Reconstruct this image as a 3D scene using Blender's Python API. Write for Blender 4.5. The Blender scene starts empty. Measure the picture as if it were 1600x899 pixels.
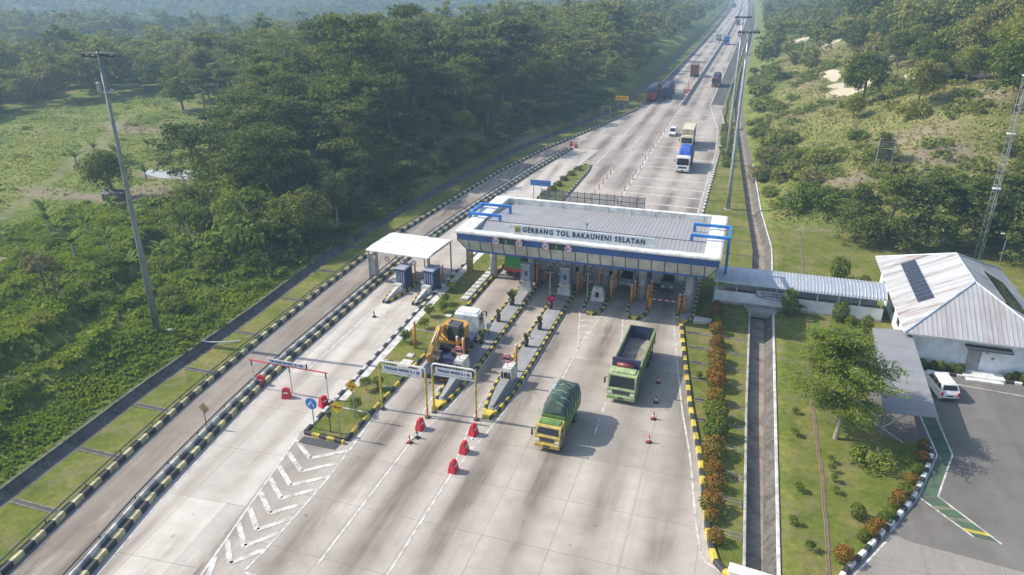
import bpy, math, random
import numpy as np
from mathutils import Vector
R_ = math.radians
random.seed(7)
rng = np.random.default_rng(11)
scene = bpy.context.scene
COL = scene.collection

# ------------------------------------------------------------------ helpers
class MB:
    """collects shapes for ONE mesh object"""
    def __init__(s):
        s.v = []; s.f = []; s.mi = []; s.m = 0; s.sm = []; s.smooth = False
    def face(s, *pts):
        i = len(s.v); s.v.extend([tuple(p) for p in pts]); s.f.append(tuple(range(i, i+len(pts)))); s.mi.append(s.m); s.sm.append(s.smooth)
    def raw(s, vs, fs):
        i = len(s.v); s.v.extend([tuple(p) for p in vs])
        for f in fs:
            s.f.append(tuple(i+k for k in f)); s.mi.append(s.m); s.sm.append(s.smooth)
    def box(s, x0, x1, y0, y1, z0, z1, c=0.0, rot=0.0):
        """box from extents; c = chamfer on the vertical and top edges; rot about its own centre"""
        cx, cy = (x0+x1)/2, (y0+y1)/2; hx, hy = abs(x1-x0)/2, abs(y1-y0)/2
        if c > 0:
            c = min(c, hx*.9, hy*.9, abs(z1-z0)*.9)
            ring = [(-hx+c, -hy), (hx-c, -hy), (hx, -hy+c), (hx, hy-c), (hx-c, hy), (-hx+c, hy), (-hx, hy-c), (-hx, -hy+c)]
            top = [(math.copysign(max(abs(x)-c, 0.0), x), math.copysign(max(abs(y)-c, 0.0), y)) for x, y in ring]
            vs = [(x, y, z0) for x, y in ring] + [(x, y, z1-c) for x, y in ring] + [(x, y, z1) for x, y in top]
            fs = [tuple(range(7, -1, -1))] + [(i, (i+1) % 8, 8+(i+1) % 8, 8+i) for i in range(8)] + [(8+i, 8+(i+1) % 8, 16+(i+1) % 8, 16+i) for i in range(8)] + [tuple(range(16, 24))]
        else:
            q = [(-hx, -hy), (hx, -hy), (hx, hy), (-hx, hy)]
            vs = [(x, y, z0) for x, y in q] + [(x, y, z1) for x, y in q]
            fs = [(3, 2, 1, 0), (4, 5, 6, 7), (0, 1, 5, 4), (1, 2, 6, 5), (2, 3, 7, 6), (3, 0, 4, 7)]
        co, si = math.cos(rot), math.sin(rot)
        s.raw([(cx+x*co-y*si, cy+x*si+y*co, z) for x, y, z in vs], fs)
    def prism(s, poly, z0, z1):
        n = len(poly)
        s.raw([(x, y, z0) for x, y in poly]+[(x, y, z1) for x, y in poly],
              [tuple(range(n-1, -1, -1)), tuple(range(n, 2*n))]+[(i, (i+1) % n, n+(i+1) % n, n+i) for i in range(n)])
    def profx(s, prof, x0, x1):
        """profile polygon in (y,z) extruded along x"""
        n = len(prof)
        s.raw([(x0, y, z) for y, z in prof]+[(x1, y, z) for y, z in prof],
              [tuple(range(n)), tuple(range(2*n-1, n-1, -1))]+[(i+n, (i+1) % n+n, (i+1) % n, i) for i in range(n)])
    def profy(s, prof, y0, y1):
        n = len(prof)
        s.raw([(x, y0, z) for x, z in prof]+[(x, y1, z) for x, z in prof],
              [tuple(range(n)), tuple(range(2*n-1, n-1, -1))]+[(i+n, (i+1) % n+n, (i+1) % n, i) for i in range(n)])
    def tube(s, path, r, n=8, caps=True):
        path = [Vector(p) for p in path]
        rs = r if isinstance(r, (list, tuple)) else [r]*len(path)
        rings = []
        for i, p in enumerate(path):
            d = (path[min(i+1, len(path)-1)]-path[max(i-1, 0)]).normalized()
            a = Vector((0, 0, 1)) if abs(d.z) < .9 else Vector((1, 0, 0))
            u = d.cross(a).normalized(); w = d.cross(u).normalized()
            rings.append([p+(u*math.cos(2*math.pi*k/n)+w*math.sin(2*math.pi*k/n))*rs[i] for k in range(n)])
        vs = [q for ring in rings for q in ring]; fs = []
        for i in range(len(path)-1):
            for k in range(n):
                fs.append((i*n+k, (i+1)*n+k, (i+1)*n+(k+1) % n, i*n+(k+1) % n))
        if caps:
            fs.append(tuple(range(n))); fs.append(tuple(range(len(vs)-1, len(vs)-n-1, -1)))
        s.raw(vs, fs)
    def cyl(s, x, y, z0, z1, r, n=16, r2=None):
        s.tube([(x, y, z0), (x, y, z1)], [r, r if r2 is None else r2], n)
    def disc(s, c, nrm, r, n=20, t=.03):
        c = Vector(c); nrm = Vector(nrm).normalized()
        s.tube([c-nrm*t/2, c+nrm*t/2], r, n)
    def build(s, name, mats, parent=None, loc=(0, 0, 0)):
        me = bpy.data.meshes.new(name)
        me.from_pydata(s.v, [], s.f)
        for m in (mats if isinstance(mats, (list, tuple)) else [mats]): me.materials.append(m)
        me.polygons.foreach_set('material_index', s.mi)
        me.polygons.foreach_set('use_smooth', s.sm)
        me.update()
        o = bpy.data.objects.new(name, me); COL.objects.link(o)
        o.location = loc
        if parent is not None: o.parent = parent
        return o

def tag(o, label=None, cat=None, group=None, kind=None):
    if label: o['label'] = label
    if cat: o['category'] = cat
    if group: o['group'] = group
    if kind: o['kind'] = kind
    return o
def thing(name, label, cat, loc=(0, 0, 0), rotz=0.0, group=None):
    o = bpy.data.objects.new(name, None); COL.objects.link(o)
    o.location = loc; o.rotation_euler = (0, 0, rotz); o.empty_display_size = .3
    return tag(o, label, cat, group)
def children_of(o): return [c for c in bpy.data.objects if c.parent == o]
def copy_tree(o, parent=None):
    c = o.copy(); COL.objects.link(c)
    if parent is not None: c.parent = parent
    for ch in o.children: copy_tree(ch, c)
    return c
def dup(o, loc, rotz=0.0, label=None, scale=None, group=None):
    c = copy_tree(o); c.location = loc; c.rotation_euler = (0, 0, rotz)
    if label: c['label'] = label
    if group: c['group'] = group
    if scale: c.scale = scale if isinstance(scale, tuple) else (scale,)*3
    return c
def lettering(name, text, size, mat, parent, loc, rot=(R_(90), 0, 0), extrude=.015, width=None, align='CENTER', bold=0.0, space=1.0):
    cu = bpy.data.curves.new(name, 'FONT'); cu.body = text; cu.size = size; cu.extrude = extrude; cu.align_x = align; cu.align_y = 'CENTER'
    cu.offset = bold; cu.space_character = space; cu.resolution_u = 3
    tmp = bpy.data.objects.new(name, cu); COL.objects.link(tmp)
    bpy.context.view_layer.update()
    me = bpy.data.meshes.new_from_object(tmp.evaluated_get(bpy.context.evaluated_depsgraph_get()))
    bpy.data.objects.remove(tmp); bpy.data.curves.remove(cu)
    me.name = name; me.materials.clear(); me.materials.append(mat)
    o = bpy.data.objects.new(name, me); COL.objects.link(o); o.parent = parent; o.location = loc; o.rotation_euler = rot
    if width and o.dimensions.x > 0:
        xs = [v.co.x for v in me.vertices]; k = width/(max(xs)-min(xs)); o.scale = (k, 1, 1)
    return o

# ------------------------------------------------------------------ materials
def newmat(name):
    m = bpy.data.materials.new(name); m.use_nodes = True
    nt = m.node_tree; b = nt.nodes['Principled BSDF']
    return m, nt, b
def N(nt, t, **kw):
    n = nt.nodes.new(t)
    for k, v in kw.items(): setattr(n, k, v)
    return n
def paint(name, col, rough=.5, metal=0.0, var=.12, scale=3.0, dirt=.25, coat=0.0):
    """painted or metal surface: the base colour broken up by fine noise and grime"""
    m, nt, b = newmat(name); L = nt.links
    tc = N(nt, 'ShaderNodeTexCoord')
    n1 = N(nt, 'ShaderNodeTexNoise'); n1.inputs['Scale'].default_value = scale; n1.inputs['Detail'].default_value = 5; n1.inputs['Roughness'].default_value = .65
    L.new(tc.outputs['Object'], n1.inputs['Vector'])
    cr = N(nt, 'ShaderNodeValToRGB')
    d = [c*(1-dirt)*.8+.05*dirt for c in col]
    cr.color_ramp.elements[0].position = .32; cr.color_ramp.elements[0].color = (*d, 1)
    cr.color_ramp.elements[1].position = .62; cr.color_ramp.elements[1].color = (*[min(1, c*(1+var*.4)) for c in col], 1)
    L.new(n1.outputs['Fac'], cr.inputs['Fac']); L.new(cr.outputs['Color'], b.inputs['Base Color'])
    mr = N(nt, 'ShaderNodeMapRange'); mr.inputs['To Min'].default_value = max(.05, rough-.12); mr.inputs['To Max'].default_value = min(1, rough+.15)
    L.new(n1.outputs['Fac'], mr.inputs['Value']); L.new(mr.outputs['Result'], b.inputs['Roughness'])
    b.inputs['Metallic'].default_value = metal
    if coat: b.inputs['Coat Weight'].default_value = coat; b.inputs['Coat Roughness'].default_value = .12
    return m
def glassy(name, col=(.012, .015, .02)):
    m, nt, b = newmat(name)
    b.inputs['Base Color'].default_value = (*col, 1); b.inputs['Roughness'].default_value = .08
    b.inputs['Specular IOR Level'].default_value = .6
    return m
def ramp(nt, fac, stops):
    cr = N(nt, 'ShaderNodeValToRGB')
    el = cr.color_ramp.elements
    el[0].position = stops[0][0]; el[0].color = (*stops[0][1], 1); el[1].position = stops[-1][0]; el[1].color = (*stops[-1][1], 1)
    for p, c in stops[1:-1]:
        e = el.new(p); e.color = (*c, 1)
    nt.links.new(fac, cr.inputs['Fac'])
    return cr.outputs['Color']
def noise(nt, vec, scale, detail=4, rough=.6, out='Fac'):
    n = N(nt, 'ShaderNodeTexNoise'); n.inputs['Scale'].default_value = scale; n.inputs['Detail'].default_value = detail; n.inputs['Roughness'].default_value = rough
    nt.links.new(vec, n.inputs['Vector']); return n.outputs[out]
def mapping(nt, vec, sc, rot=(0, 0, 0)):
    n = N(nt, 'ShaderNodeMapping'); n.inputs['Scale'].default_value = sc; n.inputs['Rotation'].default_value = rot
    nt.links.new(vec, n.inputs['Vector']); return n.outputs['Vector']
def mixc(nt, a, b, fac, mode='MIX'):
    n = N(nt, 'ShaderNodeMix', data_type='RGBA', blend_type=mode)
    for s, v in ((n.inputs[0], fac), (n.inputs[6], a), (n.inputs[7], b)):
        if hasattr(v, 'is_output'): nt.links.new(v, s)
        elif isinstance(v, (tuple, list)): s.default_value = (*v, 1) if len(v) == 3 else v
        else: s.default_value = v
    return n.outputs[2]
def mth(nt, op, a, b=0.0, c=0.0):
    n = N(nt, 'ShaderNodeMath', operation=op)
    for s, v in zip(n.inputs, (a, b, c)):
        if hasattr(v, 'is_output'): nt.links.new(v, s)
        else: s.default_value = v
    return n.outputs[0]
def bump(nt, bsdf, h, strength=.3, dist=.05):
    n = N(nt, 'ShaderNodeBump'); n.inputs['Strength'].default_value = strength; n.inputs['Distance'].default_value = dist
    nt.links.new(h, n.inputs['Height']); nt.links.new(n.outputs['Normal'], bsdf.inputs['Normal'])

def concrete(name, base, dark, streak=.5, streak_col=(.2, .16, .12), joint=True, lane0=-25.55, lane=4.68, jx=4.68, jy=5.2, rot=0.0, tyre=True):
    """concrete slabs: joints, tyre-worn dark streaks along the lanes, blotches"""
    m, nt, b = newmat(name); L = nt.links
    g = N(nt, 'ShaderNodeNewGeometry'); P = g.outputs['Position']
    if rot: P = mapping(nt, P, (1, 1, 1), (0, 0, rot))
    sx = N(nt, 'ShaderNodeSeparateXYZ'); L.new(P, sx.inputs[0])
    n_big = noise(nt, P, .09, 5, .62); n_mid = noise(nt, P, .55, 5, .65); n_fine = noise(nt, P, 7.0, 4, .7)
    c = ramp(nt, n_big, [(.3, dark), (.62, base)])
    c = mixc(nt, c, ramp(nt, n_mid, [(.25, (.62, .6, .58)), (.6, (1, 1, 1))]), .55, 'MULTIPLY')
    c = mixc(nt, c, ramp(nt, n_fine, [(.2, (.8, .8, .8)), (.8, (1.1, 1.1, 1.1))]), .5, 'MULTIPLY')
    # slab to slab tone, one value per poured slab
    sn = N(nt, 'ShaderNodeVectorMath', operation='SNAP'); L.new(P, sn.inputs[0]); sn.inputs[1].default_value = (jx, jy*3, 1000)
    wn = N(nt, 'ShaderNodeTexWhiteNoise', noise_dimensions='2D'); L.new(sn.outputs[0], wn.inputs['Vector'])
    c = mixc(nt, c, ramp(nt, wn.outputs['Value'], [(0, (.78, .77, .76)), (1, (1.07, 1.07, 1.07))]), .75, 'MULTIPLY')
    st = noise(nt, mapping(nt, P, (.75, .05, 1)), 1.0, 6, .72)
    if tyre:
        ph = mth(nt, 'MULTIPLY', mth(nt, 'SUBTRACT', sx.outputs[0], lane0), 2*math.pi/lane)
        band = mth(nt, 'POWER', mth(nt, 'MULTIPLY_ADD', mth(nt, 'COSINE', ph), .5, .5), 1.5)
        s = mth(nt, 'MULTIPLY', band, mth(nt, 'MULTIPLY_ADD', st, 1.5, -.2))
    else:
        s = mth(nt, 'MULTIPLY_ADD', st, 2.4, -.85)
    s = mth(nt, 'MULTIPLY', s, mth(nt, 'MULTIPLY_ADD', noise(nt, P, .06, 4), 3.2, -1.0))
    cl = N(nt, 'ShaderNodeClamp'); L.new(mth(nt, 'MULTIPLY', s, streak), cl.inputs[0])
    c = mixc(nt, c, streak_col, cl.outputs[0])
    fine = N(nt, 'ShaderNodeMapRange'); fine.inputs['From Min'].default_value = .52; fine.inputs['From Max'].default_value = .72
    L.new(noise(nt, mapping(nt, P, (3.6, .035, 1)), 1.0, 4, .65), fine.inputs['Value'])
    c = mixc(nt, c, tuple(x*.62 for x in base), mth(nt, 'MULTIPLY', fine.outputs[0], mth(nt, 'MULTIPLY', n_big, .75)))
    spot = N(nt, 'ShaderNodeMapRange'); spot.inputs['From Min'].default_value = .69; spot.inputs['From Max'].default_value = .76
    L.new(noise(nt, P, 1.7, 3, .5), spot.inputs['Value']); c = mixc(nt, c, (.09, .08, .075), mth(nt, 'MULTIPLY', spot.outputs[0], .5))
    pale = N(nt, 'ShaderNodeMapRange'); pale.inputs['From Min'].default_value = .6; pale.inputs['From Max'].default_value = .75
    L.new(noise(nt, mapping(nt, P, (.35, .12, 1)), 1.0, 5, .7), pale.inputs['Value']); c = mixc(nt, c, tuple(min(.66, x*1.22) for x in base), mth(nt, 'MULTIPLY', pale.outputs[0], .5))
    if joint:
        fx = mth(nt, 'PINGPONG', mth(nt, 'SUBTRACT', sx.outputs[0], lane0+lane/2), jx/2)
        fy = mth(nt, 'PINGPONG', mth(nt, 'ADD', sx.outputs[1], mth(nt, 'MULTIPLY', n_mid, .1)), jy/2)
        j = mth(nt, 'MAXIMUM', mth(nt, 'LESS_THAN', fx, .028), mth(nt, 'LESS_THAN', fy, .03))
        j = mth(nt, 'MULTIPLY', j, mth(nt, 'GREATER_THAN', n_mid, .42))
        c = mixc(nt, c, (.11, .1, .09), mth(nt, 'MULTIPLY', j, .45))
    L.new(c, b.inputs['Base Color']); b.inputs['Roughness'].default_value = .85
    bump(nt, b, n_fine, .15, .02)
    return m

def stone_wall(name, a, d, mort, scale=2.6):
    m, nt, b = newmat(name); L = nt.links
    g = N(nt, 'ShaderNodeNewGeometry'); P = g.outputs['Position']
    v = N(nt, 'ShaderNodeTexVoronoi', feature='F1'); v.inputs['Scale'].default_value = scale; L.new(P, v.inputs['Vector'])
    e = N(nt, 'ShaderNodeTexVoronoi', feature='DISTANCE_TO_EDGE'); e.inputs['Scale'].default_value = scale; L.new(P, e.inputs['Vector'])
    sp = N(nt, 'ShaderNodeSeparateColor'); L.new(v.outputs['Color'], sp.inputs[0])
    c = ramp(nt, sp.outputs[0], [(0, d), (1, a)])
    c = mixc(nt, c, mort, mth(nt, 'LESS_THAN', e.outputs['Distance'], .07))
    c = mixc(nt, c, ramp(nt, noise(nt, P, .4, 5), [(.3, (.45, .45, .38)), (.65, (1.05, 1.05, 1.05))]), .7, 'MULTIPLY')
    L.new(c, b.inputs['Base Color']); b.inputs['Roughness'].default_value = .9
    bump(nt, b, e.outputs['Distance'], .6, .08)
    return m

def leafmat(name, lo, hi, odd=None, trans=.25, obj=1.0, cell=.11):
    """foliage: colour differs from plant to plant and from spray to spray"""
    m, nt, b = newmat(name); L = nt.links
    g = N(nt, 'ShaderNodeNewGeometry'); P = g.outputs['Position']
    oi = N(nt, 'ShaderNodeObjectInfo')
    v = N(nt, 'ShaderNodeTexVoronoi', feature='F1'); v.inputs['Scale'].default_value = cell; L.new(P, v.inputs['Vector'])
    sp = N(nt, 'ShaderNodeSeparateColor'); L.new(v.outputs['Color'], sp.inputs[0])
    f = mth(nt, 'FRACT', mth(nt, 'ADD', mth(nt, 'MULTIPLY', oi.outputs['Random'], obj), mth(nt, 'MULTIPLY', sp.outputs[0], 1.0-.6*obj)))
    stops = [(0, lo), (.7, hi)] + ([(1, odd)] if odd else [])
    c = ramp(nt, f, stops if odd else [(0, lo), (1, hi)])
    c = mixc(nt, c, ramp(nt, noise(nt, P, 1.3, 4, .7), [(.3, (.62, .66, .6)), (.7, (1.3, 1.25, 1.1))]), .8, 'MULTIPLY')
    L.new(c, b.inputs['Base Color']); b.inputs['Roughness'].default_value = .75; b.inputs['Specular IOR Level'].default_value = .08
    if trans:
        t = N(nt, 'ShaderNodeBsdfTranslucent'); L.new(mixc(nt, c, (1.25, 1.3, .7), 1.0, 'MULTIPLY'), t.inputs['Color'])
        mx = N(nt, 'ShaderNodeMixShader'); mx.inputs[0].default_value = trans
        L.new(b.outputs[0], mx.inputs[1]); L.new(t.outputs[0], mx.inputs[2])
        L.new(mx.outputs[0], nt.nodes['Material Output'].inputs['Surface'])
    return m

def ribbed(name, col, axis='X', period=.35, rust=.0, rough=.45, metal=.2, dirtcol=(.25, .15, .1)):
    """ribbed roof sheeting with streaks running down the ribs"""
    m, nt, b = newmat(name); L = nt.links
    tc = N(nt, 'ShaderNodeTexCoord'); P = tc.outputs['Object']
    sx = N(nt, 'ShaderNodeSeparateXYZ'); L.new(P, sx.inputs[0])
    ax = sx.outputs['XYZ'.index(axis)]
    w = mth(nt, 'POWER', mth(nt, 'MULTIPLY_ADD', mth(nt, 'COSINE', mth(nt, 'MULTIPLY', ax, 2*math.pi/period)), .5, .5), 4.0)
    sc = (1.6, .1, .1) if axis == 'X' else (.1, 1.6, .1)
    st = noise(nt, mapping(nt, P, sc), 1.0, 5, .7)
    c = ramp(nt, noise(nt, P, .5, 5), [(.3, tuple(x*.82 for x in col)), (.7, col)])
    c = mixc(nt, c, tuple(x*.62 for x in col), mth(nt, 'MULTIPLY', w, .6))
    if rust:
        r = N(nt, 'ShaderNodeClamp'); L.new(mth(nt, 'MULTIPLY', mth(nt, 'MULTIPLY_ADD', st, 6.5, -2.95), mth(nt, 'MULTIPLY_ADD', noise(nt, P, .22, 3), 2.6, -.6)), r.inputs[0])
        c = mixc(nt, c, dirtcol, mth(nt, 'MULTIPLY', r.outputs[0], rust))
    L.new(c, b.inputs['Base Color']); b.inputs['Roughness'].default_value = rough; b.inputs['Metallic'].default_value = metal
    bump(nt, b, w, .5, .04)
    return m

M = {}
M['lane'] = concrete('lane_concrete', (.47, .43, .385), (.36, .328, .292), 2.0, (.158, .134, .112))
M['exit'] = concrete('exit_concrete', (.56, .525, .485), (.46, .43, .39), 1.4, (.25, .215, .185), lane0=-39.5, lane=2.9, jx=5.0, jy=6.0, rot=R_(-4))
M['ramp'] = concrete('ramp_concrete', (.37, .33, .285), (.26, .23, .19), 1.7, (.14, .11, .09), joint=False, tyre=False, rot=R_(-7))
M['asphalt'] = concrete('asphalt', (.105, .1, .095), (.07, .067, .063), .4, (.05, .047, .045), joint=False, tyre=False)
M['parking'] = concrete('parking_asphalt', (.19, .178, .165), (.135, .127, .117), .35, (.09, .085, .08), joint=False, tyre=False)
M['apron'] = concrete('apron_concrete', (.33, .305, .275), (.24, .22, .2), .5, (.15, .135, .12), tyre=False)
M['island'] = concrete('island_concrete', (.36, .37, .38), (.26, .265, .27), .3, (.18, .18, .18), tyre=False, jx=3, jy=3)
M['kerbstone'] = paint('bare_concrete', (.42, .4, .37), .85, var=.2, scale=1.3, dirt=.45)
M['conc_white'] = paint('pale_concrete', (.6, .59, .56), .8, scale=1.5, dirt=.35)
M['mark'] = paint('road_paint', (.62, .605, .575), .75, var=.1, scale=1.6, dirt=.5)
M['black'] = paint('black_paint', (.03, .03, .03), .65, var=1.2, scale=1.7, dirt=.3)
M['yellow'] = paint('yellow_paint', (.6, .47, .05), .6, scale=1.7, dirt=.55)
M['paleyellow'] = paint('faded_yellow_paint', (.56, .5, .27), .65, scale=1.6, dirt=.6)
M['white'] = paint('white_paint', (.74, .74, .73), .5, scale=1.2, dirt=.22)
M['offwhite'] = paint('weathered_white', (.66, .67, .68), .55, scale=.9, dirt=.25)
M['wallwhite'] = paint('wall_plaster', (.8, .84, .88), .8, scale=.6, dirt=.15)
M['blue'] = paint('blue_paint', (.02, .2, .6), .4, scale=1.5, dirt=.2)
M['navy'] = paint('navy_band', (.03, .1, .32), .45, scale=.8, dirt=.2)
M['boothblue'] = paint('booth_blue', (.035, .065, .16), .4, scale=1.2, dirt=.2)
M['boothgrey'] = paint('booth_grey_blue', (.3, .35, .46), .4, scale=1.2, dirt=.2)
M['bluesign'] = paint('sign_blue', (.012, .2, .62), .45, scale=1.5, dirt=.1)
M['panel'] = paint('fascia_panel', (.5, .5, .45), .5, .0, scale=.5, dirt=.3)
M['darkgrey'] = paint('dark_grey', (.06, .065, .07), .6, scale=2, dirt=.2)
M['grey'] = paint('grey_metal', (.33, .34, .35), .45, .5, scale=2, dirt=.25)
M['galv'] = paint('galvanised_steel', (.46, .48, .5), .4, .6, scale=1.4, dirt=.2)
M['polegreen'] = paint('pole_grey_green', (.24, .28, .27), .5, .3, scale=.8, dirt=.3)
M['polelight'] = paint('pale_pole_steel', (.44, .48, .5), .5, .3, scale=.8, dirt=.25)
M['column'] = paint('column_grey', (.4, .41, .42), .7, scale=1.2, dirt=.3)
M['columnyel'] = paint('column_ochre', (.42, .32, .12), .7, scale=1.2, dirt=.3)
M['orange'] = paint('orange_post', (.62, .22, .02), .5, scale=3, dirt=.25)
M['red'] = paint('red_plastic', (.62, .02, .035), .45, scale=3, dirt=.15)
M['conered'] = paint('cone_red', (.65, .06, .03), .5, scale=4, dirt=.2)
M['rubber'] = paint('rubber', (.018, .018, .018), .85, scale=4, dirt=.1)
M['glass'] = glassy('dark_glass')
M['lens'] = paint('lamp_lens', (.8, .78, .7), .15, scale=2, dirt=.05)
M['stone'] = stone_wall('river_stone_masonry', (.17, .16, .15), (.08, .073, .068), (.13, .125, .115))
M['drainfloor'] = paint('silty_drain_floor', (.3, .245, .19), .8, var=.3, scale=.8, dirt=.55)
M['stone_lt'] = stone_wall('pale_stone_masonry', (.27, .25, .22), (.13, .115, .1), (.2, .19, .17))
M['roofgrey'] = ribbed('roof_grey_ribbed', (.4, .395, .4), 'X', .45, .25, .45, .25, (.25, .22, .2))
M['roofadmin'] = ribbed('office_roof_sheeting', (.54, .54, .55), 'X', .42, .35, .4, .25, (.22, .12, .08))
M['roofadmin_rust'] = ribbed('office_roof_rusty', (.58, .585, .6), 'Y', .42, .9, .45, .2, (.2, .13, .09))
M['roofwalk'] = ribbed('walkway_roof_sheeting', (.62, .65, .7), 'X', .35, .2, .35, .4)
M['roofport'] = ribbed('carport_roof_sheeting', (.3, .31, .33), 'Y', .3, .2, .6, .1)
M['rib'] = paint('ridge_cap', (.55, .6, .68), .4, .3, scale=1, dirt=.2)
M['solar'] = glassy('solar_cells', (.02, .022, .035))
M['wood'] = paint('brown_timber', (.16, .09, .05), .75, scale=3, dirt=.2)
M['bark'] = paint('bark', (.16, .13, .1), .9, scale=2.5, dirt=.4)
M['barkpale'] = paint('pale_bark', (.34, .31, .26), .9, scale=2.5, dirt=.4)
M['dead'] = paint('dead_wood', (.36, .33, .29), .9, scale=3, dirt=.3)
M['soil'] = paint('soil', (.17, .125, .085), .95, scale=2.0, dirt=.3)
M['bushred'] = leafmat('copper_leaves', (.27, .12, .03), (.2, .155, .03), trans=.2, obj=1.0, cell=1.1)
M['bushgreen'] = leafmat('hedge_leaves', (.09, .15, .028), (.17, .2, .035), trans=.25, obj=1.0, cell=1.1)
M['pink'] = leafmat('pink_flowers', (.5, .05, .16), (.4, .03, .12), trans=.2)
M['leafdark'] = leafmat('dark_leaves', (.065, .105, .028), (.16, .195, .048), trans=.3)
M['leaf'] = leafmat('forest_leaves', (.07, .115, .026), (.24, .26, .06), (.21, .19, .085), trans=.34)
M['leafstuff'] = leafmat('far_forest_leaves', (.08, .125, .03), (.24, .265, .068), (.21, .195, .085), trans=.32, obj=0.0, cell=.1)
M['leaflight'] = leafmat('light_leaves', (.125, .19, .032), (.22, .265, .05), trans=.34)
M['leafgrey'] = leafmat('pale_leaves', (.14, .175, .065), (.205, .225, .085), trans=.3)
M['palmleaf'] = leafmat('palm_fronds', (.08, .13, .03), (.15, .18, .05), trans=.25)
M['banana'] = leafmat('banana_leaves', (.13, .2, .04), (.2, .25, .065), trans=.35)
M['tuft'] = leafmat('long_grass', (.15, .23, .035), (.25, .3, .05), trans=.35, obj=0.0, cell=.3)
M['tuftdry'] = leafmat('dry_grass', (.28, .285, .11), (.46, .4, .22), trans=.3, obj=0.0, cell=.2)
HAZE, SUN_E, SKY_E, EXPO = 0.00054, 4.0, 0.135, 0.56

# ------------------------------------------------------------------ terrain
def S(t):
    t = np.clip(t, 0, 1); return t*t*(3-2*t)
def _h(i, j, s):
    n = (i*374761393 + j*668265263 + s*974711) & 0xffffffff
    n = ((n ^ (n >> 13))*1274126177) & 0xffffffff
    return ((n ^ (n >> 16)) & 0xffff)/65535.0
def vnoise(x, y, s=0):
    xi = np.floor(x).astype(np.int64); yi = np.floor(y).astype(np.int64)
    fx = x-xi; fy = y-yi; fx = fx*fx*(3-2*fx); fy = fy*fy*(3-2*fy)
    a = _h(xi, yi, s); b = _h(xi+1, yi, s); c = _h(xi, yi+1, s); d = _h(xi+1, yi+1, s)
    return (a*(1-fx)+b*fx)*(1-fy)+(c*(1-fx)+d*fx)*fy
def fbm(x, y, s=0, o=4):
    r = 0; a = .5; t = 0
    for k in range(o):
        r = r+a*vnoise(x*2**k+17.3*k, y*2**k+5.1*k, s+k); t += a; a *= .5
    return r/t-.5
def cx(Y): return -2.1e-5*np.maximum(0, np.minimum(Y, 1400)-400)**2 - .042*np.maximum(0, Y-1400)
def poly(*pts):
    ys = np.array([p[0] for p in pts], float); xs = np.array([p[1] for p in pts], float)
    return lambda Y: np.interp(Y, ys, xs)+cx(Y)
XO = poly((-40, -36), (10, -40.5), (24, -41.9), (29.5, -42.8), (36.6, -43.9), (44.3, -44.9), (55, -45.8), (69, -46.7), (80, -47.1), (91, -47.1), (108, -46), (129, -44.6), (152, -41.4), (178, -35.9), (209, -30.2), (260, -29.8), (400, -29.8))
XI = poly((-40, -29.5), (10, -34.9), (25, -36.9), (33, -38.5), (45, -40.1), (54, -40.8), (63, -41.1), (70, -41.4), (80, -41.7), (93, -41.6), (109, -40.7), (131, -38.9), (154, -36.3))
XD = poly((-40, -46), (10, -48), (30, -49), (44, -50.3), (62, -51), (80, -52.4), (97, -52.3), (125, -50.2), (150, -47.5), (178, -41.8), (209, -36), (260, -35), (400, -35))
XT = poly((-40, 3.4), (39, 3.2), (58, 2.85), (79, 2.7), (100, 2.6), (119, 1.3), (150, -.6), (190, -3.0), (222, -4.6), (290, -5.4), (400, -5.4))
XR = poly((-40, 5.3), (39, 5.15), (79, 5.05), (101, 5), (119, 3.4), (150, 1.7), (190, -.7), (222, -2.3), (290, -3.1), (400, -3.1))
XK = poly((-40, 8), (30, 6), (36.8, 4), (37.8, 2.4), (38.6, 1.1), (41.3, .5), (49.2, -.6), (56.4, -2), (65.7, -3.45), (73.5, -4.6), (75, -5.0), (88, -5.4), (165, -5.4), (190, -6.0), (212, -7.8), (222, -7.4), (400, -7.4))

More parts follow.
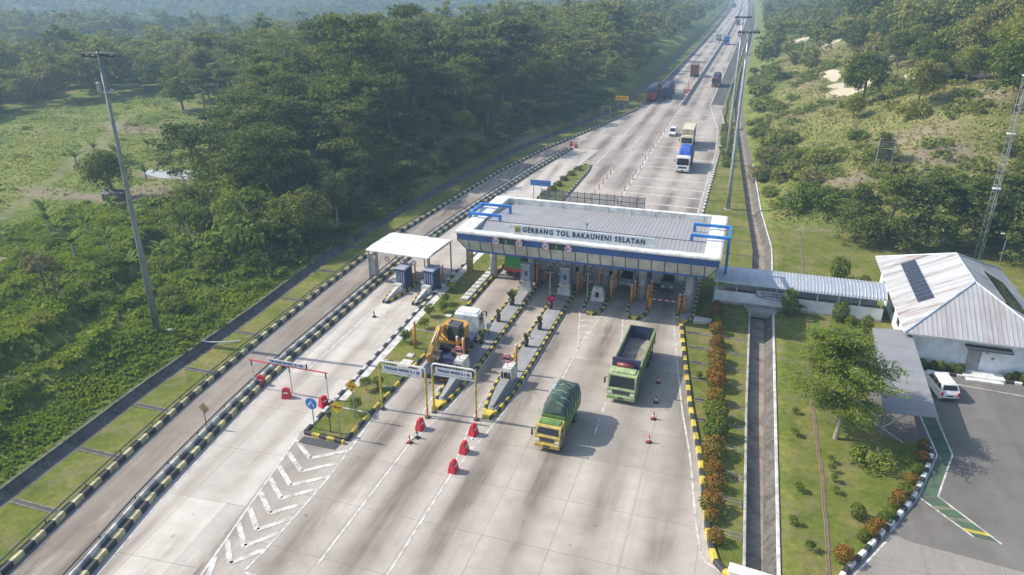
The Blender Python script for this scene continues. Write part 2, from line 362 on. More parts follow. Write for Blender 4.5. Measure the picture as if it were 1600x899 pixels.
def zfun(X, Y):
    X = np.asarray(X, float); Y = np.asarray(Y, float)
    dl = XD(Y)-X; dr = X-XR(Y); r = np.hypot(X, Y)
    big = 9*fbm(X/150, Y/150, 3)
    # west of the road: bank and field, then the wooded ridge, then the valley and far hills
    b = np.clip(dl, 0, None)
    zl = .12+2.9*fbm(X/8, Y/8, 9, 4)*S(b/6)*(1-.6*S((b-40)/20))+2.2*fbm(X/24, Y/24, 5)*S(b/8)+.9*S(b/6)
    xe = np.interp(Y, [20, 40, 48, 59, 68, 76, 84], [-58.5, -60.5, -62, -66.5, -71.5, -76, -80])+3*fbm(Y/5, Y/9, 15)   # terrace edge of the field
    zl = zl+2.1*S((xe-X)/1.8)*(1-S((xe-X-6)/26))*(1-S((Y-74)/10))+1.0*S((xe+5-X)/1.2)*(1-S((xe+5-X-.5)/4))*(1-S((Y-60)/8))
    yb = np.interp(-X, [50, 70, 83, 89, 100, 120, 132, 150, 168, 190, 260], [60, 76, 88, 106, 128, 146, 150, 165, 176, 130, 110])
    zl = zl+9.5*np.exp(-((b-40)/30)**2)*S((Y-86)/45)*S((Y-yb+2)/22)*(1-S((Y-430)/200))
    zl = zl+(5.5*np.exp(-((b-100)/45)**2))*S((Y-150)/60)*(1-S((Y-330)/150))
    zl = zl+big*S((r-160)/200)*S(b/50)
    zl = zl+(-13*S((r-300)/160)+12*np.exp(-((r-560-120*fbm(X/260, Y/260, 7))/95)**2)-9*S((r-640)/150)+34*S((r-760)/420)+44*fbm(X/260, Y/260, 8)*S((r-360)/240))*S(b/150)
    wp = 1-S((np.hypot((X+102)/11, (Y-109)/6)-.8)/.7); zl = zl*(1-wp)+.05*wp
    # east: level yard, then the cut hillside
    e = np.clip(dr-1.0, 0, None); dy = Y-112.0-2.5*fbm(X/14, Y/14, 21)
    t = np.minimum(e, np.maximum(dy, 0)); t = np.where(Y > 150, np.minimum(e, np.maximum(dy, 0)), t)
    slope = .43-.2*S((Y-230)/250)
    h = slope*t*(1+.55*fbm(X/24, Y/24, 31))
    h = 42*(1-np.exp(-h/42))
    zr = .1+h+1.3*fbm(X/7, Y/7, 41)*S(t/7)+2.6*fbm(X/20, Y/20, 43)*S(t/14)+big*.5*S((r-220)/200)*S(e/60)
    zr = zr-22*S((r-520)/500)*S(e/100)
    return np.where(dl > 0, zl, np.where(dr > 0, zr, .1))

def growth(a, s0, k, end):
    o = [0.0]; s = s0
    while o[-1] < end:
        o.append(o[-1]+s); s = min(s*k if o[-1] > a else s0, 60)
    return o
rows = np.array([-40+g for g in growth(290, 1.5, 1.06, 3000)])
lat = np.array(growth(95, 1.5, 1.06, 2600))
latr = np.array(growth(80, 1.5, 1.07, 1800))
gx = []; gz = []
for Y in rows:
    xd, xo, xt, xr, xk = (float(f(Y)) for f in (XD, XO, XT, XR, XK))
    left = xd-lat[::-1]; right = xr+latr
    zl = zfun(left, np.full_like(left, Y)); zr = zfun(right, np.full_like(right, Y))
    zl[-1] = .3; zr[0] = .16
    gx.append(np.concatenate([left, [xd+.55, xd+1.25, xd+1.6, xo-.02, xo+.05, xk-.05, xk+.02, xt, xt+.12, xr-.75], right]))
    gz.append(np.concatenate([zl, [-.28, -.34, .03, .1, -.09, -.09, .1, .12, -.68, -.74], zr]))
gx = np.array(gx); gz = np.array(gz)
nr, nc = gx.shape
gy = np.repeat(rows[:, None], nc, 1)
nl = len(lat)
def quad_mesh(name, verts, quads, mats, mi=None, smooth=False):
    me = bpy.data.meshes.new(name)
    verts = np.asarray(verts, np.float32); quads = np.asarray(quads, np.int32)
    me.vertices.add(len(verts)); me.vertices.foreach_set('co', verts.ravel())
    me.loops.add(quads.size); me.loops.foreach_set('vertex_index', quads.ravel())
    me.polygons.add(len(quads)); me.polygons.foreach_set('loop_start', np.arange(0, quads.size, 4, dtype=np.int32))
    me.update(calc_edges=True)
    for m in mats: me.materials.append(m)
    if mi is not None: me.polygons.foreach_set('material_index', np.asarray(mi, np.int32))
    me.polygons.foreach_set('use_smooth', np.full(len(quads), smooth))
    me.update()
    return me
def link(name, me, parent=None):
    o = bpy.data.objects.new(name, me); COL.objects.link(o)
    if parent is not None: o.parent = parent
    return o

# dirt tracks, bare patches and pale rock as real surface areas (world positions)
TRACKS = [[(-136, 122), (-120, 100), (-112, 88), (-106, 77)], [(-106, 60), (-96, 63), (-88, 62)], [(-150, 150), (-138, 128), (-128, 118)], [(-104, 90), (-97, 90.5), (-92, 91), (-86, 95), (-82, 97), (-88, 102), (-97, 103)],
          [(-148, 165), (-128, 150), (-112, 140), (-104, 130)], [(-300, 20), (-301, 20)], [(-300, 22), (-301, 22)], [(9, 110.8), (22, 112), (34, 111)]]
TW = [.45, .5, .5, 1.5, .45, .0, .0, .4]
def seg_dist(X, Y, pts):
    d = np.full(X.shape, 1e9)
    for (ax, ay), (bx, by) in zip(pts[:-1], pts[1:]):
        t = np.clip(((X-ax)*(bx-ax)+(Y-ay)*(by-ay))/((bx-ax)**2+(by-ay)**2), 0, 1)
        d = np.minimum(d, np.hypot(X-ax-t*(bx-ax), Y-ay-t*(by-ay)))
    return d
ROCKS = [(20.4, 228, 1.8, 10), (21.0, 211, 2.6, 6), (23.8, 200.5, 5.2, 3.4), (26.5, 206, 1.5, 2), (17, 375, 4, 14), (31, 322, 4, 8), (34, 241, 3, 7), (37, 204, 2.6, 7), (47, 189, 3, 2)]
BARE = [(-95, 94, 7, 5), (-103, 108, 7, 4), (-110, 89, 8, 3), (-118, 107, 6, 3), (-140, 138, 10, 4), (-88, 63, 4, 3), (28, 143, 6, 6), (40, 155, 5, 5), (15.5, 125, 3.5, 6), (10, 188, 2.5, 9), (22, 318, 6, 30), (30, 132, 6, 4), (-48, 155, 3.5, 8), (14, 230, 4, 18), (48, 222, 5, 10)]
dirt = np.zeros_like(gx); rock = np.zeros_like(gx)
for tr, w in zip(TRACKS, TW):
    dirt = np.maximum(dirt, (.66 if w < 1 else 1)*(1-S((seg_dist(gx, gy, tr)-w*(.55+1.2*np.abs(fbm(gx/5, gy/5, 66)))) /(.95 if w < 1 else 1.3))))
for x, y, a, b in BARE:
    dirt = np.maximum(dirt, .8*(1-S(np.hypot((gx-x)/a, (gy-y)/b)-.45+.8*fbm(gx/3, gy/3, 77))))
for x, y, a, b in ROCKS:
    rock = np.maximum(rock, 1-S((np.hypot((gx-x)/a, (gy-y)/b)-.8+1.9*fbm(gx/3.2, gy/5.5, 78, 5))*1.5))
dry = S((gx-XR(gy))/14-.2)*S((gy-112)/14)*.9
me = quad_mesh('ground', np.stack([gx, gy, gz], -1).reshape(-1, 3),
               [(j*nc+i, j*nc+i+1, (j+1)*nc+i+1, (j+1)*nc+i) for j in range(nr-1) for i in range(nc-1)], [], smooth=True)

def ground_material():
    m, nt, b = newmat('wild_ground'); L = nt.links
    g = N(nt, 'ShaderNodeNewGeometry'); P = g.outputs['Position']
    at = {}
    for k in ('dirt', 'rock', 'dry'):
        a = N(nt, 'ShaderNodeAttribute', attribute_name=k); at[k] = a.outputs['Fac']
    n1 = noise(nt, P, .12, 6, .65); n2 = noise(nt, P, .9, 6, .7); n3 = noise(nt, P, 5.0, 4, .7)
    grass = ramp(nt, n1, [(.3, (.1, .155, .03)), (.5, (.165, .21, .05)), (.72, (.26, .25, .1))])
    dryc = ramp(nt, n1, [(.28, (.11, .145, .045)), (.5, (.205, .205, .09)), (.7, (.31, .27, .16))])
    c = mixc(nt, grass, dryc, mth(nt, 'MULTIPLY', at['dry'], ramp_fac(nt, n2, .3, .6)))
    c = mixc(nt, c, ramp(nt, n2, [(.28, (.5, .52, .45)), (.66, (1.25, 1.2, 1.05))]), .85, 'MULTIPLY')
    soil = ramp(nt, n2, [(.3, (.2, .165, .12)), (.65, (.3, .25, .195))])
    c = mixc(nt, c, soil, mth(nt, 'MULTIPLY', at['dirt'], ramp_fac(nt, mth(nt, 'ADD', n2, mth(nt, 'MULTIPLY', at['dirt'], .25)), .42, .62)))
    rk = ramp(nt, n3, [(.3, (.36, .3, .22)), (.65, (.66, .6, .46))])
    c = mixc(nt, c, rk, ramp_fac(nt, mth(nt, 'ADD', at['rock'], mth(nt, 'MULTIPLY_ADD', n2, 1.5, -.75)), .36, .5))
    c = mixc(nt, c, ramp(nt, n3, [(.25, (.6, .6, .6)), (.75, (1.2, 1.2, 1.2))]), .6, 'MULTIPLY')
    L.new(c, b.inputs['Base Color']); b.inputs['Roughness'].default_value = .95
    b.inputs['Specular IOR Level'].default_value = .1
    bump(nt, b, n2, .8, .5)
    return m
def ramp_fac(nt, v, a, b_):
    mr = N(nt, 'ShaderNodeMapRange'); mr.inputs['From Min'].default_value = a; mr.inputs['From Max'].default_value = b_
    nt.links.new(v, mr.inputs['Value']); return mr.outputs['Result']
def lawn_material():
    m, nt, b = newmat('mown_lawn'); L = nt.links
    g = N(nt, 'ShaderNodeNewGeometry'); P = g.outputs['Position']
    at = N(nt, 'ShaderNodeAttribute', attribute_name='dirt')
    n1 = noise(nt, P, .22, 6, .65); n2 = noise(nt, P, 1.6, 6, .72); n3 = noise(nt, P, 12.0, 3, .7)
    c = ramp(nt, n1, [(.3, (.09, .13, .024)), (.48, (.145, .175, .036)), (.66, (.24, .215, .085))])
    c = mixc(nt, c, ramp(nt, n2, [(.28, (.55, .6, .5)), (.66, (1.2, 1.16, 1.0))]), .8, 'MULTIPLY')
    c = mixc(nt, c, ramp(nt, n3, [(.25, (.55, .55, .55)), (.75, (1.25, 1.25, 1.25))]), .7, 'MULTIPLY')
    w = mth(nt, 'MULTIPLY', ramp_fac(nt, noise(nt, P, .45, 6, .72), .52, .66), .75)
    c = mixc(nt, c, (.2, .165, .1), w)
    c = mixc(nt, c, ramp(nt, n2, [(.3, (.17, .14, .1)), (.65, (.27, .23, .17))]), mth(nt, 'MULTIPLY', at.outputs['Fac'], ramp_fac(nt, n2, .3, .45)))
    L.new(c, b.inputs['Base Color']); b.inputs['Roughness'].default_value = .95; b.inputs['Specular IOR Level'].default_value = .1
    bump(nt, b, mth(nt, 'ADD', n2, mth(nt, 'MULTIPLY', n3, .5)), .6, .15)
    return m
M['ground'] = ground_material(); M['lawn'] = lawn_material()
for mm in (M['ground'], M['stone'], M['lawn'], M['apron'], M['drainfloor'], M['kerbstone']): me.materials.append(mm)
for nme, arr in (('dirt', dirt), ('rock', rock), ('dry', dry)):
    a = me.attributes.new(nme, 'FLOAT', 'POINT'); a.data.foreach_set('value', arr.astype(np.float32).ravel())
mi = np.zeros((nr-1, nc-1), np.int32)
b0 = nl
mi[:, b0-1] = 1; mi[:, b0] = 1; mi[:, b0+1] = 1; mi[:, b0+2] = 2; mi[:, b0+3] = 5; mi[:, b0+4] = 3; mi[:, b0+5] = 5; mi[:, b0+6] = 2
mi[:, b0+7] = 1; mi[:, b0+8] = 4; mi[:, b0+9] = 1
ym = (rows[:-1]+rows[1:])/2
xm = (gx[:-1, :-1]+gx[1:, 1:])/2
lawn = (xm > XR(gy[:-1, :-1])) & (gy[:-1, :-1] < 109) & (xm < 60)
lawn[:, :b0+10] = False
mi[lawn] = 2
me.polygons.foreach_set('material_index', mi.ravel()); me.update()
# smooth only the natural terrain, keep ditch walls crisp
sm = np.ones((nr-1, nc-1), bool); sm[:, b0-1:b0+10] = False
me.polygons.foreach_set('use_smooth', sm.ravel())
tag(link('ground', me), kind='structure')

# ------------------------------------------------------------------ roads
def strip(name, ys, fl, fr, z, mat, kind='structure', n=1):
    vs = []; q = []
    for Y in ys:
        a = float(fl(Y)); b = float(fr(Y))
        for k in range(n+1): vs.append((a+(b-a)*k/n, Y, z))
    for j in range(len(ys)-1):
        for k in range(n):
            i = j*(n+1)+k; q.append((i, i+1, i+n+2, i+n+1))
    o = link(name, quad_mesh(name, vs, q, [mat]))
    return tag(o, kind=kind)
ysn = list(np.arange(-40, 230, 2.0))
ysf = [228, 260, 300, 340, 380, 420, 460, 500, 550, 600, 650, 700, 750, 800, 850, 900, 950, 1000, 1060, 1120, 1180, 1240, 1300, 1400, 1600]
off = lambda f, d: (lambda Y: f(Y)+d)
const = lambda v: (lambda Y: v+cx(Y))
strip('toll_plaza_road', ysn+ysf[1:], off(XO, .45), off(XK, .0), 0.0, M['lane'])
strip('exit_road', list(np.arange(-40, 156, 2.0)), off(XI, .9), lambda Y: np.interp(Y, [-40, 20, 43, 66, 85, 110, 150, 156], [-26, -29, -32.2, -33.1, -33.3, -32.6, -30.3, -30]), .005, M['exit'])
strip('ramp_road', list(np.arange(-40, 164, 2.0)), off(XO, .45), lambda Y: XI(min(Y, 154)), .009, M['ramp'])
strip('shoulder_road', [222, 230]+ysf[1:], const(-11.0), const(-7.5), .007, M['asphalt'])
strip('left_shoulder_road', [215, 230]+ysf[1:], const(-29.75), const(-27.8), .007, M['asphalt'])

paint_n = [0]
mk = MB()
def line(pts, w, z=.014):
    for (ax, ay), (bx, by) in zip(pts[:-1], pts[1:]):
        d = Vector((bx-ax, by-ay)); 
        if d.length < 1e-6: continue
        n = Vector((-d.y, d.x)).normalized()*w/2
        mk.face((ax+n.x, ay+n.y, z), (ax-n.x, ay-n.y, z), (bx-n.x, by-n.y, z), (bx+n.x, by+n.y, z))
def curve(f, y0, y1, st=3.0): return [(float(f(y)), y) for y in np.append(np.arange(y0, y1, st), y1)]
line([(-23.0, 30.6), (-23.0, 44.2)], .16); line([(-18.3, 18), (-18.3, 42)], .16)
line([(-23.05, 44.2), (-23.9, 49.5), (-24.15, 52.5), (-24.15, 74)], .13); line([(-22.95, 44.2), (-22.0, 50.5), (-21.75, 54), (-21.75, 76)], .13)
line([(-18.35, 42), (-19.3, 48.5), (-19.6, 52), (-19.6, 76)], .13); line([(-18.25, 42), (-17.3, 50), (-17.05, 53.5), (-17.05, 76)], .13)
for cxx in (-23.0, -18.3):
    for k, y in enumerate((44.9, 46.4)):
        w = .16+.5*(y-42)/7
        line([(cxx-w, y+1.1*w+.2), (cxx, y), (cxx+w, y+1.1*w+.2)], .25, .018)
line([(-13.8, 52.0), (-13.75, 64.5)], .15); line([(-9.05, 50.2), (-9.1, 55.5)], .15); line([(-13.8, 24), (-13.8, 24.1)], .15)
line([(-9.2, 60), (-9.75, 67.0)], .15)
for gxl, tip, gl, gr in ((-13.75, 64.5, -15.5, -13.0), (-9.75, 67, -10.6, -8.3)):
    line([(gxl, tip), (gl, 73), (gl-.1, 86)], .14); line([(gxl, tip), (gr, 72.8), (gr+.1, 86)], .14)
    for y in np.arange(tip+2.2, 73.2, 1.35):
        t = (y-tip)/(73-tip); a = gxl+(gl-gxl)*t; b = gxl+(gr-gxl)*t; c_ = (a+b)/2
        line([(a, y), (c_-.15*(b-a), y+.55*(b-a)*.5), (c_+.15*(b-a), y+.55*(b-a)*.5), (b, y)], .2, .018)
# big chevron gore before the planted island
CL = [(-32.5, 44), (-32.1, 42.1), (-31.2, 37.0), (-30.3, 31.9), (-29.7, 28.5), (-28.6, 22)]
CR = [(-27.75, 48), (-27.2, 42.4), (-26.95, 38), (-26.95, 34), (-27.0, 30.5), (-27.15, 28.6)]
line(CL, .17); line(CR, .17)
fL = lambda y: float(np.interp(y, [p[1] for p in CL][::-1], [p[0] for p in CL][::-1]))
fR = lambda y: float(np.interp(y, [p[1] for p in CR][::-1], [p[0] for p in CR][::-1]))
for i, (vx, vy) in enumerate([(-29.6, 40.2), (-29.35, 38.6), (-29.2, 36.9), (-29.0, 35.4), (-28.8, 33.8), (-28.65, 32.1), (-28.5, 30.5), (-28.4, 28.9)]):
    yl = vy+1.75; yr = vy+1.75
    line([(fL(yl)+.1, yl), (vx, vy)], .36, .018); line([(vx, vy), (fR(yr)-.1, yr)], .36, .018)
line([(fL(29.1)+.1, 29.1), (-28.9, 27.2)], .36, .018)
line(curve(off(XK, -.55), 40, 73, 2)+[(-5.45, 76)], .16); line(curve(off(XK, -.55), 36, 40, .5), .16)
line([(-27.15, 28.6), (-24.8, 28.3)], .22)
# exit road and ramp lines
line([(-37.45, 52.3), (-37.9, 66.5)], .16); line(curve(off(XI, 1.25), -20, 152, 4), .12, .018)
line(curve(off(XO, .85), -20, 150, 4), .12, .019); line(curve(off(XI, -.55), -20, 150, 4), .1, .019)
line([(-36.05, 66.2), (-37.1, 70.6)], .1, .018); line([(-36.05, 66.2), (-36.4, 70.6)], .1, .018)
line([(-31.95, 63), (-33.4, 69.5)], .1, .018)
# highway beyond the gate
line([(-28.0, 118), (-28.0, 141), (-27.7, 170), (-27.4, 205)], .2)
for y in np.arange(205, 700, 10): line([(float(-27.4+cx(y)), y), (float(-27.4+cx(y+10)), y+10)], .2)
line([(-19.15, 104), (-19.1, 150), (-19.0, 200), (-18.7, 216)], .34); line([(-6.0, 88), (-5.95, 160), (-7.2, 187), (-9.3, 203), (-11.2, 221)], .2)
for y in np.arange(221, 1000, 12): line([(float(-11.2+cx(y)), y), (float(-11.2+cx(y+12)), y+12)], .22)
for y in np.arange(222, 900, 14):
    for x in (-23.6, -14.8): line([(float(x+cx(y)), y), (float(x+cx(y+5)), y+5)], .16)
for y, xr in ((98, -6.1), (101, -6.1), (105, -6.1), (109, -6.1), (113, -6.1), (117.5, -6.1), (123, -6.1), (127.8, -6.1), (133.8, -6.1), (142.8, -6.1), (151.2, -6.1), (161.6, -6.3), (174.5, -6.6), (188, -7.5), (204.5, -9.4), (228, -11.5), (262, -11.5)):
    line([(-18.6, y+.25), (xr, y-.2)], .42, .016)
for k in range(5):
    y = 141.5+k*1.6; line([(-30.6+.25*k, y+.8), (-28.2, y)], .45, .018)
tag(mk.build('road_markings', M['mark']), kind='structure')

# ------------------------------------------------------------------ kerbs and barriers
def smooth_path(fn, y0, y1, step):
    pts = [(float(fn(y0)), y0)]; y = y0
    while y < y1:
        y += .02; x = float(fn(y))
        if math.hypot(x-pts[-1][0], y-pts[-1][1]) >= step: pts.append((x, y))
    return pts
def resample(pts, step):
    P = [Vector(p) for p in pts]; out = [P[0].copy()]; acc = 0.0
    for a, b in zip(P[:-1], P[1:]):
        L = (b-a).length; t = step-acc
        while t <= L:
            out.append(a+(b-a)*t/L); t += step
        acc = (acc+L) % step
    if (out[-1]-P[-1]).length > .1: out.append(P[-1])
    return [(p.x, p.y) for p in out]
def kerb_mesh(mb, pts, prof, alt=(0, 1), close=False, z=0.0):
    """prof: (offset to the right of travel, height); every path step is one painted length"""
    P = [Vector(p) for p in pts]; rings = []
    for i, p in enumerate(P):
        d = (P[min(i+1, len(P)-1)]-P[max(i-1, 0)]).normalized(); n = Vector((d.y, -d.x))
        rings.append([(p.x+n.x*o, p.y+n.y*o, z+h) for o, h in prof])
    k = len(prof)
    for i in range(len(P)-1):
        mb.m = alt[i % len(alt)]
        for j in range(k-1):
            mb.face(rings[i][j], rings[i+1][j], rings[i+1][j+1], rings[i][j+1])
    mb.m = alt[0]; mb.face(*rings[0]); mb.m = alt[(len(P)-2) % len(alt)]; mb.face(*rings[-1][::-1])
def kerbprof(w, h, c=.06): return [(-w/2, 0), (-w/2, h-c), (-w/2+c, h), (w/2-c, h), (w/2, h-c), (w/2, 0)]
def kerb(name, label, pts, step, w, h, mats, z=0.0, cat='kerb', group=None):
    mb = MB(); kerb_mesh(mb, resample(pts, step), kerbprof(w, h), (0, 1), z=z)
    return tag(mb.build(name, mats), label, cat, group)
BY = [M['black'], M['paleyellow']]; BYb = [M['black'], M['yellow']]; BW = [M['black'], M['white']]
# outer kerb of the ramp
o = kerb('ramp_kerb', 'black and yellow kerb along the grass verge on the outer side of the ramp', smooth_path(off(XO, .25), -20, 208, .5), .95, .5, .42, BY)
mb = MB(); p = smooth_path(off(XO, -.1), -20, 208, 4)
mb.tube([(x, y, .62) for x, y in p], .06, 6)
for x, y in p[::1]: mb.cyl(x, y, .1, .62, .045, 6)
tag(mb.build('pipe_rail', M['darkgrey']), 'low dark pipe rail behind the outermost kerb of the ramp', 'rail')
# divider between ramp and exit road: kerb + stepped parapet
mb = MB(); kerb_mesh(mb, resample(smooth_path(off(XI, .5), -20, 153.5, .5), .95), kerbprof(.55, .42), (0, 1))
dv = tag(mb.build('divider_kerb', BY), 'black and yellow kerb with a white topped parapet dividing the ramp from the exit road', 'kerb')
mb = MB(); kerb_mesh(mb, resample(smooth_path(off(XI, .08), -20, 152, .5), .95), kerbprof(.28, .72), (0, 1)); mb.build('parapet', [M['grey'], M['conc_white']], dv)
mb = MB(); p = smooth_path(off(XI, -.2), -20, 153, 4)
mb.tube([(x, y, .8) for x, y in p], .07, 6); mb.tube([(x, y, .5) for x, y in p], .05, 6)
for x, y in p: mb.cyl(x, y, 0, .82, .05, 6)
tag(mb.build('pipe_rail', M['darkgrey']), 'dark double pipe rail on the ramp side of the dividing parapet', 'rail')
# right hand kerb of the plaza and its continuation along the verge
mb = MB(); kerb_mesh(mb, resample([(3.6, 36.9), (2.4, 37.55), (1.75, 38.0)]+[(float(XK(y))+.2, y) for y in np.arange(38.8, 73.2, .4)], .95), kerbprof(.4, .34), (0, 1))
tag(mb.build('plaza_kerb', BYb), 'bright yellow and black kerb curving along the shrub bed on the right of the plaza', 'kerb')
mb = MB(); kerb_mesh(mb, resample([(float(XK(y))+.2, y) for y in np.arange(88, 221, .5)], 1.0), kerbprof(.35, .26), (0, 1))
tag(mb.build('verge_kerb', [M['darkgrey'], M['conc_white']]), 'grey and white kerb along the right verge beyond the toll canopy', 'kerb')
# stone coping and low edge beams of the ditches
for nme, f, y0, y1, wid, h, lab in (('ditch_coping', off(XD, .06), -30, 205, .26, .07, 'grey stone coping on the far lip of the left roadside ditch'),
                                  ('drain_edge', off(XT, -.05), 36.5, 78.5, .2, .12, 'grey concrete edge of the drain beside the shrub bed'),
                                  ('drain_edge', off(XR, .1), 36.5, 79.0, .24, .16, 'pale concrete edge of the drain on the lawn side'),
                                  ('drain_edge', off(XR, .1), 86.5, 150, .2, .14, 'pale concrete drain edge along the hill foot beyond the walkway')):
    mb = MB(); kerb_mesh(mb, resample(smooth_path(f, y0, y1, .5), 2.5), kerbprof(wid, h, .03), (0,), z=.1 if 'drain' in nme else .3)
    tag(mb.build(nme, [M['conc_white'] if 'pale' in lab else M['stone'] if 'coping' in nme else M['kerbstone']]), lab, 'drain edge' if 'drain' in nme else 'coping')
# little stone cross channels over the shrub bed
for i, (x0, y0, x1, y1) in enumerate([(-4.0, 71.4, 2.7, 71.2), (-3.2, 68.1, 2.75, 68.0), (-2.8, 64.9, 2.8, 64.6), (-2.3, 61.8, 2.8, 61.2), (-1.85, 58.1, 2.8, 58.0), (-1.35, 54.9, 2.8, 54.8), (-.8, 51.7, 2.85, 51.2), (-.35, 48.2, 2.9, 47.7), (.1, 45.1, 2.95, 44.6), (.55, 41.5, 3.05, 41.2)]):
    mb = MB(); xm_ = x0+.6*(x1-x0)
    for dy in (-.2, .2):
        mb.m = 0
        kerb_mesh(mb, [(x0+.15, y0+dy), (xm_, y0+dy*1.05), (xm_+.9, y0+dy-.12), (x1-.12, y1+dy-.1)], kerbprof(.13, .09, .03), (0,), z=.1)
    mb.m = 1; mb.face((x0+.15, y0-.14, .106), (xm_, y0-.14, .106), (xm_, y0+.14, .106), (x0+.15, y0+.14, .106)); mb.face((xm_, y0-.14, .106), (x1-.12, y1-.2, .106), (x1-.12, y1+.02, .106), (xm_, y0+.14, .106))
    tag(mb.build('cross_channel', [M['stone_lt'], M['black']]), 'narrow stone cross channel running from the plaza kerb through the shrub bed to the drain', 'channel', 'cross channels in the shrub bed')
for i, (x, y) in enumerate([(-47, 23.5), (-48, 29.2), (-48.2, 35.6), (-48.6, 42.2), (-48.8, 48.9), (-49.3, 57), (-49.9, 66), (-50.2, 75), (-50.2, 84)]):
    xo = float(XO(y)); xd = float(XD(y))+1.8
    mb = MB()
    for dy in (-.2, .2):
        mb.m = 0; mb.box(xd, xo-.15, y+dy-.05, y+dy+.05, .02, .13)
    mb.m = 1; mb.face((xd, y-.12, .107), (xo-.15, y-.12, .107), (xo-.15, y+.12, .107), (xd, y+.12, .107))
    tag(mb.build('verge_channel', [M['stone_lt'], M['black']]), 'short concrete cross channel in the grass verge between ramp kerb and ditch', 'channel', 'cross channels in the left verge')
for i, y in enumerate((92, 97, 103, 109, 115.5, 122.5, 130)):
    mb = MB(); x0 = float(XK(y))+.5; x1 = float(XT(y))
    for dy in (-.16, .16): mb.box(x0, x1-.1, y+dy-.05, y+dy+.05, .05, .14)
    tag(mb.build('verge_drain', [M['stone']]), 'faint stone cross channel in the right verge beyond the canopy', 'channel', 'cross channels in the right verge')
# white headwall across the drain, bottom of the shrub bed
hw = thing('headwall', 'white concrete headwall spanning the drain at the bottom end of the shrub bed', 'headwall', (3.9, 37.3, 0), R_(-7))
mb = MB(); mb.box(-1.6, 3.9, -.2, .2, -1.7, .75, .03); mb.build('wall', M['wallwhite'], hw)
mb = MB(); mb.box(-1.75, 4.05, -.42, .42, .752, .95, .04); mb.build('coping', M['white'], hw)
for pts_, lab in (([(8.7, 79), (8.4, 70), (8.35, 60), (8.5, 49), (8.3, 39.5)], 'thin brown earth gutter running down the right lawn beside the big feathery tree'), ([(9.0, 110), (8.95, 100), (8.8, 86)], 'thin brown earth gutter across the lawn behind the walkway')):
    mb = MB(); q_ = resample(pts_, .8); kerb_mesh(mb, [(x+.04*math.sin(y*.9)+.03*math.sin(y*2.7), y) for x, y in q_], [(-.15, 0), (-.1, .04), (.0, .02), (.1, .04), (.15, 0)], (0,), z=.1); tag(mb.build('lawn_gutter', [M['soil']]), lab, 'gutter')
# parking area and apron on the right
CK = [(8.6, 38.5), (9.3, 40.3), (10.6, 42.3), (12.0, 44.8), (13.3, 46.9), (14.4, 48.9), (15.3, 51.0), (16.2, 53.4), (16.9, 55.6), (16.7, 56.6)]
mb = MB(); mb.face(*[(x, y, .112) for x, y in [(12.25, 45.2)]+CK[4:]+[(13.2, 57.4), (13.2, 71.6), (17.0, 71.2), (60, 69), (60, 43.2), (20.1, 43.6), (13.6, 44.4)]])
tag(mb.build('parking_lot', M['parking']), kind='structure')
mb = MB(); mb.face(*[(x, y, .108) for x, y in [(8.4, 38), (9.3, 40.3), (10.6, 42.3), (12.2, 45.1), (13.7, 44.5), (20.1, 43.7), (60, 43.2), (60, -20), (9, -20)]])
tag(mb.build('concrete_apron', M['apron']), kind='structure')
kerb('garden_kerb', 'black and white kerb curving round the garden beside the parking lot', CK, .72, .36, .3, BW, z=.1)
mk = MB()
line([(9.5, 39.6), (10.9, 41.9), (12.4, 44.4)], .13, .118)
line([(12.5, 45.0), (14.6, 48.9), (15.0, 49.6), (17.3, 55.6), (17.0, 62)], .13, .118); line([(19.4, 46.0), (16.35, 50.1), (18.45, 56), (18.3, 62)], .13, .118)
line([(15.0, 49.6), (17.8, 46.2)], .13, .118); line([(17.2, 68.6), (24, 67.9), (34, 67.0)], .12, .118); line([(10.9, 62), (15.0, 56.6)], .13, .118)
tag(mk.build('parking_lines', M['mark']), kind='structure')
M['greenpaint'] = paint('worn_green_paint', (.07, .13, .075), .8, scale=1.2, dirt=.5)
mb = MB(); mb.face((15.0, 49.7, .115), (16.35, 50.1, .115), (18.4, 56, .115), (18.25, 62, .115), (17.05, 62, .115), (17.3, 55.6, .115))
mb.face((15.05, 49.5, .115), (17.8, 46.25, .115), (19.3, 46.05, .115), (16.35, 50.0, .115))
mb.m = 1
for t in (.22, .5, .78):
    a = Vector((15.05, 49.5)).lerp(Vector((17.8, 46.25)), t); b_ = Vector((16.35, 50.0)).lerp(Vector((19.3, 46.05)), t); d = Vector((.25, -.32))
    if t == .78: mb.m = 2
    mb.face((a.x, a.y, .119), (a.x+d.x, a.y+d.y, .119), (b_.x+d.x, b_.y+d.y, .119), (b_.x, b_.y, .119))
M['paleolive'] = paint('worn_olive_paint', (.2, .2, .13), .8, scale=1.2, dirt=.4)
tag(mb.build('painted_footpath', [M['greenpaint'], M['paleolive'], M['yellow']]), kind='structure')

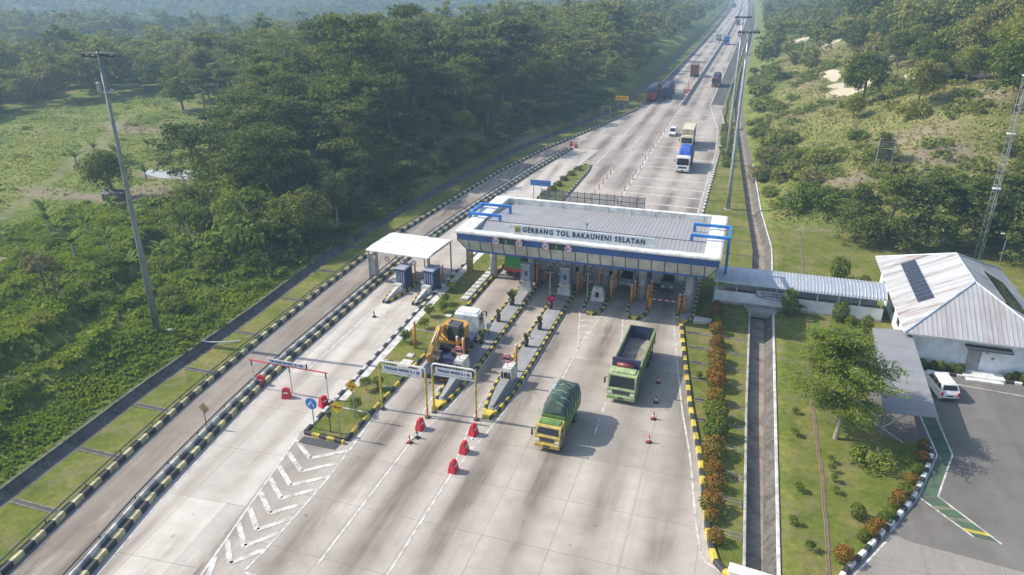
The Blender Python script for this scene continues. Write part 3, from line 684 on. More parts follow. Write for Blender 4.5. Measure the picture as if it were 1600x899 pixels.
# ------------------------------------------------------------------ planted island on the left of the lanes
IL = lambda y: float(np.interp(y, [42.9, 52.5, 67, 81, 100], [-31.9, -32.3, -33.0, -33.2, -33.2]))
IR = lambda y: float(np.interp(y, [42.9, 60, 75, 100], [-27.95, -27.75, -28.0, -28.1]))
isl = thing('planted_island', 'long grass planted island between the exit road and the truck lane', 'traffic island', (0, 0, 0))
ys = np.arange(43.2, 100.1, 1.0)
vs = []; q = []; mi_ = []
cols = (0, .04, .17, .21, .6, 1.0)
for y in ys:
    a, b_ = IL(y)+.3, IR(y)-.25
    for t in cols: vs.append((a+(b_-a)*t, y, .2 if t > .3 else .205))
for j in range(len(ys)-1):
    for k in range(5):
        i = j*6+k; q.append((i, i+1, i+7, i+6)); mi_.append([0, 0, 0, 1, 1][k] if ys[j] > 48 else 1)
link('lawn', quad_mesh('lawn', vs, q, [M['conc_white'], M['lawn']], mi_), isl)
def alt_kerb(pts, step, w, h, mats, parent, name='kerb', z=0.0):
    mb = MB(); kerb_mesh(mb, resample(pts, step), kerbprof(w, h), (0, 1), z=z); return mb.build(name, mats, parent)
alt_kerb([(IL(y)+.15, y) for y in np.arange(43.0, 100, .5)], .95, .36, .36, [M['black'], M['conc_white']], isl)
alt_kerb([(IR(y)-.12, y) for y in np.arange(43.1, 100, .5)], .95, .3, .32, BYb, isl)
alt_kerb([(IL(43)+.1, 43.0), (IR(43)-.1, 42.75)], .72, .3, .32, BYb, isl)
mb = MB(); mb.box(-31.7, -28.3, 41.75, 42.65, .004, .02); mb.build('paved_nose', M['darkgrey'], isl)
mb = MB()
for y in (47.1, 51.5, 56, 63): mb.box(IL(y)+1.2, IR(y)-.25, y-.09, y+.09, .2, .27)
mb.build('drain_strip', M['kerbstone'], isl)
for k, y in enumerate(np.arange(71.5, 81, 1.15)):
    mb = MB(); mb.box(-29.3, -28.35, y, y+.85, .2, .5, .05); mb.build('concrete_block', M['conc_white'], isl)
for x, y in ((-29.0, 67.2), (-29.1, 57.6)):
    mb = MB(); mb.box(x-.35, x+.35, y-.35, y+.35, .2, .3, .03); mb.build('manhole_cover', M['conc_white'], isl)
mb = MB(); mb.box(-29.4, -28.2, 55.2, 56.6, .2, .34, .04); mb.build('plinth', M['conc_white'], isl)

# ------------------------------------------------------------------ toll islands
def island_outline(xl, xr, y0, nose, y1):
    c = (xl+xr)/2
    return [(c-.18, y0), (c-.55*(xr-xl)/2, y0+nose*.3), (xl+.05, y0+nose), (xl, y0+nose+1.2), (xl, y1)], [(c+.18, y0), (c+.55*(xr-xl)/2, y0+nose*.3), (xr-.05, y0+nose), (xr, y0+nose+1.2), (xr, y1)]
def toll_island(xl, xr, y0, nose, y1, label, tipcol):
    t = thing('toll_island', label, 'traffic island', ((xl+xr)/2, y0, 0))
    ox, oy = (xl+xr)/2, y0
    Lp, Rp = island_outline(xl-ox, xr-ox, 0, nose, y1-y0)
    mb = MB(); ins = .22
    top = [(x+ins, y+.1) for x, y in Lp]+[(x-ins, y+.1) for x, y in Rp[::-1]]
    mb.prism(top, .0, .27); mb.build('slab', M['island'], t)
    alt_kerb(Lp, .62, .3, .31, BYb if tipcol else BY, t); alt_kerb(Rp, .62, .3, .31, BYb, t)
    mb = MB(); c = 0
    mb.prism([(-.3, -.05), (.3, -.05), (.52, nose*.17), (.3, nose*.2), (-.3, nose*.2), (-.52, nose*.17)], 0, .4); mb.build('nose_cap', M['yellow'], t)
    return t
isl1 = toll_island(-24.0, -22.0, 49.6, 5.2, 96, 'toll island with a grey wedge nose beside the truck lane, gauge post at its tip', True)
isl2 = toll_island(-19.35, -17.25, 49.6, 4.6, 96, 'toll island with a boat shaped grey wedge and a pink flowering pot', True)
isl3 = toll_island(-15.35, -13.15, 72.6, 1.4, 96, 'short toll island carrying a white machine box under the middle of the canopy edge', False)
isl4 = toll_island(-10.5, -8.35, 72.9, 1.4, 96, 'short toll island at the column with a pair of orange bollards on each side', False)
isl5 = toll_island(-5.0, -3.3, 73.6, 1.2, 96, 'narrow toll island at the right edge of the canopy next to the lawn', False)
mb = MB(); mb.prism([(-3.15, 73.7), (-1.2, 74.2), (-1.0, 74.9), (-3.15, 75.1)], .1, .4)
tag(mb.build('kerb_block', M['conc_white']), 'pale concrete kerb stub sticking into the lawn beside the rightmost toll island', 'kerb')
# wedge crash cushions with a little machine housing on the two long islands
def wedge(x, y0, label):
    t = thing('crash_wedge', label, 'crash barrier', (x, y0, 0))
    mb = MB()
    v = [(-.12, .8, .27), (.12, .8, .27), (.62, 5.4, .27), (-.62, 5.4, .27), (-.1, .8, .42), (.1, .8, .42), (.38, 4.2, 1.05), (-.38, 4.2, 1.05), (.5, 5.4, 1.2), (-.5, 5.4, 1.2)]
    mb.raw(v, [(0, 1, 5, 4), (4, 5, 6, 7), (7, 6, 8, 9), (1, 2, 8, 6, 5), (3, 0, 4, 7, 9), (2, 3, 9, 8)]); mb.build('wedge', M['island'], t)
    mb = MB(); mb.raw([(-.6, 4.6, .9), (.6, 4.6, .9), (.6, 6.3, .27), (-.6, 6.3, .27), (-.42, 4.9, 1.9), (.42, 4.9, 1.9), (.5, 6.3, 1.9), (-.5, 6.3, 1.9)],
                      [(0, 1, 5, 4), (1, 2, 6, 5), (2, 3, 7, 6), (3, 0, 4, 7), (4, 5, 6, 7)]); mb.build('housing', M['conc_white'], t)
    for sx in (-1, 1):
        mb = MB(); mb.box(sx*.34-.1, sx*.34+.1, 4.5, 4.62, 1.1, 1.7, .02); mb.build('dark_slot', M['darkgrey'], t)
    mb = MB(); mb.box(-.18, .18, 4.58, 4.66, 1.15, 1.65); mb.build('window', M['glass'], t)
    mb = MB(); mb.cyl(0, 5.2, 1.9, 2.5, .05, 8); mb.disc((0, 5.1, 2.85), (0, -1, .1), .46, 20, .05); sg = mb.build('round_sign', M['white'], t)
    mb = MB(); mb.m = 0
    mb.tube([(.40*math.cos(a), 5.06, 2.85+.40*math.sin(a)) for a in np.linspace(0, 2*math.pi, 25)], .06, 6, False); mb.m = 1; mb.box(-.3, .3, 5.03, 5.07, 2.72, 2.98)
    mb.build('sign_symbol', [M['red'], M['darkgrey']], sg)
    return t
wedge(-23.0, 50.3, 'grey wedge crash cushion with a round sign on the island beside the excavator truck')
wedge(-18.3, 50.3, 'grey boat shaped crash cushion with a round sign, nearer the middle of the plaza')

# ------------------------------------------------------------------ big canopy
cp = thing('toll_canopy', 'wide toll gate canopy with a grey ribbed roof, white rim and blue band', 'toll canopy', (-15.5, 80, 0))
X0, X1, Y0, Y1 = -14.45, 14.5, -7.8, 6.9
def ring(mb, outs, ins, zo, zi):
    (a, b_, c_, d), (e, f, g, h) = outs, ins
    P = lambda x, y, z: (x, y, z)
    O = [P(a, c_, zo), P(b_, c_, zo), P(b_, d, zo), P(a, d, zo)]; I_ = [P(e, g, zi), P(f, g, zi), P(f, h, zi), P(e, h, zi)]
    for k in range(4): mb.face(O[k], O[(k+1) % 4], I_[(k+1) % 4], I_[k])
mb = MB()   # white rim: flat top border and rounded outer edge
def rect(d, z): return [(X0-d, Y0-d, z), (X1+d, Y0-d, z), (X1+d, Y1+d, z), (X0-d, Y1+d, z)]
inn = [(X0+1.75, Y0+1.0, 8.42), (X1-1.75, Y0+1.0, 8.42), (X1-1.75, Y1-.6, 8.42), (X0+1.75, Y1-.6, 8.42)]
stack = [[(x, y, 7.6) for x, y, z in inn], inn, rect(-.2, 8.5), rect(.0, 8.42), rect(.05, 8.26), rect(.0, 8.12), rect(-.12, 8.09)]
for A, B in zip(stack[:-1], stack[1:]):
    for k in range(4): mb.face(A[k], A[(k+1) % 4], B[(k+1) % 4], B[k])
mb.build('rim', M['white'], cp)
mb = MB()
A, B = rect(-.1, 8.11), rect(-.14, 7.36)
for k in range(4): mb.face(A[k], A[(k+1) % 4], B[(k+1) % 4], B[k])
mb.build('blue_band', M['navy'], cp)
def rect2(dx, dy, z): return [(X0+dx, Y0+dy, z), (X1-dx, Y0+dy, z), (X1-dx, Y1-dy, z), (X0+dx, Y1-dy, z)]
mb = MB(); A, B = rect2(.12, .12, 7.38), rect2(1.15, .6, 6.05)
for k in range(4): mb.face(A[k], A[(k+1) % 4], B[(k+1) % 4], B[k])
mb.m = 1
for k in range(22):
    x = X0+.14+(X1-X0-.28)*k/21; xi = min(max(x, X0+1.15), X1-1.15)
    mb.tube([(x, Y0+.12, 7.36), (xi, Y0+.59, 6.05)], .05, 4); mb.tube([(x, Y1-.12, 7.36), (xi, Y1-.59, 6.05)], .05, 4)
for k in range(12):
    y = Y0+.14+(Y1-Y0-.28)*k/11; yi = min(max(y, Y0+.6), Y1-.6)
    mb.tube([(X0+.12, y, 7.36), (X0+1.14, yi, 6.05)], .05, 4); mb.tube([(X1-.12, y, 7.36), (X1-1.14, yi, 6.05)], .05, 4)
sk = mb.build('fascia_panels', [M['panel'], M['darkgrey']], cp)
mb = MB(); A, B, C_ = rect2(1.1, .56, 6.08), rect2(1.06, .54, 5.88), rect2(1.5, 1.1, 5.9)
for U, V in ((A, B), (B, C_)):
    for k in range(4): mb.face(U[k], U[(k+1) % 4], V[(k+1) % 4], V[k])
mb.build('lower_lip', M['navy'], cp)
mb = MB(); mb.face(*rect2(1.4, 1.0, 5.96)); mb.build('soffit', M['grey'], cp)
yr = -2.7   # ridge line of the low roof
mb = MB()
e0, e1, f0, f1 = X0+1.6, X1-1.6, Y0+1.2, Y1-.5
mb.face((e0, f0, 7.8), (e1, f0, 7.8), (e1, yr-.03, 8.22), (e0, yr-.03, 8.22)); mb.face((e0, yr+.03, 8.22), (e1, yr+.03, 8.22), (e1, f1, 7.72), (e0, f1, 7.72))
mb.face((e0, f0, 7.8), (e0, yr, 8.22), (e0, f1, 7.72)); mb.face((e1, f0, 7.8), (e1, f1, 7.72), (e1, yr, 8.22))
rf = mb.build('roof', M['roofgrey'], cp)
mb = MB(); mb.tube([(e0, yr, 8.23), (e1, yr, 8.23)], .055, 5); mb.build('ridge_flashing', M['darkgrey'], rf)
mb = MB()
for k in range(9): mb.tube([(e0+1.5+k*2.9, f1-.1, 7.74), (e0+1.5+k*2.9, f1-.25, 8.35)], .035, 5)
mb.tube([(-.5, yr-.1, 8.2), (-.5, yr-.1, 8.95)], .06, 6); mb.box(-.62, -.38, yr-.2, yr, 8.9, 9.15, .03); mb.build('roof_post', M['grey'], rf)
for xo, xi in ((-14.6, -10.9), (15.0, 11.1)):
    hp = MB(); s_ = .15
    for y in (-2.6, 1.3):
        hp.box(min(xo, xi)-s_, max(xo, xi)+s_, y-s_, y+s_, 8.75, 9.05, .02)
        hp.box(xi-s_, xi+s_, y-s_, y+s_, 7.98, 8.752); hp.box(xo-s_, xo+s_, y-s_, y+s_, 2.2 if xo > 0 and y > 0 else 7.3, 8.752)
    hp.box(xo-s_+.005, xo+s_-.005, -2.6+s_, 1.3-s_, 8.76, 9.04); hp.build('portal_hoop', M['blue'], cp)
    if xo > 0:
        mb = MB(); mb.box(xo-.12, xo+.12, 1.18, 1.42, .1, 2.203); mb.build('hoop_foot', M['paleyellow'], cp)
cols_ = [(-12.6, -.2, 'column'), (-7.55, -.6, 'column'), (-2.8, -.6, 'column'), (1.6, -.6, 'column'), (6.1, -2.1, 'column'), (11.45, -3.7, 'column'),
         (-12.6, 5.5, 'column'), (-7.55, 5.5, 'column'), (-2.8, 5.5, 'column'), (1.6, 5.5, 'column'), (6.1, 5.5, 'column'), (11.45, 5.5, 'column')]
for x, y, mm in cols_:
    mb = MB(); mb.smooth = True; mb.cyl(x, y, .15, 5.98, .42, 24); mb.build('column', M[mm], cp)
mb = MB(); mb.box(-16.4, -15.7, .2, .8, .1, 5.95, .03); mb.build('square_column', M['columnyel'], cp)
mb = MB(); mb.box(-16.3, -12.5, .3, .7, 5.5, 5.9); mb.build('beam', M['panel'], cp)
mb = MB(); mb.smooth = False; mb.tube([(11.9, -7.0, 5.5), (12.2, -6.5, 5.0)], .06, 6); mb.build('drain_spout', M['grey'], cp)
# lane signs on the blue band
M['signrim'] = paint('faded_red_rim', (.5, .2, .28), .5)
def lane_sign(x, kind, parent):
    if kind == 'dark':
        mb = MB(); mb.box(x-.62, x+.62, Y0+.02, Y0+.08, 7.42, 8.06, .02); p_ = mb.build('lane_display', M['black'], parent)
        mb = MB(); mb.m = 0; mb.box(x-.04, x+.04, Y0-.02, Y0+.015, 7.58, 7.93); mb.face((x-.16, Y0-.012, 7.68), (x, Y0-.012, 7.52), (x+.16, Y0-.012, 7.68)); mb.build('arrow', M['greenled'], p_)
    else:
        mb = MB(); mb.disc((x, Y0-.04, 7.73), (0, -1, 0), .4, 24, .1); p_ = mb.build('lane_sign', M['white'], parent)
        mb = MB(); mb.tube([(x+.37*math.cos(a), Y0-.1, 7.73+.37*math.sin(a)) for a in np.linspace(0, 2*math.pi, 25)], .05, 5, False); mb.build('red_rim', M['signrim'], p_)
        lettering('sign_number', kind, .34, M['navy'], p_, (x, Y0-.12, 7.73), width=None, bold=.012)
m, nt, b = newmat('green_display'); b.inputs['Base Color'].default_value = (.02, .2, .06, 1); b.inputs['Emission Color'].default_value = (.1, 1, .3, 1); b.inputs['Emission Strength'].default_value = .15
M['greenled'] = m
for x, k in ((-9.6, '2,1'), (-8.45, 'dark'), (-6.9, '5,1'), (-3.9, '2,1'), (-2.7, 'dark'), (-1.35, '5,1')): lane_sign(x, k, cp)
mb = MB()   # dark infill between the displays
mb.box(-9.9, -6.4, Y0+.062, Y0+.075, 7.4, 8.08); mb.box(-4.3, -.9, Y0+.062, Y0+.075, 7.4, 8.08); mb.build('display_backing', M['black'], cp)
# name board
M['navyletter'] = paint('navy_letter', (.015, .03, .06), .5)
M['boardwhite'] = paint('board_pale_blue', (.66, .72, .78), .5, scale=.8, dirt=.1)
nb = thing('name_board', 'long pale name board standing on the canopy rim with the gate name in dark capitals', 'sign board', (-15.75, 73.0, 8.46))
mb = MB(); n_ = 10
outl = [(-8.0, .18)]
pr = [(-8.05, .15), (-8.05, .98), (-7.85, 1.12), (7.85, 1.12), (8.05, .98), (8.05, .3), (7.85, .12), (-7.85, .12)]
mb.profy(pr, -.06, .06); mb.build('board', M['boardwhite'], nb)
for k in range(9):
    mb = MB(); mb.box(-7.4+k*1.85-.04, -7.4+k*1.85+.04, -.03, .03, -.02, .125); mb.tube([(-7.4+k*1.85, .0, .06), (-7.4+k*1.85, .3, .03)], .025, 5); mb.build('bracket', M['galv'], nb)
lettering('lettering', 'GERBANG TOL BAKAUHENI SELATAN', .8, M['navyletter'] if 'navyletter' in M else M['black'], nb, (.2, -.075, .6), width=13.4, bold=.03, space=1.3)
mb = MB(); mb.m = 0; mb.box(-7.45, -6.75, -.1, -.061, .22, 1.02, .02); mb.m = 1
for k in range(3):
    cxk = -7.33+k*.19
    mb.tube([(cxk, -.105, .3), (cxk+.03, -.105, .6), (cxk+.11, -.105, .78), (cxk+.14, -.105, .3)], .028, 4)
mb.build('emblem', [M['yellow'], M['navy']], nb)

# ------------------------------------------------------------------ machines, booths and bollards on the toll islands
def pay_machine(x, y, label, box=True):
    t = thing('pay_machine', label, 'toll machine', (x, y, .27), 0, 'toll pay machines')
    mb = MB(); mb.raw([(-.82, -.5, 0), (.82, -.5, 0), (.82, .6, 0), (-.82, .6, 0), (-.6, -.34, 1.35), (.66, -.34, 1.35), (.66, .5, 1.35), (-.6, .5, 1.35)],
                      [(0, 1, 5, 4), (1, 2, 6, 5), (2, 3, 7, 6), (3, 0, 4, 7), (4, 5, 6, 7)]); mb.build('plinth', M['conc_white'], t)
    if box:
        mb = MB(); mb.box(-.55, .62, -.28, .5, 1.38, 3.25, .07); bx = mb.build('cabinet', M['boothgrey'], t)
        mb = MB(); mb.box(-.42, -.34, -.3, -.27, 1.7, 2.9); mb.box(-.1, .3, -.3, -.27, 1.9, 2.5); mb.build('slot', M['boothblue'], bx)
        mb = MB(); mb.box(-.58, .65, -.31, .53, 3.252, 3.36, .03); mb.build('lid', M['offwhite'], t)
        mb = MB(); mb.box(.02, .09, -.38, -.35, 1.1, 1.45); mb.box(-.7, -.45, -.42, -.36, .9, 1.1); mb.build('reader', M['darkgrey'], t)
    else:
        mb = MB(); mb.box(-.55, .55, -.3, .4, 1.38, 1.65, .05); mb.build('lid', M['offwhite'], t)
        mb = MB(); mb.box(-.18, .18, -.52, -.4, .5, 1.1, .02); mb.build('screen', M['glass'], t)
    return t
pay_machine(-22.95, 76.6, 'grey blue pay machine cabinet on a white plinth next to the green covered truck')
pay_machine(-18.3, 76.9, 'grey blue pay machine cabinet on a white plinth above the pink flower pot island')
pay_machine(-14.2, 76.4, 'low white pay machine box with a dark screen on the middle toll island', False)
def toll_booth(x, y, label):
    t = thing('toll_booth', label, 'toll booth', (x, y, .27), 0, 'toll booths under the canopy')
    mb = MB(); mb.box(-.7, .7, -1.1, 1.1, 0, 2.7, .06); mb.build('cabin', M['offwhite'], t)
    mb = MB(); mb.box(-.2, .2, -1.13, -1.08, 1.5, 2.3); mb.build('window', M['glass'], t)
    for sx in (-1, 1):
        mb = MB(); mb.box(sx*.71-.02, sx*.71+.02, -.8, .5, 1.1, 2.2); mb.build('window', M['glass'], t)
    mb = MB(); mb.box(-.85, .85, -1.25, 1.25, 2.702, 2.85, .04); mb.build('roof', M['grey'], t)
    return t
for x, y, l in ((-22.9, 84.5, 'white toll booth behind the leftmost grey pay machine'), (-17.55, 81.2, 'white toll booth with a dark window behind the second pay machine'), (-13.45, 81.2, 'white toll booth with a dark window behind the low machine box'), (-8.3, 84.5, 'white toll booth to the right of the column on the bollard island')):
    toll_booth(x, y, l)
def bollard(x, y, h, label, z=.27):
    t = thing('bollard', label, 'bollard', (x, y, z), 0, 'orange bollards of the toll islands')
    mb = MB(); mb.smooth = True; mb.cyl(0, 0, 0, h, .13, 12); mb.build('post', M['orange'], t)
    mb = MB(); mb.cyl(0, 0, h, h+.09, .14, 12, .09); mb.build('cap', M['offwhite'], t)
    return t
for x, y, h, l in ((-29.3, 59.2, 2.9, 'tall orange bollard standing in the planted island beside the excavator'), (-23.9, 57.2, 3.0, 'tall orange bollard on the wedge island, left one of the pair'), (-23.2, 57.0, 3.0, 'tall orange bollard on the wedge island, right one of the pair'),
                   (-18.2, 57.8, 2.8, 'tall orange bollard behind the round sign of the boat shaped crash cushion')):
    bollard(x, y, h, l)
for k, (x, y, h) in enumerate(((-16.9, 77.6, 2.6), (-16.6, 78.4, 2.6), (-12.9, 77.6, 2.7), (-12.6, 78.6, 2.7), (-12.75, 76.9, 2.3), (-14.5, 78.4, 3.0), (-10.3, 76.2, 2.4), (-10.1, 77.2, 2.5), (-8.5, 76.6, 2.4), (-8.3, 77.8, 2.5), (-4.9, 75.2, 2.4), (-4.45, 75.5, 2.4), (-22.2, 79, 2.6))):
    bollard(x, y, h, 'orange steel bollard with a pale cap guarding the machines under the canopy edge')
def boom_gate(x, y, ln, label):
    t = thing('boom_gate', label, 'boom gate', (x, y, .27), 0, 'toll lane boom gates')
    mb = MB(); mb.box(-.2, .2, -.2, .2, 0, 1.1, .04); mb.build('housing', M['orange'], t)
    mb = MB(); n = 8
    for k in range(n):
        mb.m = k % 2; mb.box(.2+ln*k/n, .2+ln*(k+1)/n, -.05, .05, .86, .98)
    mb.build('arm', [M['offwhite'], M['red']], t)
boom_gate(-16.8, 79.3, 3.0, 'lowered boom gate across the lane left of the low white machine box'); boom_gate(-8.2, 76.5, 2.9, 'lowered boom gate across the rightmost toll lane'); boom_gate(-21.7, 80.5, 2.8, 'lowered boom gate across the lane between the two grey pay machines')
for x, y, h, l in ((-19.5, 74.8, 3.6, 'thin pale height pole beside the second pay machine'), (-15.4, 76.2, 3.4, 'thin pale pole to the left of the low white machine box')):
    mb = MB(); mb.cyl(x, y, .1, h, .06, 8); mb.m = 1; mb.cyl(x, y, h, h+.12, .1, 8); tag(mb.build('marker_pole', [M['paleyellow'], M['offwhite']]), l, 'pole')

# ------------------------------------------------------------------ small exit booth shelter on the left
wc = thing('exit_shelter', 'small flat white shelter roof over the two booths of the exit road', 'shelter', (-38, 77, 0), R_(-3))
mb = MB(); mb.profx([(-3.6, 4.05), (-3.6, 4.2), (-2.0, 4.36), (2.4, 4.36), (3.4, 4.2), (3.4, 4.05)], -4.2, 4.2); mb.build('roof', M['white'], wc)
for x, y in ((-4.0, -3.3), (4.0, -3.2), (-4.0, 3.1), (4.0, 3.1), (0.2, 3.1), (.9, 3.1)):
    mb = MB(); mb.box(x-.07, x+.07, y-.07, y+.07, 0, 4.06); mb.build('post', M['grey'], wc)
mb = MB(); mb.box(-4.25, -3.3, -3.2, -2.3, 0, 3.6, .03); mb.build('end_cabin', M['column'], wc)
mb = MB(); mb.tube([(-3.9, -3.2, 1.6), (3.9, -2.6, 1.4)], .05, 6); mb.build('rail', M['grey'], wc)
for x in (-3.2, -1.4, .6, 2.2):
    mb = MB(); mb.disc((x, -3.35, 3.3), (0, -1, 0), .33, 18, .05); p_ = mb.build('lane_sign', M['white'], wc)
    mb = MB(); mb.tube([(x+.29*math.cos(a), -3.39, 3.3+.29*math.sin(a)) for a in np.linspace(0, 2*math.pi, 19)], .035, 5, False); mb.build('red_rim', M['red'], p_)
def exit_booth(x, y, label):
    t = thing('ticket_booth', label, 'toll booth', (x, y, 0), R_(-3), 'blue ticket booths of the exit road')
    mb = MB(); mb.prism([(-.25, -4.4), (.25, -4.4), (.7, -2.2), (.75, 5), (-.75, 5), (-.7, -2.2)], 0, .28); mb.build('island', M['island'], t)
    alt_kerb([(-.2, -4.5), (-.75, -2.2), (-.8, 5)], .6, .2, .34, BYb, t); alt_kerb([(.2, -4.5), (.75, -2.2), (.8, 5)], .6, .2, .34, BYb, t)
    mb = MB(); mb.box(-.65, .65, -.6, 1.2, .28, 2.75, .06); c = mb.build('cabin', M['boothblue'], t)
    mb = MB()
    for k in range(4): mb.box(-.55+k*.3, -.4+k*.3, -.63, -.58, .8, 2.5)
    mb.build('front_panel', M['boothgrey'], c)
    mb = MB(); mb.box(-.72, .72, -.7, 1.3, 2.752, 2.9, .05); mb.build('roof', M['boothgrey'], t)
    mb = MB(); mb.box(-.6, .5, -1.5, -.85, .28, 1.15, .05); mb.build('concrete_block', M['conc_white'], t)
    mb = MB(); mb.raw([(-.18, -4.0, .28), (.18, -4.0, .28), (.3, -1.6, .28), (-.3, -1.6, .28), (-.12, -3.9, .45), (.12, -3.9, .45), (.25, -1.6, .95), (-.25, -1.6, .95)], [(0, 1, 5, 4), (1, 2, 6, 5), (2, 3, 7, 6), (3, 0, 4, 7), (4, 5, 6, 7)]); mb.build('wedge', M['conc_white'], t)
    mb = MB(); mb.cyl(-.45, -1.3, 1.15, 1.3, .04, 6); mb.disc((-.45, -1.35, 1.62), (0, -1, 0), .33, 18, .05); s = mb.build('round_sign', M['white'], t)
    mb = MB(); mb.tube([(-.45+.28*math.cos(a), -1.39, 1.62+.28*math.sin(a)) for a in np.linspace(0, 2*math.pi, 19)], .04, 5, False); mb.build('sign_ring', M['boothblue'], s)
    for dx in (-.25, .25):
        mb = MB(); mb.cyl(dx, 2.6, .28, 2.4, .09, 10); mb.build('bollard', M['orange'], t)
    mb = MB(); mb.box(-.3, .3, 1.7, 2.1, .28, 1.4, .03); mb.build('gate_housing', M['orange'], t)
    return t
exit_booth(-37.2, 72.9, 'blue ticket booth on the divided exit road, standing nearer the parapet'); exit_booth(-33.75, 73.4, 'blue ticket booth at the edge of the exit road beside the planted island')

# ------------------------------------------------------------------ height gauges
def gauge(x0, x1, y, h, z0, z1, text, label):
    t = thing('height_gauge', label, 'height gauge', ((x0+x1)/2, y, 0))
    w = (x1-x0)/2
    for sx, zz in ((-1, z0), (1, z1)):
        mb = MB(); n = 9
        for k in range(n):
            mb.m = 1 if k < 2 else 0; a = zz+(h-.25-zz)*k/n; b_ = zz+(h-.25-zz)*(k+1)/n
            mb.cyl(sx*w, 0, a, b_-.012, .095, 10)
        mb.build('post', [M['yellow'], M['orange'] if sx > 0 else M['yellow']], t)
        mb = MB(); mb.cyl(sx*w, 0, zz, zz+.12, .24, 10); mb.build('base', M['darkgrey'], t)
    mb = MB(); mb.tube([(-w, 0, h-.26), (-w+.06, 0, h-.1), (-w+.25, 0, h), (w-.25, 0, h), (w-.06, 0, h-.1), (w, 0, h-.26)], .085, 8); mb.build('top_bar', M['white'], t)
    mb = MB()
    for k in range(13): 
        x = -w+.5+k*(2*w-1)/12; mb.tube([(x-.1, -.01, h-.09), (x+.1, -.01, h+.09)], .045, 5)
    mb.build('rope', M['columnyel'], t)
    mb = MB(); mb.box(-w+.1, w-.1, -.05, .05, h-1.1, h-.98); mb.build('lower_bar', M['white'], t)
    mb = MB(); mb.box(-w+.3, w-.3, -.06, -.02, h-.88, h-.25); bd = mb.build('board', M['white'], t)
    lettering('lettering', text, .34, M['navy'], bd, (0, -.075, h-.56), width=2*w-1.0, bold=.008)
gauge(-27.45, -23.15, 48.3, 4.85, .12, 0, 'TINGGI MAKS 5.1 M', 'yellow posted height gauge over the truck lane with its left post at the planted island')
gauge(-22.95, -19.05, 49.25, 4.85, 0, 0, 'TINGGI MAKS 5.1 M', 'yellow posted height gauge over the second lane between the two wedge islands')
lg = thing('low_height_gauge', 'low height bar on three posts across the exit road with a white text board', 'height gauge', (-36.4, 48.0, 0))
for x in (-3.85, 0.1, 3.8):
    mb = MB()
    for k in range(5):
        mb.m = 1 if k == 4 else 0; mb.cyl(x, 0, .1+k*.55, .1+(k+1)*.55, .06, 8)
    mb.build('post', [M['offwhite'], M['darkgrey']], lg)
mb = MB(); mb.tube([(-4.1, 0, 2.88), (4.0, 0, 2.88)], .06, 6); mb.build('bar', M['red'], lg)
mb = MB(); mb.box(-2.1, 1.9, -.06, -.01, 2.96, 3.4); bd = mb.build('board', M['white'], lg); mb = MB(); mb.box(1.9, 2.0, -.03, .03, 2.9, 3.45); mb.build('stay', M['darkgrey'], lg)
lettering('lettering', 'TINGGI MAKS. 2.1 M', .3, M['navy'], bd, (-.1, -.075, 3.18), width=3.4, bold=.008)

# ------------------------------------------------------------------ barriers, cones, signs
def water_barrier(x, y, rz, label, group='red plastic barriers at the toll plaza'):
    t = thing('water_barrier', label, 'barrier', (x, y, 0), rz, group)
    mb = MB(); mb.raw([(-.42, -.3, 0), (.42, -.3, 0), (.42, .3, 0), (-.42, .3, 0), (-.36, -.26, .35), (.36, -.26, .35), (.36, .26, .35), (-.36, .26, .35), (-.3, -.12, .95), (.3, -.12, .95), (.3, .12, .95), (-.3, .12, .95)],
                      [(0, 1, 5, 4), (1, 2, 6, 5), (2, 3, 7, 6), (3, 0, 4, 7), (4, 5, 9, 8), (5, 6, 10, 9), (6, 7, 11, 10), (7, 4, 8, 11), (8, 9, 10, 11)]); mb.build('body', M['red'], t)
    mb = MB(); mb.cyl(0, 0, .95, 1.05, .1, 10); mb.build('filler_cap', M['conered'], t)
    mb = MB(); mb.box(-.2, .2, -.225, -.2, .5, .65); mb.build('reflector', M['white'], t)
for x, y, rz, l in ((-40.0, 48.6, .2, 'red plastic barrier at the parapet end of the low height bar'), (-36.5, 47.4, .35, 'red plastic barrier at the middle post of the low height bar'), (-32.6, 47.2, 1.2, 'red plastic barrier at the island end of the low height bar'),
                    (-23.05, 46.6, 1.45, 'red plastic barrier at the foot of the gauge post by the first wedge island'), (-18.55, 47.2, 1.4, 'red plastic barrier at the tip of the boat shaped island, closest to its gauge post'), (-18.4, 44.7, 1.5, 'red plastic barrier in the middle of the row of three on the lane line'), (-18.3, 42.2, 1.5, 'red plastic barrier furthest out on the lane line, last of the row of three')):
    water_barrier(x, y, rz, l)
def cone(x, y, label, dark=False, h=.75):
    t = thing('traffic_cone', label, 'cone', (x, y, 0), 0, 'traffic cones on the plaza')
    mb = MB(); mb.box(-.22, .22, -.22, .22, 0, .05, .01); mb.build('base', M['rubber'] if not dark else M['black'], t)
    mb = MB(); mb.smooth = True; zs = [.05, .26, .44, .6, h]; r = lambda z: .17-.14*(z/h)
    for k in range(4):
        mb.m = 1 if k in (1,) else 0; mb.cyl(0, 0, zs[k], zs[k+1], r(zs[k]), 12, r(zs[k+1]))
    mb.build('body', [M['black'] if dark else M['conered'], M['white']], t)
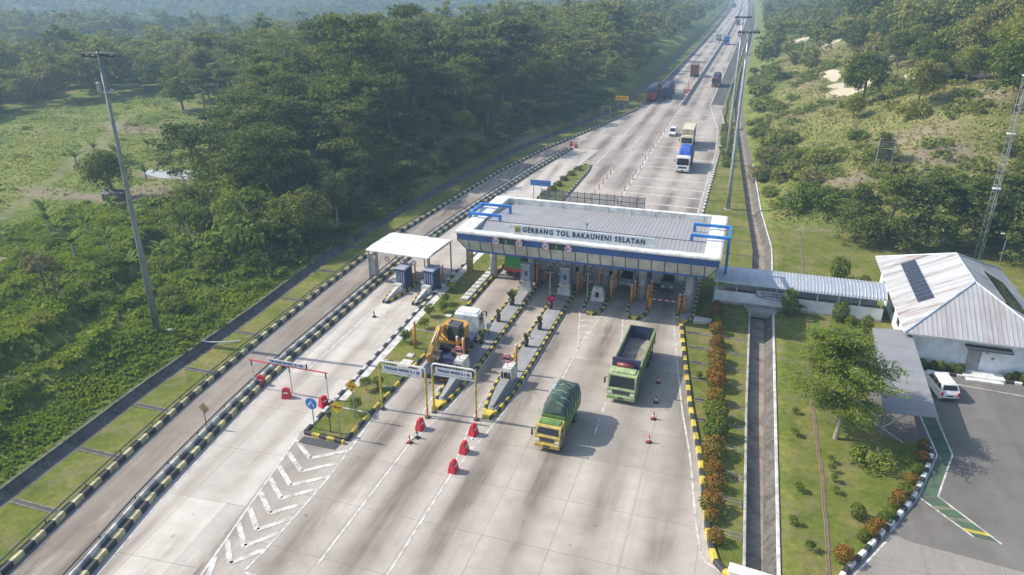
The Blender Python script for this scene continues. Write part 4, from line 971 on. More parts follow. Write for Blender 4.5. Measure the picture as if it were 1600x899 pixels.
for x, y, l, d in ((-4.6, 50.5, 'orange traffic cone closest to the camera side in the row along the right lane', False), (-4.7, 54.0, 'orange traffic cone second in the row along the right lane, in full sun', False), (-4.85, 56.7, 'orange traffic cone in the shadow of the green tipper truck', False), (-5.1, 60.2, 'traffic cone deepest in the shadow behind the green tipper truck', False),
                   (-23.05, 44.5, 'small red traffic cone in the hatched tip before the first wedge island', False), (-22.75, 45.3, 'dark traffic cone beside the small red cone in the hatched tip', True), (-36.9, 64.8, 'dark traffic cone on the line in the middle of the exit road', True), (-18.9, 64.7, 'dark thin cone between two plant pots on the second long island', True)):
    cone(x, y, l, d)
def disc_sign(name, x, y, h, label, build, z=.2):
    t = thing(name, label, 'road sign', (x, y, z)); mb = MB(); mb.cyl(0, 0, 0, h, .05, 8); mb.build('pole', M['grey'], t); build(t, h); return t
def blue_round(t, h):
    mb = MB(); mb.disc((0, -.07, h-.1), (0, -1, 0), .52, 28, .04); p_ = mb.build('plate', M['bluesign'], t)
    mb = MB(); z = h-.1
    for sx in (-1, 1):
        mb.tube([(0, -.1, z+.26), (sx*.05, -.1, z+.1), (sx*.2, -.1, z-.1)], .05, 5); mb.raw([(sx*.06, -.105, z-.06), (sx*.3, -.105, z-.02), (sx*.26, -.105, z-.32)], [(0, 1, 2)])
    mb.build('arrows', M['white'], p_)
def diamond(text, horiz):
    def f(t, h):
        mb = MB(); z = h-.2; r = .62
        mb.raw([(0, -.06, z-r), (r, -.06, z), (0, -.06, z+r), (-r, -.06, z), (0, -.1, z-r), (r, -.1, z), (0, -.1, z+r), (-r, -.1, z)], [(0, 1, 2, 3), (7, 6, 5, 4), (0, 4, 5, 1), (1, 5, 6, 2), (2, 6, 7, 3), (3, 7, 4, 0)]); p_ = mb.build('plate', M['yellowsign'], t)
        lettering('lettering', text, .3, M['black'], p_, (0, -.115, z), width=.52, bold=.01)
        mb = MB()
        for s in (-1, 1):
            if horiz: mb.raw([(s*.3, -.108, z), (s*.48, -.108, z+.12), (s*.48, -.108, z-.12)], [(0, 1, 2)])
            else: mb.raw([(0, -.108, z+s*.24), (.12, -.108, z+s*.42), (-.12, -.108, z+s*.42)], [(0, 1, 2)])
        mb.build('arrows', M['black'], p_)
    return f
M['yellowsign'] = paint('sign_yellow', (.72, .45, .01), .45, scale=2, dirt=.1)
disc_sign('direction_sign', -31.25, 43.6, 2.6, 'round blue sign with two white arrows on the nose of the planted island', blue_round)
disc_sign('clearance_sign', -28.95, 46.2, 3.3, 'yellow diamond clearance sign with up and down arrows, the further of the pair', diamond('5.1 m', False))
disc_sign('clearance_sign', -28.75, 43.4, 3.0, 'yellow diamond clearance sign with sideways arrows on the nose of the planted island', diamond('2.5 m', True))
def backplate(t, h):
    mb = MB(); z = h-.2; r = .55
    mb.raw([(0, .06, z-r), (r, .06, z), (0, .06, z+r), (-r, .06, z), (0, .1, z-r), (r, .1, z), (0, .1, z+r), (-r, .1, z)], [(3, 2, 1, 0), (4, 5, 6, 7), (1, 5, 4, 0), (2, 6, 5, 1), (3, 7, 6, 2), (0, 4, 7, 3)]); mb.build('plate', M['columnyel'], t)
disc_sign('ramp_sign', -40.1, 41.2, 2.1, 'brownish diamond sign at the parapet seen from behind, beside the ramp', backplate, 0)
t = thing('small_lamp_post', 'short dark lamp post in the grass between the blue sign and the yellow signs', 'lamp post', (-29.75, 43.6, .2)); mb = MB(); mb.cyl(0, 0, 0, 1.7, .05, 8); mb.build('pole', M['darkgrey'], t); mb = MB(); mb.box(-.18, .18, -.14, .14, 1.55, 2.0, .04); mb.build('lantern', M['black'], t)
# plant pots on the long islands
def pot(x, y, label, leafmat_, tall, spread, n, seed, pw=.28):
    t = thing('plant_pot', label, 'potted plant', (x, y, .27), 0, 'pots on the long toll islands')
    mb = MB(); mb.smooth = True; mb.cyl(0, 0, 0, .75, pw*.75, 14, pw); mb.build('pot', M['black'], t)
    mb = MB(); r = random.Random(seed)
    for k in range(n):
        a = r.random()*6.28; l = tall*r.uniform(.6, 1); s = spread*r.uniform(.4, 1); p = Vector((math.cos(a)*.08, math.sin(a)*.08, .72)); q_ = p+Vector((math.cos(a)*s, math.sin(a)*s, l)); md = p.lerp(q_, .5)+Vector((0, 0, .12*l)); w = Vector((-math.sin(a), math.cos(a), 0))*(.05 if tall < 1 else .04)
        mb.face(p-w, p+w, md+w*1.4, md-w*1.4); mb.face(md-w*1.4, md+w*1.4, q_)
    mb.build('leaves', leafmat_, t)
pot(-23.2, 72.0, 'big bushy green plant in a pot on the first long island', M['leafdark'], 1.1, .8, 160, 1, .34); pot(-23.3, 67.5, 'dark tall potted plant on the first long island, second from the canopy', M['leafdark'], .75, .28, 60, 2); pot(-23.3, 62.1, 'dark green potted shrub beside the orange bollard pair', M['leafdark'], .8, .4, 60, 3)
pot(-18.75, 72.4, 'pot with pink flowers on the second long island', M['pink'], .75, .6, 90, 4); pot(-18.5, 67.0, 'dark potted plant below the pink flower pot', M['leafdark'], .8, .35, 60, 5); pot(-18.75, 62.9, 'dark potted plant furthest forward on the second long island', M['leafdark'], .8, .3, 60, 6)
t = thing('warning_stand', 'small white topped stand among the pots on the first long island', 'sign stand', (-23.2, 64.2, .27)); mb = MB(); mb.cyl(0, 0, 0, .9, .06, 8); mb.build('post', M['darkgrey'], t); mb = MB(); mb.box(-.25, .25, -.2, .2, .9, 1.25, .04); mb.build('head', M['offwhite'], t)

# ------------------------------------------------------------------ high masts, lattice tower, lamps
def high_mast(x, y, h, label, rz=0.0, z=0.0, lean=0.0, mat='polelight'):
    t = thing('high_mast', label, 'light mast', (x, y, z), rz); t.rotation_euler = (0, lean, rz)
    mb = MB(); mb.smooth = True; mb.tube([(0, 0, 0), (0, 0, h*.33), (0, 0, h*.66), (0, 0, h)], [.36, .28, .2, .13], 12); mb.build('pole', M[mat], t)
    mb = MB(); mb.box(-.55, .55, -.55, .55, -.3, .15, .04); mb.build('footing', M['kerbstone'], t)
    mb = MB(); mb.box(-1.55, 1.55, -.09, .09, h-.18, h-.04); mb.box(-.09, .09, -.7, .7, h-.17, h-.05); mb.build('head_bar', M['grey'], t)
    for k, (lx, ly) in enumerate(((-1.35, .12), (-.85, -.12), (.85, .12), (1.35, -.12), (0, .65), (0, -.65))):
        mb = MB(); mb.box(lx-.22, lx+.22, ly-.2, ly+.2, h-.42, h-.182, .05); mb.build('floodlight', M['darkgrey'], t)
    mb = MB(); mb.cyl(0, 0, h, h+1.6, .02, 6); mb.build('lightning_rod', M['darkgrey'], t)
    mb = MB(); mb.box(-.75, .75, -.12, .12, h-3.55, h-3.4); mb.box(-.72, -.5, -.2, .2, h-3.4, h-2.6, .03); mb.cyl(.55, 0, h-3.4, h-3.2, .15, 8); mb.build('camera_bracket', M['galv'], t)
    return t
high_mast(-55.4, 52.9, 28.0, 'tall grey light mast standing on the grassy bank left of the ramp', .25, .6, 0.0, 'polegreen')
high_mast(-1.6, 118.1, 27.3, 'tall grey light mast on the right verge, the closer of the two', .3)
high_mast(-3.4, 152.4, 27.6, 'tall grey light mast on the right verge rising from the dark shrubs', .35)
t = thing('utility_box', 'small white box at the foot of the left light mast', 'box', (-54.4, 53.5, .4)); mb = MB(); mb.box(-.35, .35, -.25, .25, 0, .8, .04); mb.build('case', M['conc_white'], t); mb = MB(); mb.box(-.3, .3, -.27, -.24, .1, .7, .02); mb.build('door', M['offwhite'], t)
lt = thing('lattice_tower', 'slim lattice radio tower rising behind the white office', 'tower', (31.2, 105.5, .1))
mb = MB(); Ht = 42.0; leg = [(.48*math.cos(a), .48*math.sin(a)) for a in (.4, 2.5, 4.6)]
for x, y in leg: mb.tube([(x, y, 0), (x*.6, y*.6, Ht)], .045, 6)
mb.build('leg', M['galv'], lt)
mb = MB(); n = 46
for k in range(n):
    z0, z1 = Ht*k/n, Ht*(k+1)/n
    for i in range(3):
        a, b_ = leg[i], leg[(i+1) % 3]; f0 = 1-.4*k/n; f1 = 1-.4*(k+1)/n
        mb.tube([(a[0]*f0, a[1]*f0, z0), (b_[0]*f1, b_[1]*f1, z1)], .02, 4, False); mb.tube([(a[0]*f1, a[1]*f1, z1), (b_[0]*f1, b_[1]*f1, z1)], .018, 4, False)
mb.build('bracing', M['galv'], lt)
mb = MB()
for z in (9.5, 16.5, 23.5): mb.box(-.45, .45, -.45, .45, z, z+.1)
mb.build('joint_plate', M['offwhite'], lt)
def garden_lamp(x, y, label, h=4.2):
    t = thing('garden_lamp', label, 'lamp post', (x, y, .1)); mb = MB(); mb.cyl(0, 0, 0, h, .06, 8); mb.tube([(0, 0, h), (-.5, -.2, h+.15)], .04, 6); mb.build('pole', M['galv'], t); mb = MB(); mb.box(-.85, -.4, -.35, -.1, h+.1, h+.22, .03); mb.build('lamp_head', M['offwhite'], t)
garden_lamp(33.2, 103.5, 'small white lamp post to the right of the lattice tower'); garden_lamp(24.0, 110.2, 'white lamp post at the foot of the dark layered trees', 3.6)
# hillside sign frame (seen from behind)
bb = thing('hillside_board', 'dark framed board on two posts halfway up the right hillside', 'billboard', (21.2, 127.5, float(zfun(21.2, 127.5))))
for sx in (-1.1, 1.1):
    mb = MB(); mb.cyl(sx, 0, -.5, 5.3, .08, 8); mb.build('post', M['galv'], bb)
mb = MB()
for k in range(9): mb.box(-1.05, 1.05, -.04, .04, 2.0+k*.36, 2.16+k*.36)
for sx in (-1.0, -.35, .35, 1.0): mb.box(sx-.05, sx+.05, -.06, -.041, 1.95, 5.1)
mb.build('board', M['darkgrey'], bb)

# ------------------------------------------------------------------ office, carport, walkway
of = thing('toll_office', 'white single storey office with a hipped metal roof at the right edge', 'building', (23.1, 81.1, .1))
mb = MB(); mb.box(-5.75, 5.75, -9.9, 9.9, 0, 3.55); mb.build('wall', M['wallwhite'], of)
ez, rz_ = 3.5, 7.0; ex, ey = 6.6, 10.6; ry = 4.15
A, B, C_, D = (-ex, -ey, ez), (ex, -ey, ez), (ex, ey, ez), (-ex, ey, ez); E0, E1 = (0, -ry, rz_), (0, ry, rz_)
mb = MB(); mb.m = 0; mb.face(A, B, E0); mb.face(C_, D, E1); mb.m = 1; mb.face(D, A, E0, E1); mb.face(B, C_, E1, E0)
rf = mb.build('roof', [M['roofadmin'], M['roofadmin_rust']], of)
mb = MB()
for p, q_ in ((A, E0), (B, E0), (C_, E1), (D, E1), (E0, E1)): mb.tube([Vector(p)+Vector((0, 0, .02)), Vector(q_)+Vector((0, 0, .02))], .11, 6)
mb.build('ridge_cap', M['rib'], rf)
mb = MB(); mb.box(-ex, ex, -ey, ey, 3.36, 3.49); mb.build('eave', M['offwhite'], of)
def slope_pt(x, y, dz=.0): return (x, y, ez+(x+ex)/ex*(rz_-ez)+dz)
sp = MB(); pw = .98
for k in range(11):
    y0 = -5.0+k*1.0
    xa, xb = -4.75, -3.45
    sp.m = 0; sp.face(slope_pt(xa, y0, .09), slope_pt(xb, y0, .09), slope_pt(xb, y0+.92, .09), slope_pt(xa, y0+.92, .09))
    sp.m = 1; sp.face(slope_pt(xa-.04, y0-.05, .075), slope_pt(xb+.04, y0-.05, .075), slope_pt(xb+.04, y0+.97, .075), slope_pt(xa-.04, y0+.97, .075))
sp.build('solar_panel', [M['solar'], M['galv']], rf)
sp = MB()
def slope_pr(x, y, dz=0.0): return (x, y, ez+(ex-x)/ex*(rz_-ez)+dz)
for k in range(10):
    y0 = -5.6+k*.9
    sp.m = 0; sp.face(slope_pr(2.6, y0, .09), slope_pr(4.8, y0, .09), slope_pr(4.8, y0+.84, .09), slope_pr(2.6, y0+.84, .09))
sp.m = 1; sp.tube([slope_pr(2.5, -5.7, .1), slope_pr(2.5, 3.5, .1)], .05, 5); sp.build('solar_panel', [M['solar'], M['galv']], rf)
mb = MB(); mb.box(-.75, .35, -9.97, -9.88, .15, 2.45); d_ = mb.build('door', M['grey'], of); mb = MB(); mb.box(.2, .26, -10.0, -9.96, 1.1, 1.3); mb.build('handle', M['black'], d_)
mb = MB(); mb.box(-1.2, 2.6, -10.95, -9.86, 2.75, 2.87); mb.build('door_canopy', M['darkgrey'], of)
mb = MB(); mb.box(-1.1, 2.4, -11.4, -9.91, 0, .3, .03); mb.box(-.9, 2.2, -11.9, -11.41, 0, .15, .02); mb.build('entrance_step', M['white'], of)
mb = MB(); mb.box(1.25, 1.5, -9.93, -9.88, 1.5, 1.75); mb.box(.6, .95, -9.93, -9.88, 2.1, 2.2); mb.build('wall_plate', M['grey'], of)
for k, y in enumerate((-7, -3.5, 0, 3.5, 7)):
    mb = MB(); mb.box(-5.8, -5.72, y-.6, y+.6, 1.1, 2.3); w_ = mb.build('window', M['glass'], of); mb = MB(); mb.box(-5.82, -5.74, y-.03, y+.03, 1.1, 2.3); mb.build('frame', M['white'], w_)
# planting strip with black and white kerb in front of the office
for xa, xb, lab in ((17.1, 21.9, 'black and white kerb of the planting strip left of the office entrance step'), (25.6, 34, 'black and white kerb of the planting strip right of the office entrance step')):
    kerb('office_kerb', lab, [(xa, 69.85), (xb, 69.75)], .62, .25, .28, BW, z=.1)
    mb = MB(); mb.box(xa, xb, 69.98, 71.1, .1, .2); tag(mb.build('planting_bed', M['soil']), lab.replace('black and white kerb of the planting strip', 'brown soil bed under the low plants'), 'planting bed')
cpt = thing('carport', 'flat grey sheet carport roof beside the office, partly under the big tree', 'carport', (0, 0, .1))
mb = MB(); mb.raw([(13.0, 56.1, 2.75), (17.0, 56.6, 2.75), (17.35, 72.2, 3.0), (13.9, 71.6, 3.0), (13.0, 56.1, 2.83), (17.0, 56.6, 2.83), (17.35, 72.2, 3.08), (13.9, 71.6, 3.08)], [(3, 2, 1, 0), (4, 5, 6, 7), (0, 1, 5, 4), (1, 2, 6, 5), (2, 3, 7, 6), (3, 0, 4, 7)]); mb.build('roof', M['roofport'], cpt)
for x, y, x2 in ((13.4, 57.0, 15.2), (13.5, 62, 15.3), (13.7, 67, 15.5), (13.9, 71, 15.7)):
    mb = MB(); mb.tube([(x, y, 0), (x, y, 2.75)], .07, 8); mb.tube([(x, y, .9), (x2, y, 2.74)], .06, 8); mb.tube([(x, y, 2.68), (16.9, y+.3, 2.72)], .05, 8); mb.build('post', M['galv'], cpt)
wk = thing('covered_walkway', 'covered walkway with a barrel shaped ribbed roof linking canopy and office', 'walkway', (0, 0, .1))
mb = MB(); mb.smooth = True; n = 12
arc = [(82.45+2.35*math.cos(math.pi-math.pi*k/n*.97-.05), 2.55+.85*math.sin(math.pi*k/n*.97+.05)) for k in range(n+1)]
xs = np.linspace(-1.6, 16.4, 61)
for i in range(60):
    for k in range(n): mb.face((xs[i], *arc[k]), (xs[i+1], *arc[k]), (xs[i+1], *arc[k+1]), (xs[i], *arc[k+1]))
w_ = mb.build('roof', M['roofwalk'], wk)
mb = MB()
for x in np.linspace(-1.6, 16.4, 52): mb.tube([(x, y, z+.02) for y, z in arc], .035, 4, False)
mb.build('roof_rib', M['rib'], w_)
for y in (80.5, 84.3):
    mb = MB()
    mb.box(-1.4 if y < 82 else -.6, 16.3, y-.08, y+.08, .25, 1.5, .02); mb.build('parapet', M['wallwhite'], wk)
for x in np.linspace(-1.2, 16, 9):
    for y in (80.5, 84.3):
        mb = MB(); mb.box(x-.06, x+.06, y-.06, y+.06, 1.5, 2.6); mb.build('post', M['offwhite'], wk)
mb = MB(); mb.box(-1.6, 16.3, 80.2, 84.6, -.05, .25); mb.box(2.0, 5.9, 79.6, 80.19, -.02, .1); mb.build('floor_slab', M['kerbstone'], wk)
mb = MB(); mb.profy([(3.0, 1.55), (3.3, 1.25), (4.2, 1.08), (6.0, 1.02), (7.1, 1.08), (7.1, 2.1), (3.0, 2.1)], 80.33, 80.4); bd = mb.build('board', M['darkgrey'], wk)
mb = MB(); mb.profy([(3.1, 1.6), (3.4, 1.35), (4.25, 1.17), (6.0, 1.1), (7.0, 1.16), (7.0, 2.04), (3.1, 2.04)], 80.29, 80.335); mb.build('board_face', M['offwhite'], bd)
lettering('lettering', 'KANTOR GERBANG TOL\nBAKAUHENI SELATAN', .34, M['navy'], bd, (5.0, 80.27, 1.62), width=2.9, bold=.006)
# culvert under the walkway
mb = MB(); mb.box(2.3, 5.5, 78.7, 79.55, -.45, .32); tag(mb.build('culvert_lintel', M['kerbstone']), 'concrete lintel over the drain where it passes under the walkway', 'culvert')
# mesh fence seen beyond the canopy, flat back of the gate (dark grid screen)
fc = thing('screen_fence', 'dark see through grid fence standing along the far edge of the canopy roof', 'fence', (-17.6, 87.4, 7.4))
mb = MB()
for z in (0.9, 1.55, 2.2): mb.box(-6.6, 6.6, -.025, .025, z-.025, z+.025)
for k in range(15): mb.box(-6.6+k*.943-.03, -6.6+k*.943+.03, -.03, .03, .1, 2.35)
mb.build('frame', M['darkgrey'], fc)
def mesh_mat():
    m, nt, b = newmat('wire_mesh'); L = nt.links
    tc = N(nt, 'ShaderNodeTexCoord'); sx = N(nt, 'ShaderNodeSeparateXYZ'); L.new(tc.outputs['Object'], sx.inputs[0])
    a = mth(nt, 'LESS_THAN', mth(nt, 'PINGPONG', sx.outputs[0], .05), .017); c = mth(nt, 'LESS_THAN', mth(nt, 'PINGPONG', sx.outputs[2], .05), .017)
    b.inputs['Base Color'].default_value = (.2, .21, .22, 1); b.inputs['Metallic'].default_value = .5; b.inputs['Roughness'].default_value = .5
    L.new(mth(nt, 'MAXIMUM', a, c), b.inputs['Alpha']); return m
mb = MB(); mb.face((-6.6, 0, .9), (6.6, 0, .9), (6.6, 0, 2.2), (-6.6, 0, 2.2)); mb.build('wire_mesh', mesh_mat(), fc)

# ------------------------------------------------------------------ things beyond the gate
gs = thing('blue_sign', 'wide blue sign board on two posts beyond the left end of the canopy', 'road sign', (-31.6, 113.6, 0))
for x in (-1.2, 1.2):
    mb = MB(); mb.cyl(x, .06, 0, 3.5, .07, 8); mb.build('post', M['galv'], gs)
mb = MB(); mb.box(-1.75, 1.75, -.05, .0, 2.6, 3.55, .02); bd = mb.build('board', M['bluesign'], gs)
mb = MB()
for z, ww in ((3.25, 1.3), (2.9, 1.1)):
    x = -ww
    while x < ww: 
        l = random.uniform(.12, .4); mb.box(x, min(x+l, ww), -.065, -.052, z-.05, z+.05); x += l+.1
mb.build('faded_lettering', M['boothgrey'], bd)
os_ = thing('orange_sign', 'orange board on two posts at the forest edge left of the highway', 'road sign', (-33.1, 199, .1))
for x in (-1.0, 1.0):
    mb = MB(); mb.cyl(x, .06, -.4, 3.6, .08, 8); mb.build('post', M['grey'], os_)
mb = MB(); mb.box(-1.75, 1.75, -.05, 0, 3.5, 4.7, .02); bd = mb.build('board', M['yellowsign'], os_); mb = MB(); mb.box(-1.45, -.9, -.065, -.052, 3.75, 4.45); mb.box(-.7, 1.4, -.065, -.052, 4.2, 4.4); mb.box(-.7, 1.1, -.065, -.052, 3.85, 4.03); mb.build('faded_lettering', M['orange'], bd)
gr = thing('empty_sign_frame', 'empty grey sign frame at the forest edge beside the orange board', 'sign frame', (-35.6, 190, .1))
mb = MB()
for x in (-1.1, 1.1): mb.cyl(x, 0, -.5, 3.4, .07, 8)
mb.box(-1.1, 1.1, -.05, .05, 3.2, 3.32); mb.box(-1.1, 1.1, -.05, .05, .7, .8); mb.build('frame', M['galv'], gr)
hg = thing('hedge_island', 'small planted island with hedge and grass in the exit lanes beyond the canopy', 'traffic island', (0, 0, 0))
mb = MB(); hp_ = [(-32.6, 104), (-28.3, 104), (-28.15, 120), (-28.3, 136), (-28.9, 140.5), (-29.8, 140.2), (-31.3, 131), (-32.4, 116)]
mb.prism(hp_, 0, .22); mb.build('lawn', M['lawn'], hg)
alt_kerb(hp_[1:5], .9, .3, .34, BY, hg); alt_kerb(hp_[5:]+[(-32.6, 104)], .9, .3, .34, BY, hg)
def delineator(x, y, label, group, h=1.0):
    o = delin0.copy(); COL.objects.link(o); o.location = (x, y, 0); o['label'] = label; o['group'] = group; return o
M['v_maroon2'] = paint('faded_red', (.42, .13, .1), .6, scale=3, dirt=.3)
mb = MB(); mb.m = 0; mb.cyl(0, 0, 0, .06, .16, 8); 
for k in range(4): mb.m = (1, 2, 1, 2)[k]; mb.cyl(0, 0, .06+k*.22, .06+(k+1)*.22, .07, 8)
delin0 = tag(mb.build('delineator', [M['rubber'], M['conered'], M['v_maroon2']], None, (-19.1, 104, 0)), 'slim red lane post in the long row dividing the two carriageways beyond the canopy', 'lane post', 'red lane posts between the carriageways')
for y in list(np.arange(108, 160, 4.0))+list(np.arange(160, 216, 4.6)): delineator(-19.1+.1*math.sin(y), y, delin0['label'], delin0['group'])
for y in np.arange(113, 141, 3.6): delineator(-23.75, y, 'slim red lane post in the short row splitting the left lanes beyond the canopy', 'red lane posts between the left lanes')
for x, y, l in ((-36.7, 156.5, 'red water barrier at the end nose of the parapet divider'), (-35.2, 154.8, 'red water barrier beside the end nose of the parapet divider')): water_barrier(x, y, .3, l)
t = thing('crash_marker', 'red and white marker frame with a pole before the end of the median barrier', 'marker', (-19.4, 240, 0)); mb = MB()
mb = MB(); mb.cyl(0, 0, 0, 4.5, .07, 6); mb.build('pole', M['red'], t); mb = MB(); mb.box(-1.3, 1.3, -.1, .1, .5, 1.5, .03); mb.build('panel', M['red'], t); mb = MB(); mb.box(-1.0, 1.0, -.13, -.101, .9, 1.15); mb.build('stripe', M['white'], t)
# median barrier and guard rails of the highway
def along(fn, ys_, prof, mats, name, label, cat):
    mb = MB(); kerb_mesh(mb, [(float(fn(y)), y) for y in ys_], prof, (0,)); return tag(mb.build(name, mats), label, cat)
ys_m = list(np.arange(218, 420, 8))+list(np.arange(420, 1300, 20))
along(const(-18.9), ys_m, [(-.4, 0), (-.34, .25), (-.15, .55), (-.1, .95), (.1, .95), (.15, .55), (.34, .25), (.4, 0)], [M['kerbstone']], 'median_barrier', 'long grey concrete barrier dividing the two carriageways of the highway', 'barrier')
mb = MB(); pp = [(float(-7.2+cx(y)), y, .7) for y in [188, 200, 214, 222]+list(np.arange(230, 900, 12))]
for dz in (-.12, 0, .12): mb.tube([(x+ (1.6 if y < 200 else .5 if y < 216 else 0), y, z+dz) for x, y, z in pp], .07, 5)
for x, y, z in pp[3:]: mb.box(x-.06, x+.06, y-.06, y+.06, 0, .75)
tag(mb.build('guard_rail', M['galv']), 'steel guard rail on the right edge of the far highway', 'guard rail')
mb = MB(); pp = [(float(XO(y))-.1, y, .7) for y in [212, 220]+list(np.arange(230, 900, 12))]
for dz in (-.12, 0, .12): mb.tube([(x, y, z+dz) for x, y, z in pp], .07, 5)
for x, y, z in pp: mb.box(x-.06, x+.06, y-.06, y+.06, 0, .75)
tag(mb.build('guard_rail', M['galv']), 'steel guard rail along the forest on the left edge of the far highway', 'guard rail')

# ------------------------------------------------------------------ vehicles (front at y=0 facing -y, body runs to +y)
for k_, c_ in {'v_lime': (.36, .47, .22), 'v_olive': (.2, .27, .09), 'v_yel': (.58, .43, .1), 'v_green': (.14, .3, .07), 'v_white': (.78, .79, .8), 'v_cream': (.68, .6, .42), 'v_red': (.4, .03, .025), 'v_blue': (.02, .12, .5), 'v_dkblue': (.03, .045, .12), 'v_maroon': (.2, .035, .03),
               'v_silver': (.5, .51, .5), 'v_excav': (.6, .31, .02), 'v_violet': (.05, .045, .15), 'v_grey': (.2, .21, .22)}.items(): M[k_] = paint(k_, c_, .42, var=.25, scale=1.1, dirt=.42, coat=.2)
M['tarp'] = paint('green_tarpaulin', (.028, .075, .055), .7, var=.6, scale=1.3, dirt=.5); M['tarpbr'] = paint('bright_green_tarpaulin', (.03, .28, .04), .6, scale=1.4, dirt=.3); M['tarpblue'] = paint('blue_tarpaulin', (.02, .1, .5), .55, scale=1.2, dirt=.3); M['tarpdk'] = paint('dark_blue_tarpaulin', (.04, .045, .1), .6, scale=1.2, dirt=.3)
M['bluepatch'] = paint('pale_blue_sheet', (.16, .42, .7), .6)
M['bedfloor'] = paint('worn_truck_bed', (.3, .265, .23), .8, var=.3, scale=1.1, dirt=.4)
def wheel(t, x, y, r, w, mat_rim):
    mb = MB(); mb.smooth = False; mb.tube([(x-w/2, y, r), (x+w/2, y, r)], r, 18); o = mb.build('wheel', M['rubber'], t)
    mb = MB(); s = 1 if x > 0 else -1; mb.tube([(x+s*(w/2-.02), y, r), (x+s*(w/2+.015), y, r)], r*.55, 12); mb.build('rim', mat_rim, o)
def tarp_mesh(t, w, y0, y1, z0, z1, mat, seed, name='tarp'):
    r = np.random.default_rng(seed); nu, nv = 22, 30; vs = []; q = []
    for j in range(nv+1):
        y = y0+(y1-y0)*j/nv; e = min(j, nv-j)/nv
        top = z0+(z1-z0)*(1-.55*math.exp(-e*16))
        for i in range(nu+1):
            a = math.pi*i/nu; ca = math.cos(a); sa = math.sin(a)
            x = -w/2*math.copysign(abs(ca)**.45, ca); z = z0+(top-z0)*abs(sa)**.5
            f = float(fbm(np.array(x*1.7+seed), np.array(y*1.3), seed)+.5*fbm(np.array(x*5.+seed), np.array(y*4.), seed+3))
            f2 = float(fbm(np.array(x*2.6+seed+9), np.array(y*2.2), seed+5)); vs.append((x+f*.12*ca, y, z+(f*.4+abs(f2)*.5-.08)*(.3+sa)))
    for j in range(nv):
        for i in range(nu): k = j*(nu+1)+i; q.append((k, k+1, k+nu+2, k+nu+1))
    me_ = quad_mesh(name, vs, q, [mat], smooth=True); o = link(name, me_, t)
    for j in (3, 8, 13, 18, 23, 27):
        mb = MB(); row = vs[j*(nu+1):(j+1)*(nu+1)]; jj = min(j+2, nv); row2 = vs[jj*(nu+1):(jj+1)*(nu+1)]
        mb.tube([(x*1.012, y+.15*math.sin(k*.8), z+.03) for k, (x, y, z) in enumerate(row)], .02, 4, False); mb.build('rope', M['kerbstone'], o)
    if seed == 5:
        mb = MB(); up_ = lambda j_, i_: (vs[j_*(nu+1)+i_][0]-.02, vs[j_*(nu+1)+i_][1], vs[j_*(nu+1)+i_][2]+.04)
        for j_ in range(16, 20):
            for i_ in range(3, 8): mb.face(up_(j_, i_), up_(j_, i_+1), up_(j_+1, i_+1), up_(j_+1, i_))
        mb.build('blue_patch', M['bluepatch'], o)
    a = [vs[i] for i in range(nu+1)]; b_ = [vs[nv*(nu+1)+i] for i in range(nu+1)]
    for fc_ in (a[::-1], b_): mb = MB(); mb.face(*fc_); mb.build('tarp_end', mat, o)
    return o
def rib_into(mb, h, y0, L, deck, bedh):
    for k in range(7):
        yy = y0+.4+k*(L-y0-.8)/6
        for s in (-1, 1): mb.box(s*(h+.035)-.035, s*(h+.035)+.035, yy-.05, yy+.05, deck, bedh-.02)
    for s in (-1, 1): mb.box(s*(h+.03)-.03, s*(h+.03)+.03, y0, L, bedh-.1, bedh+.02); mb.box(s*(h+.025)-.025, s*(h+.025)+.025, y0, L, (deck+bedh)/2-.05, (deck+bedh)/2+.05)
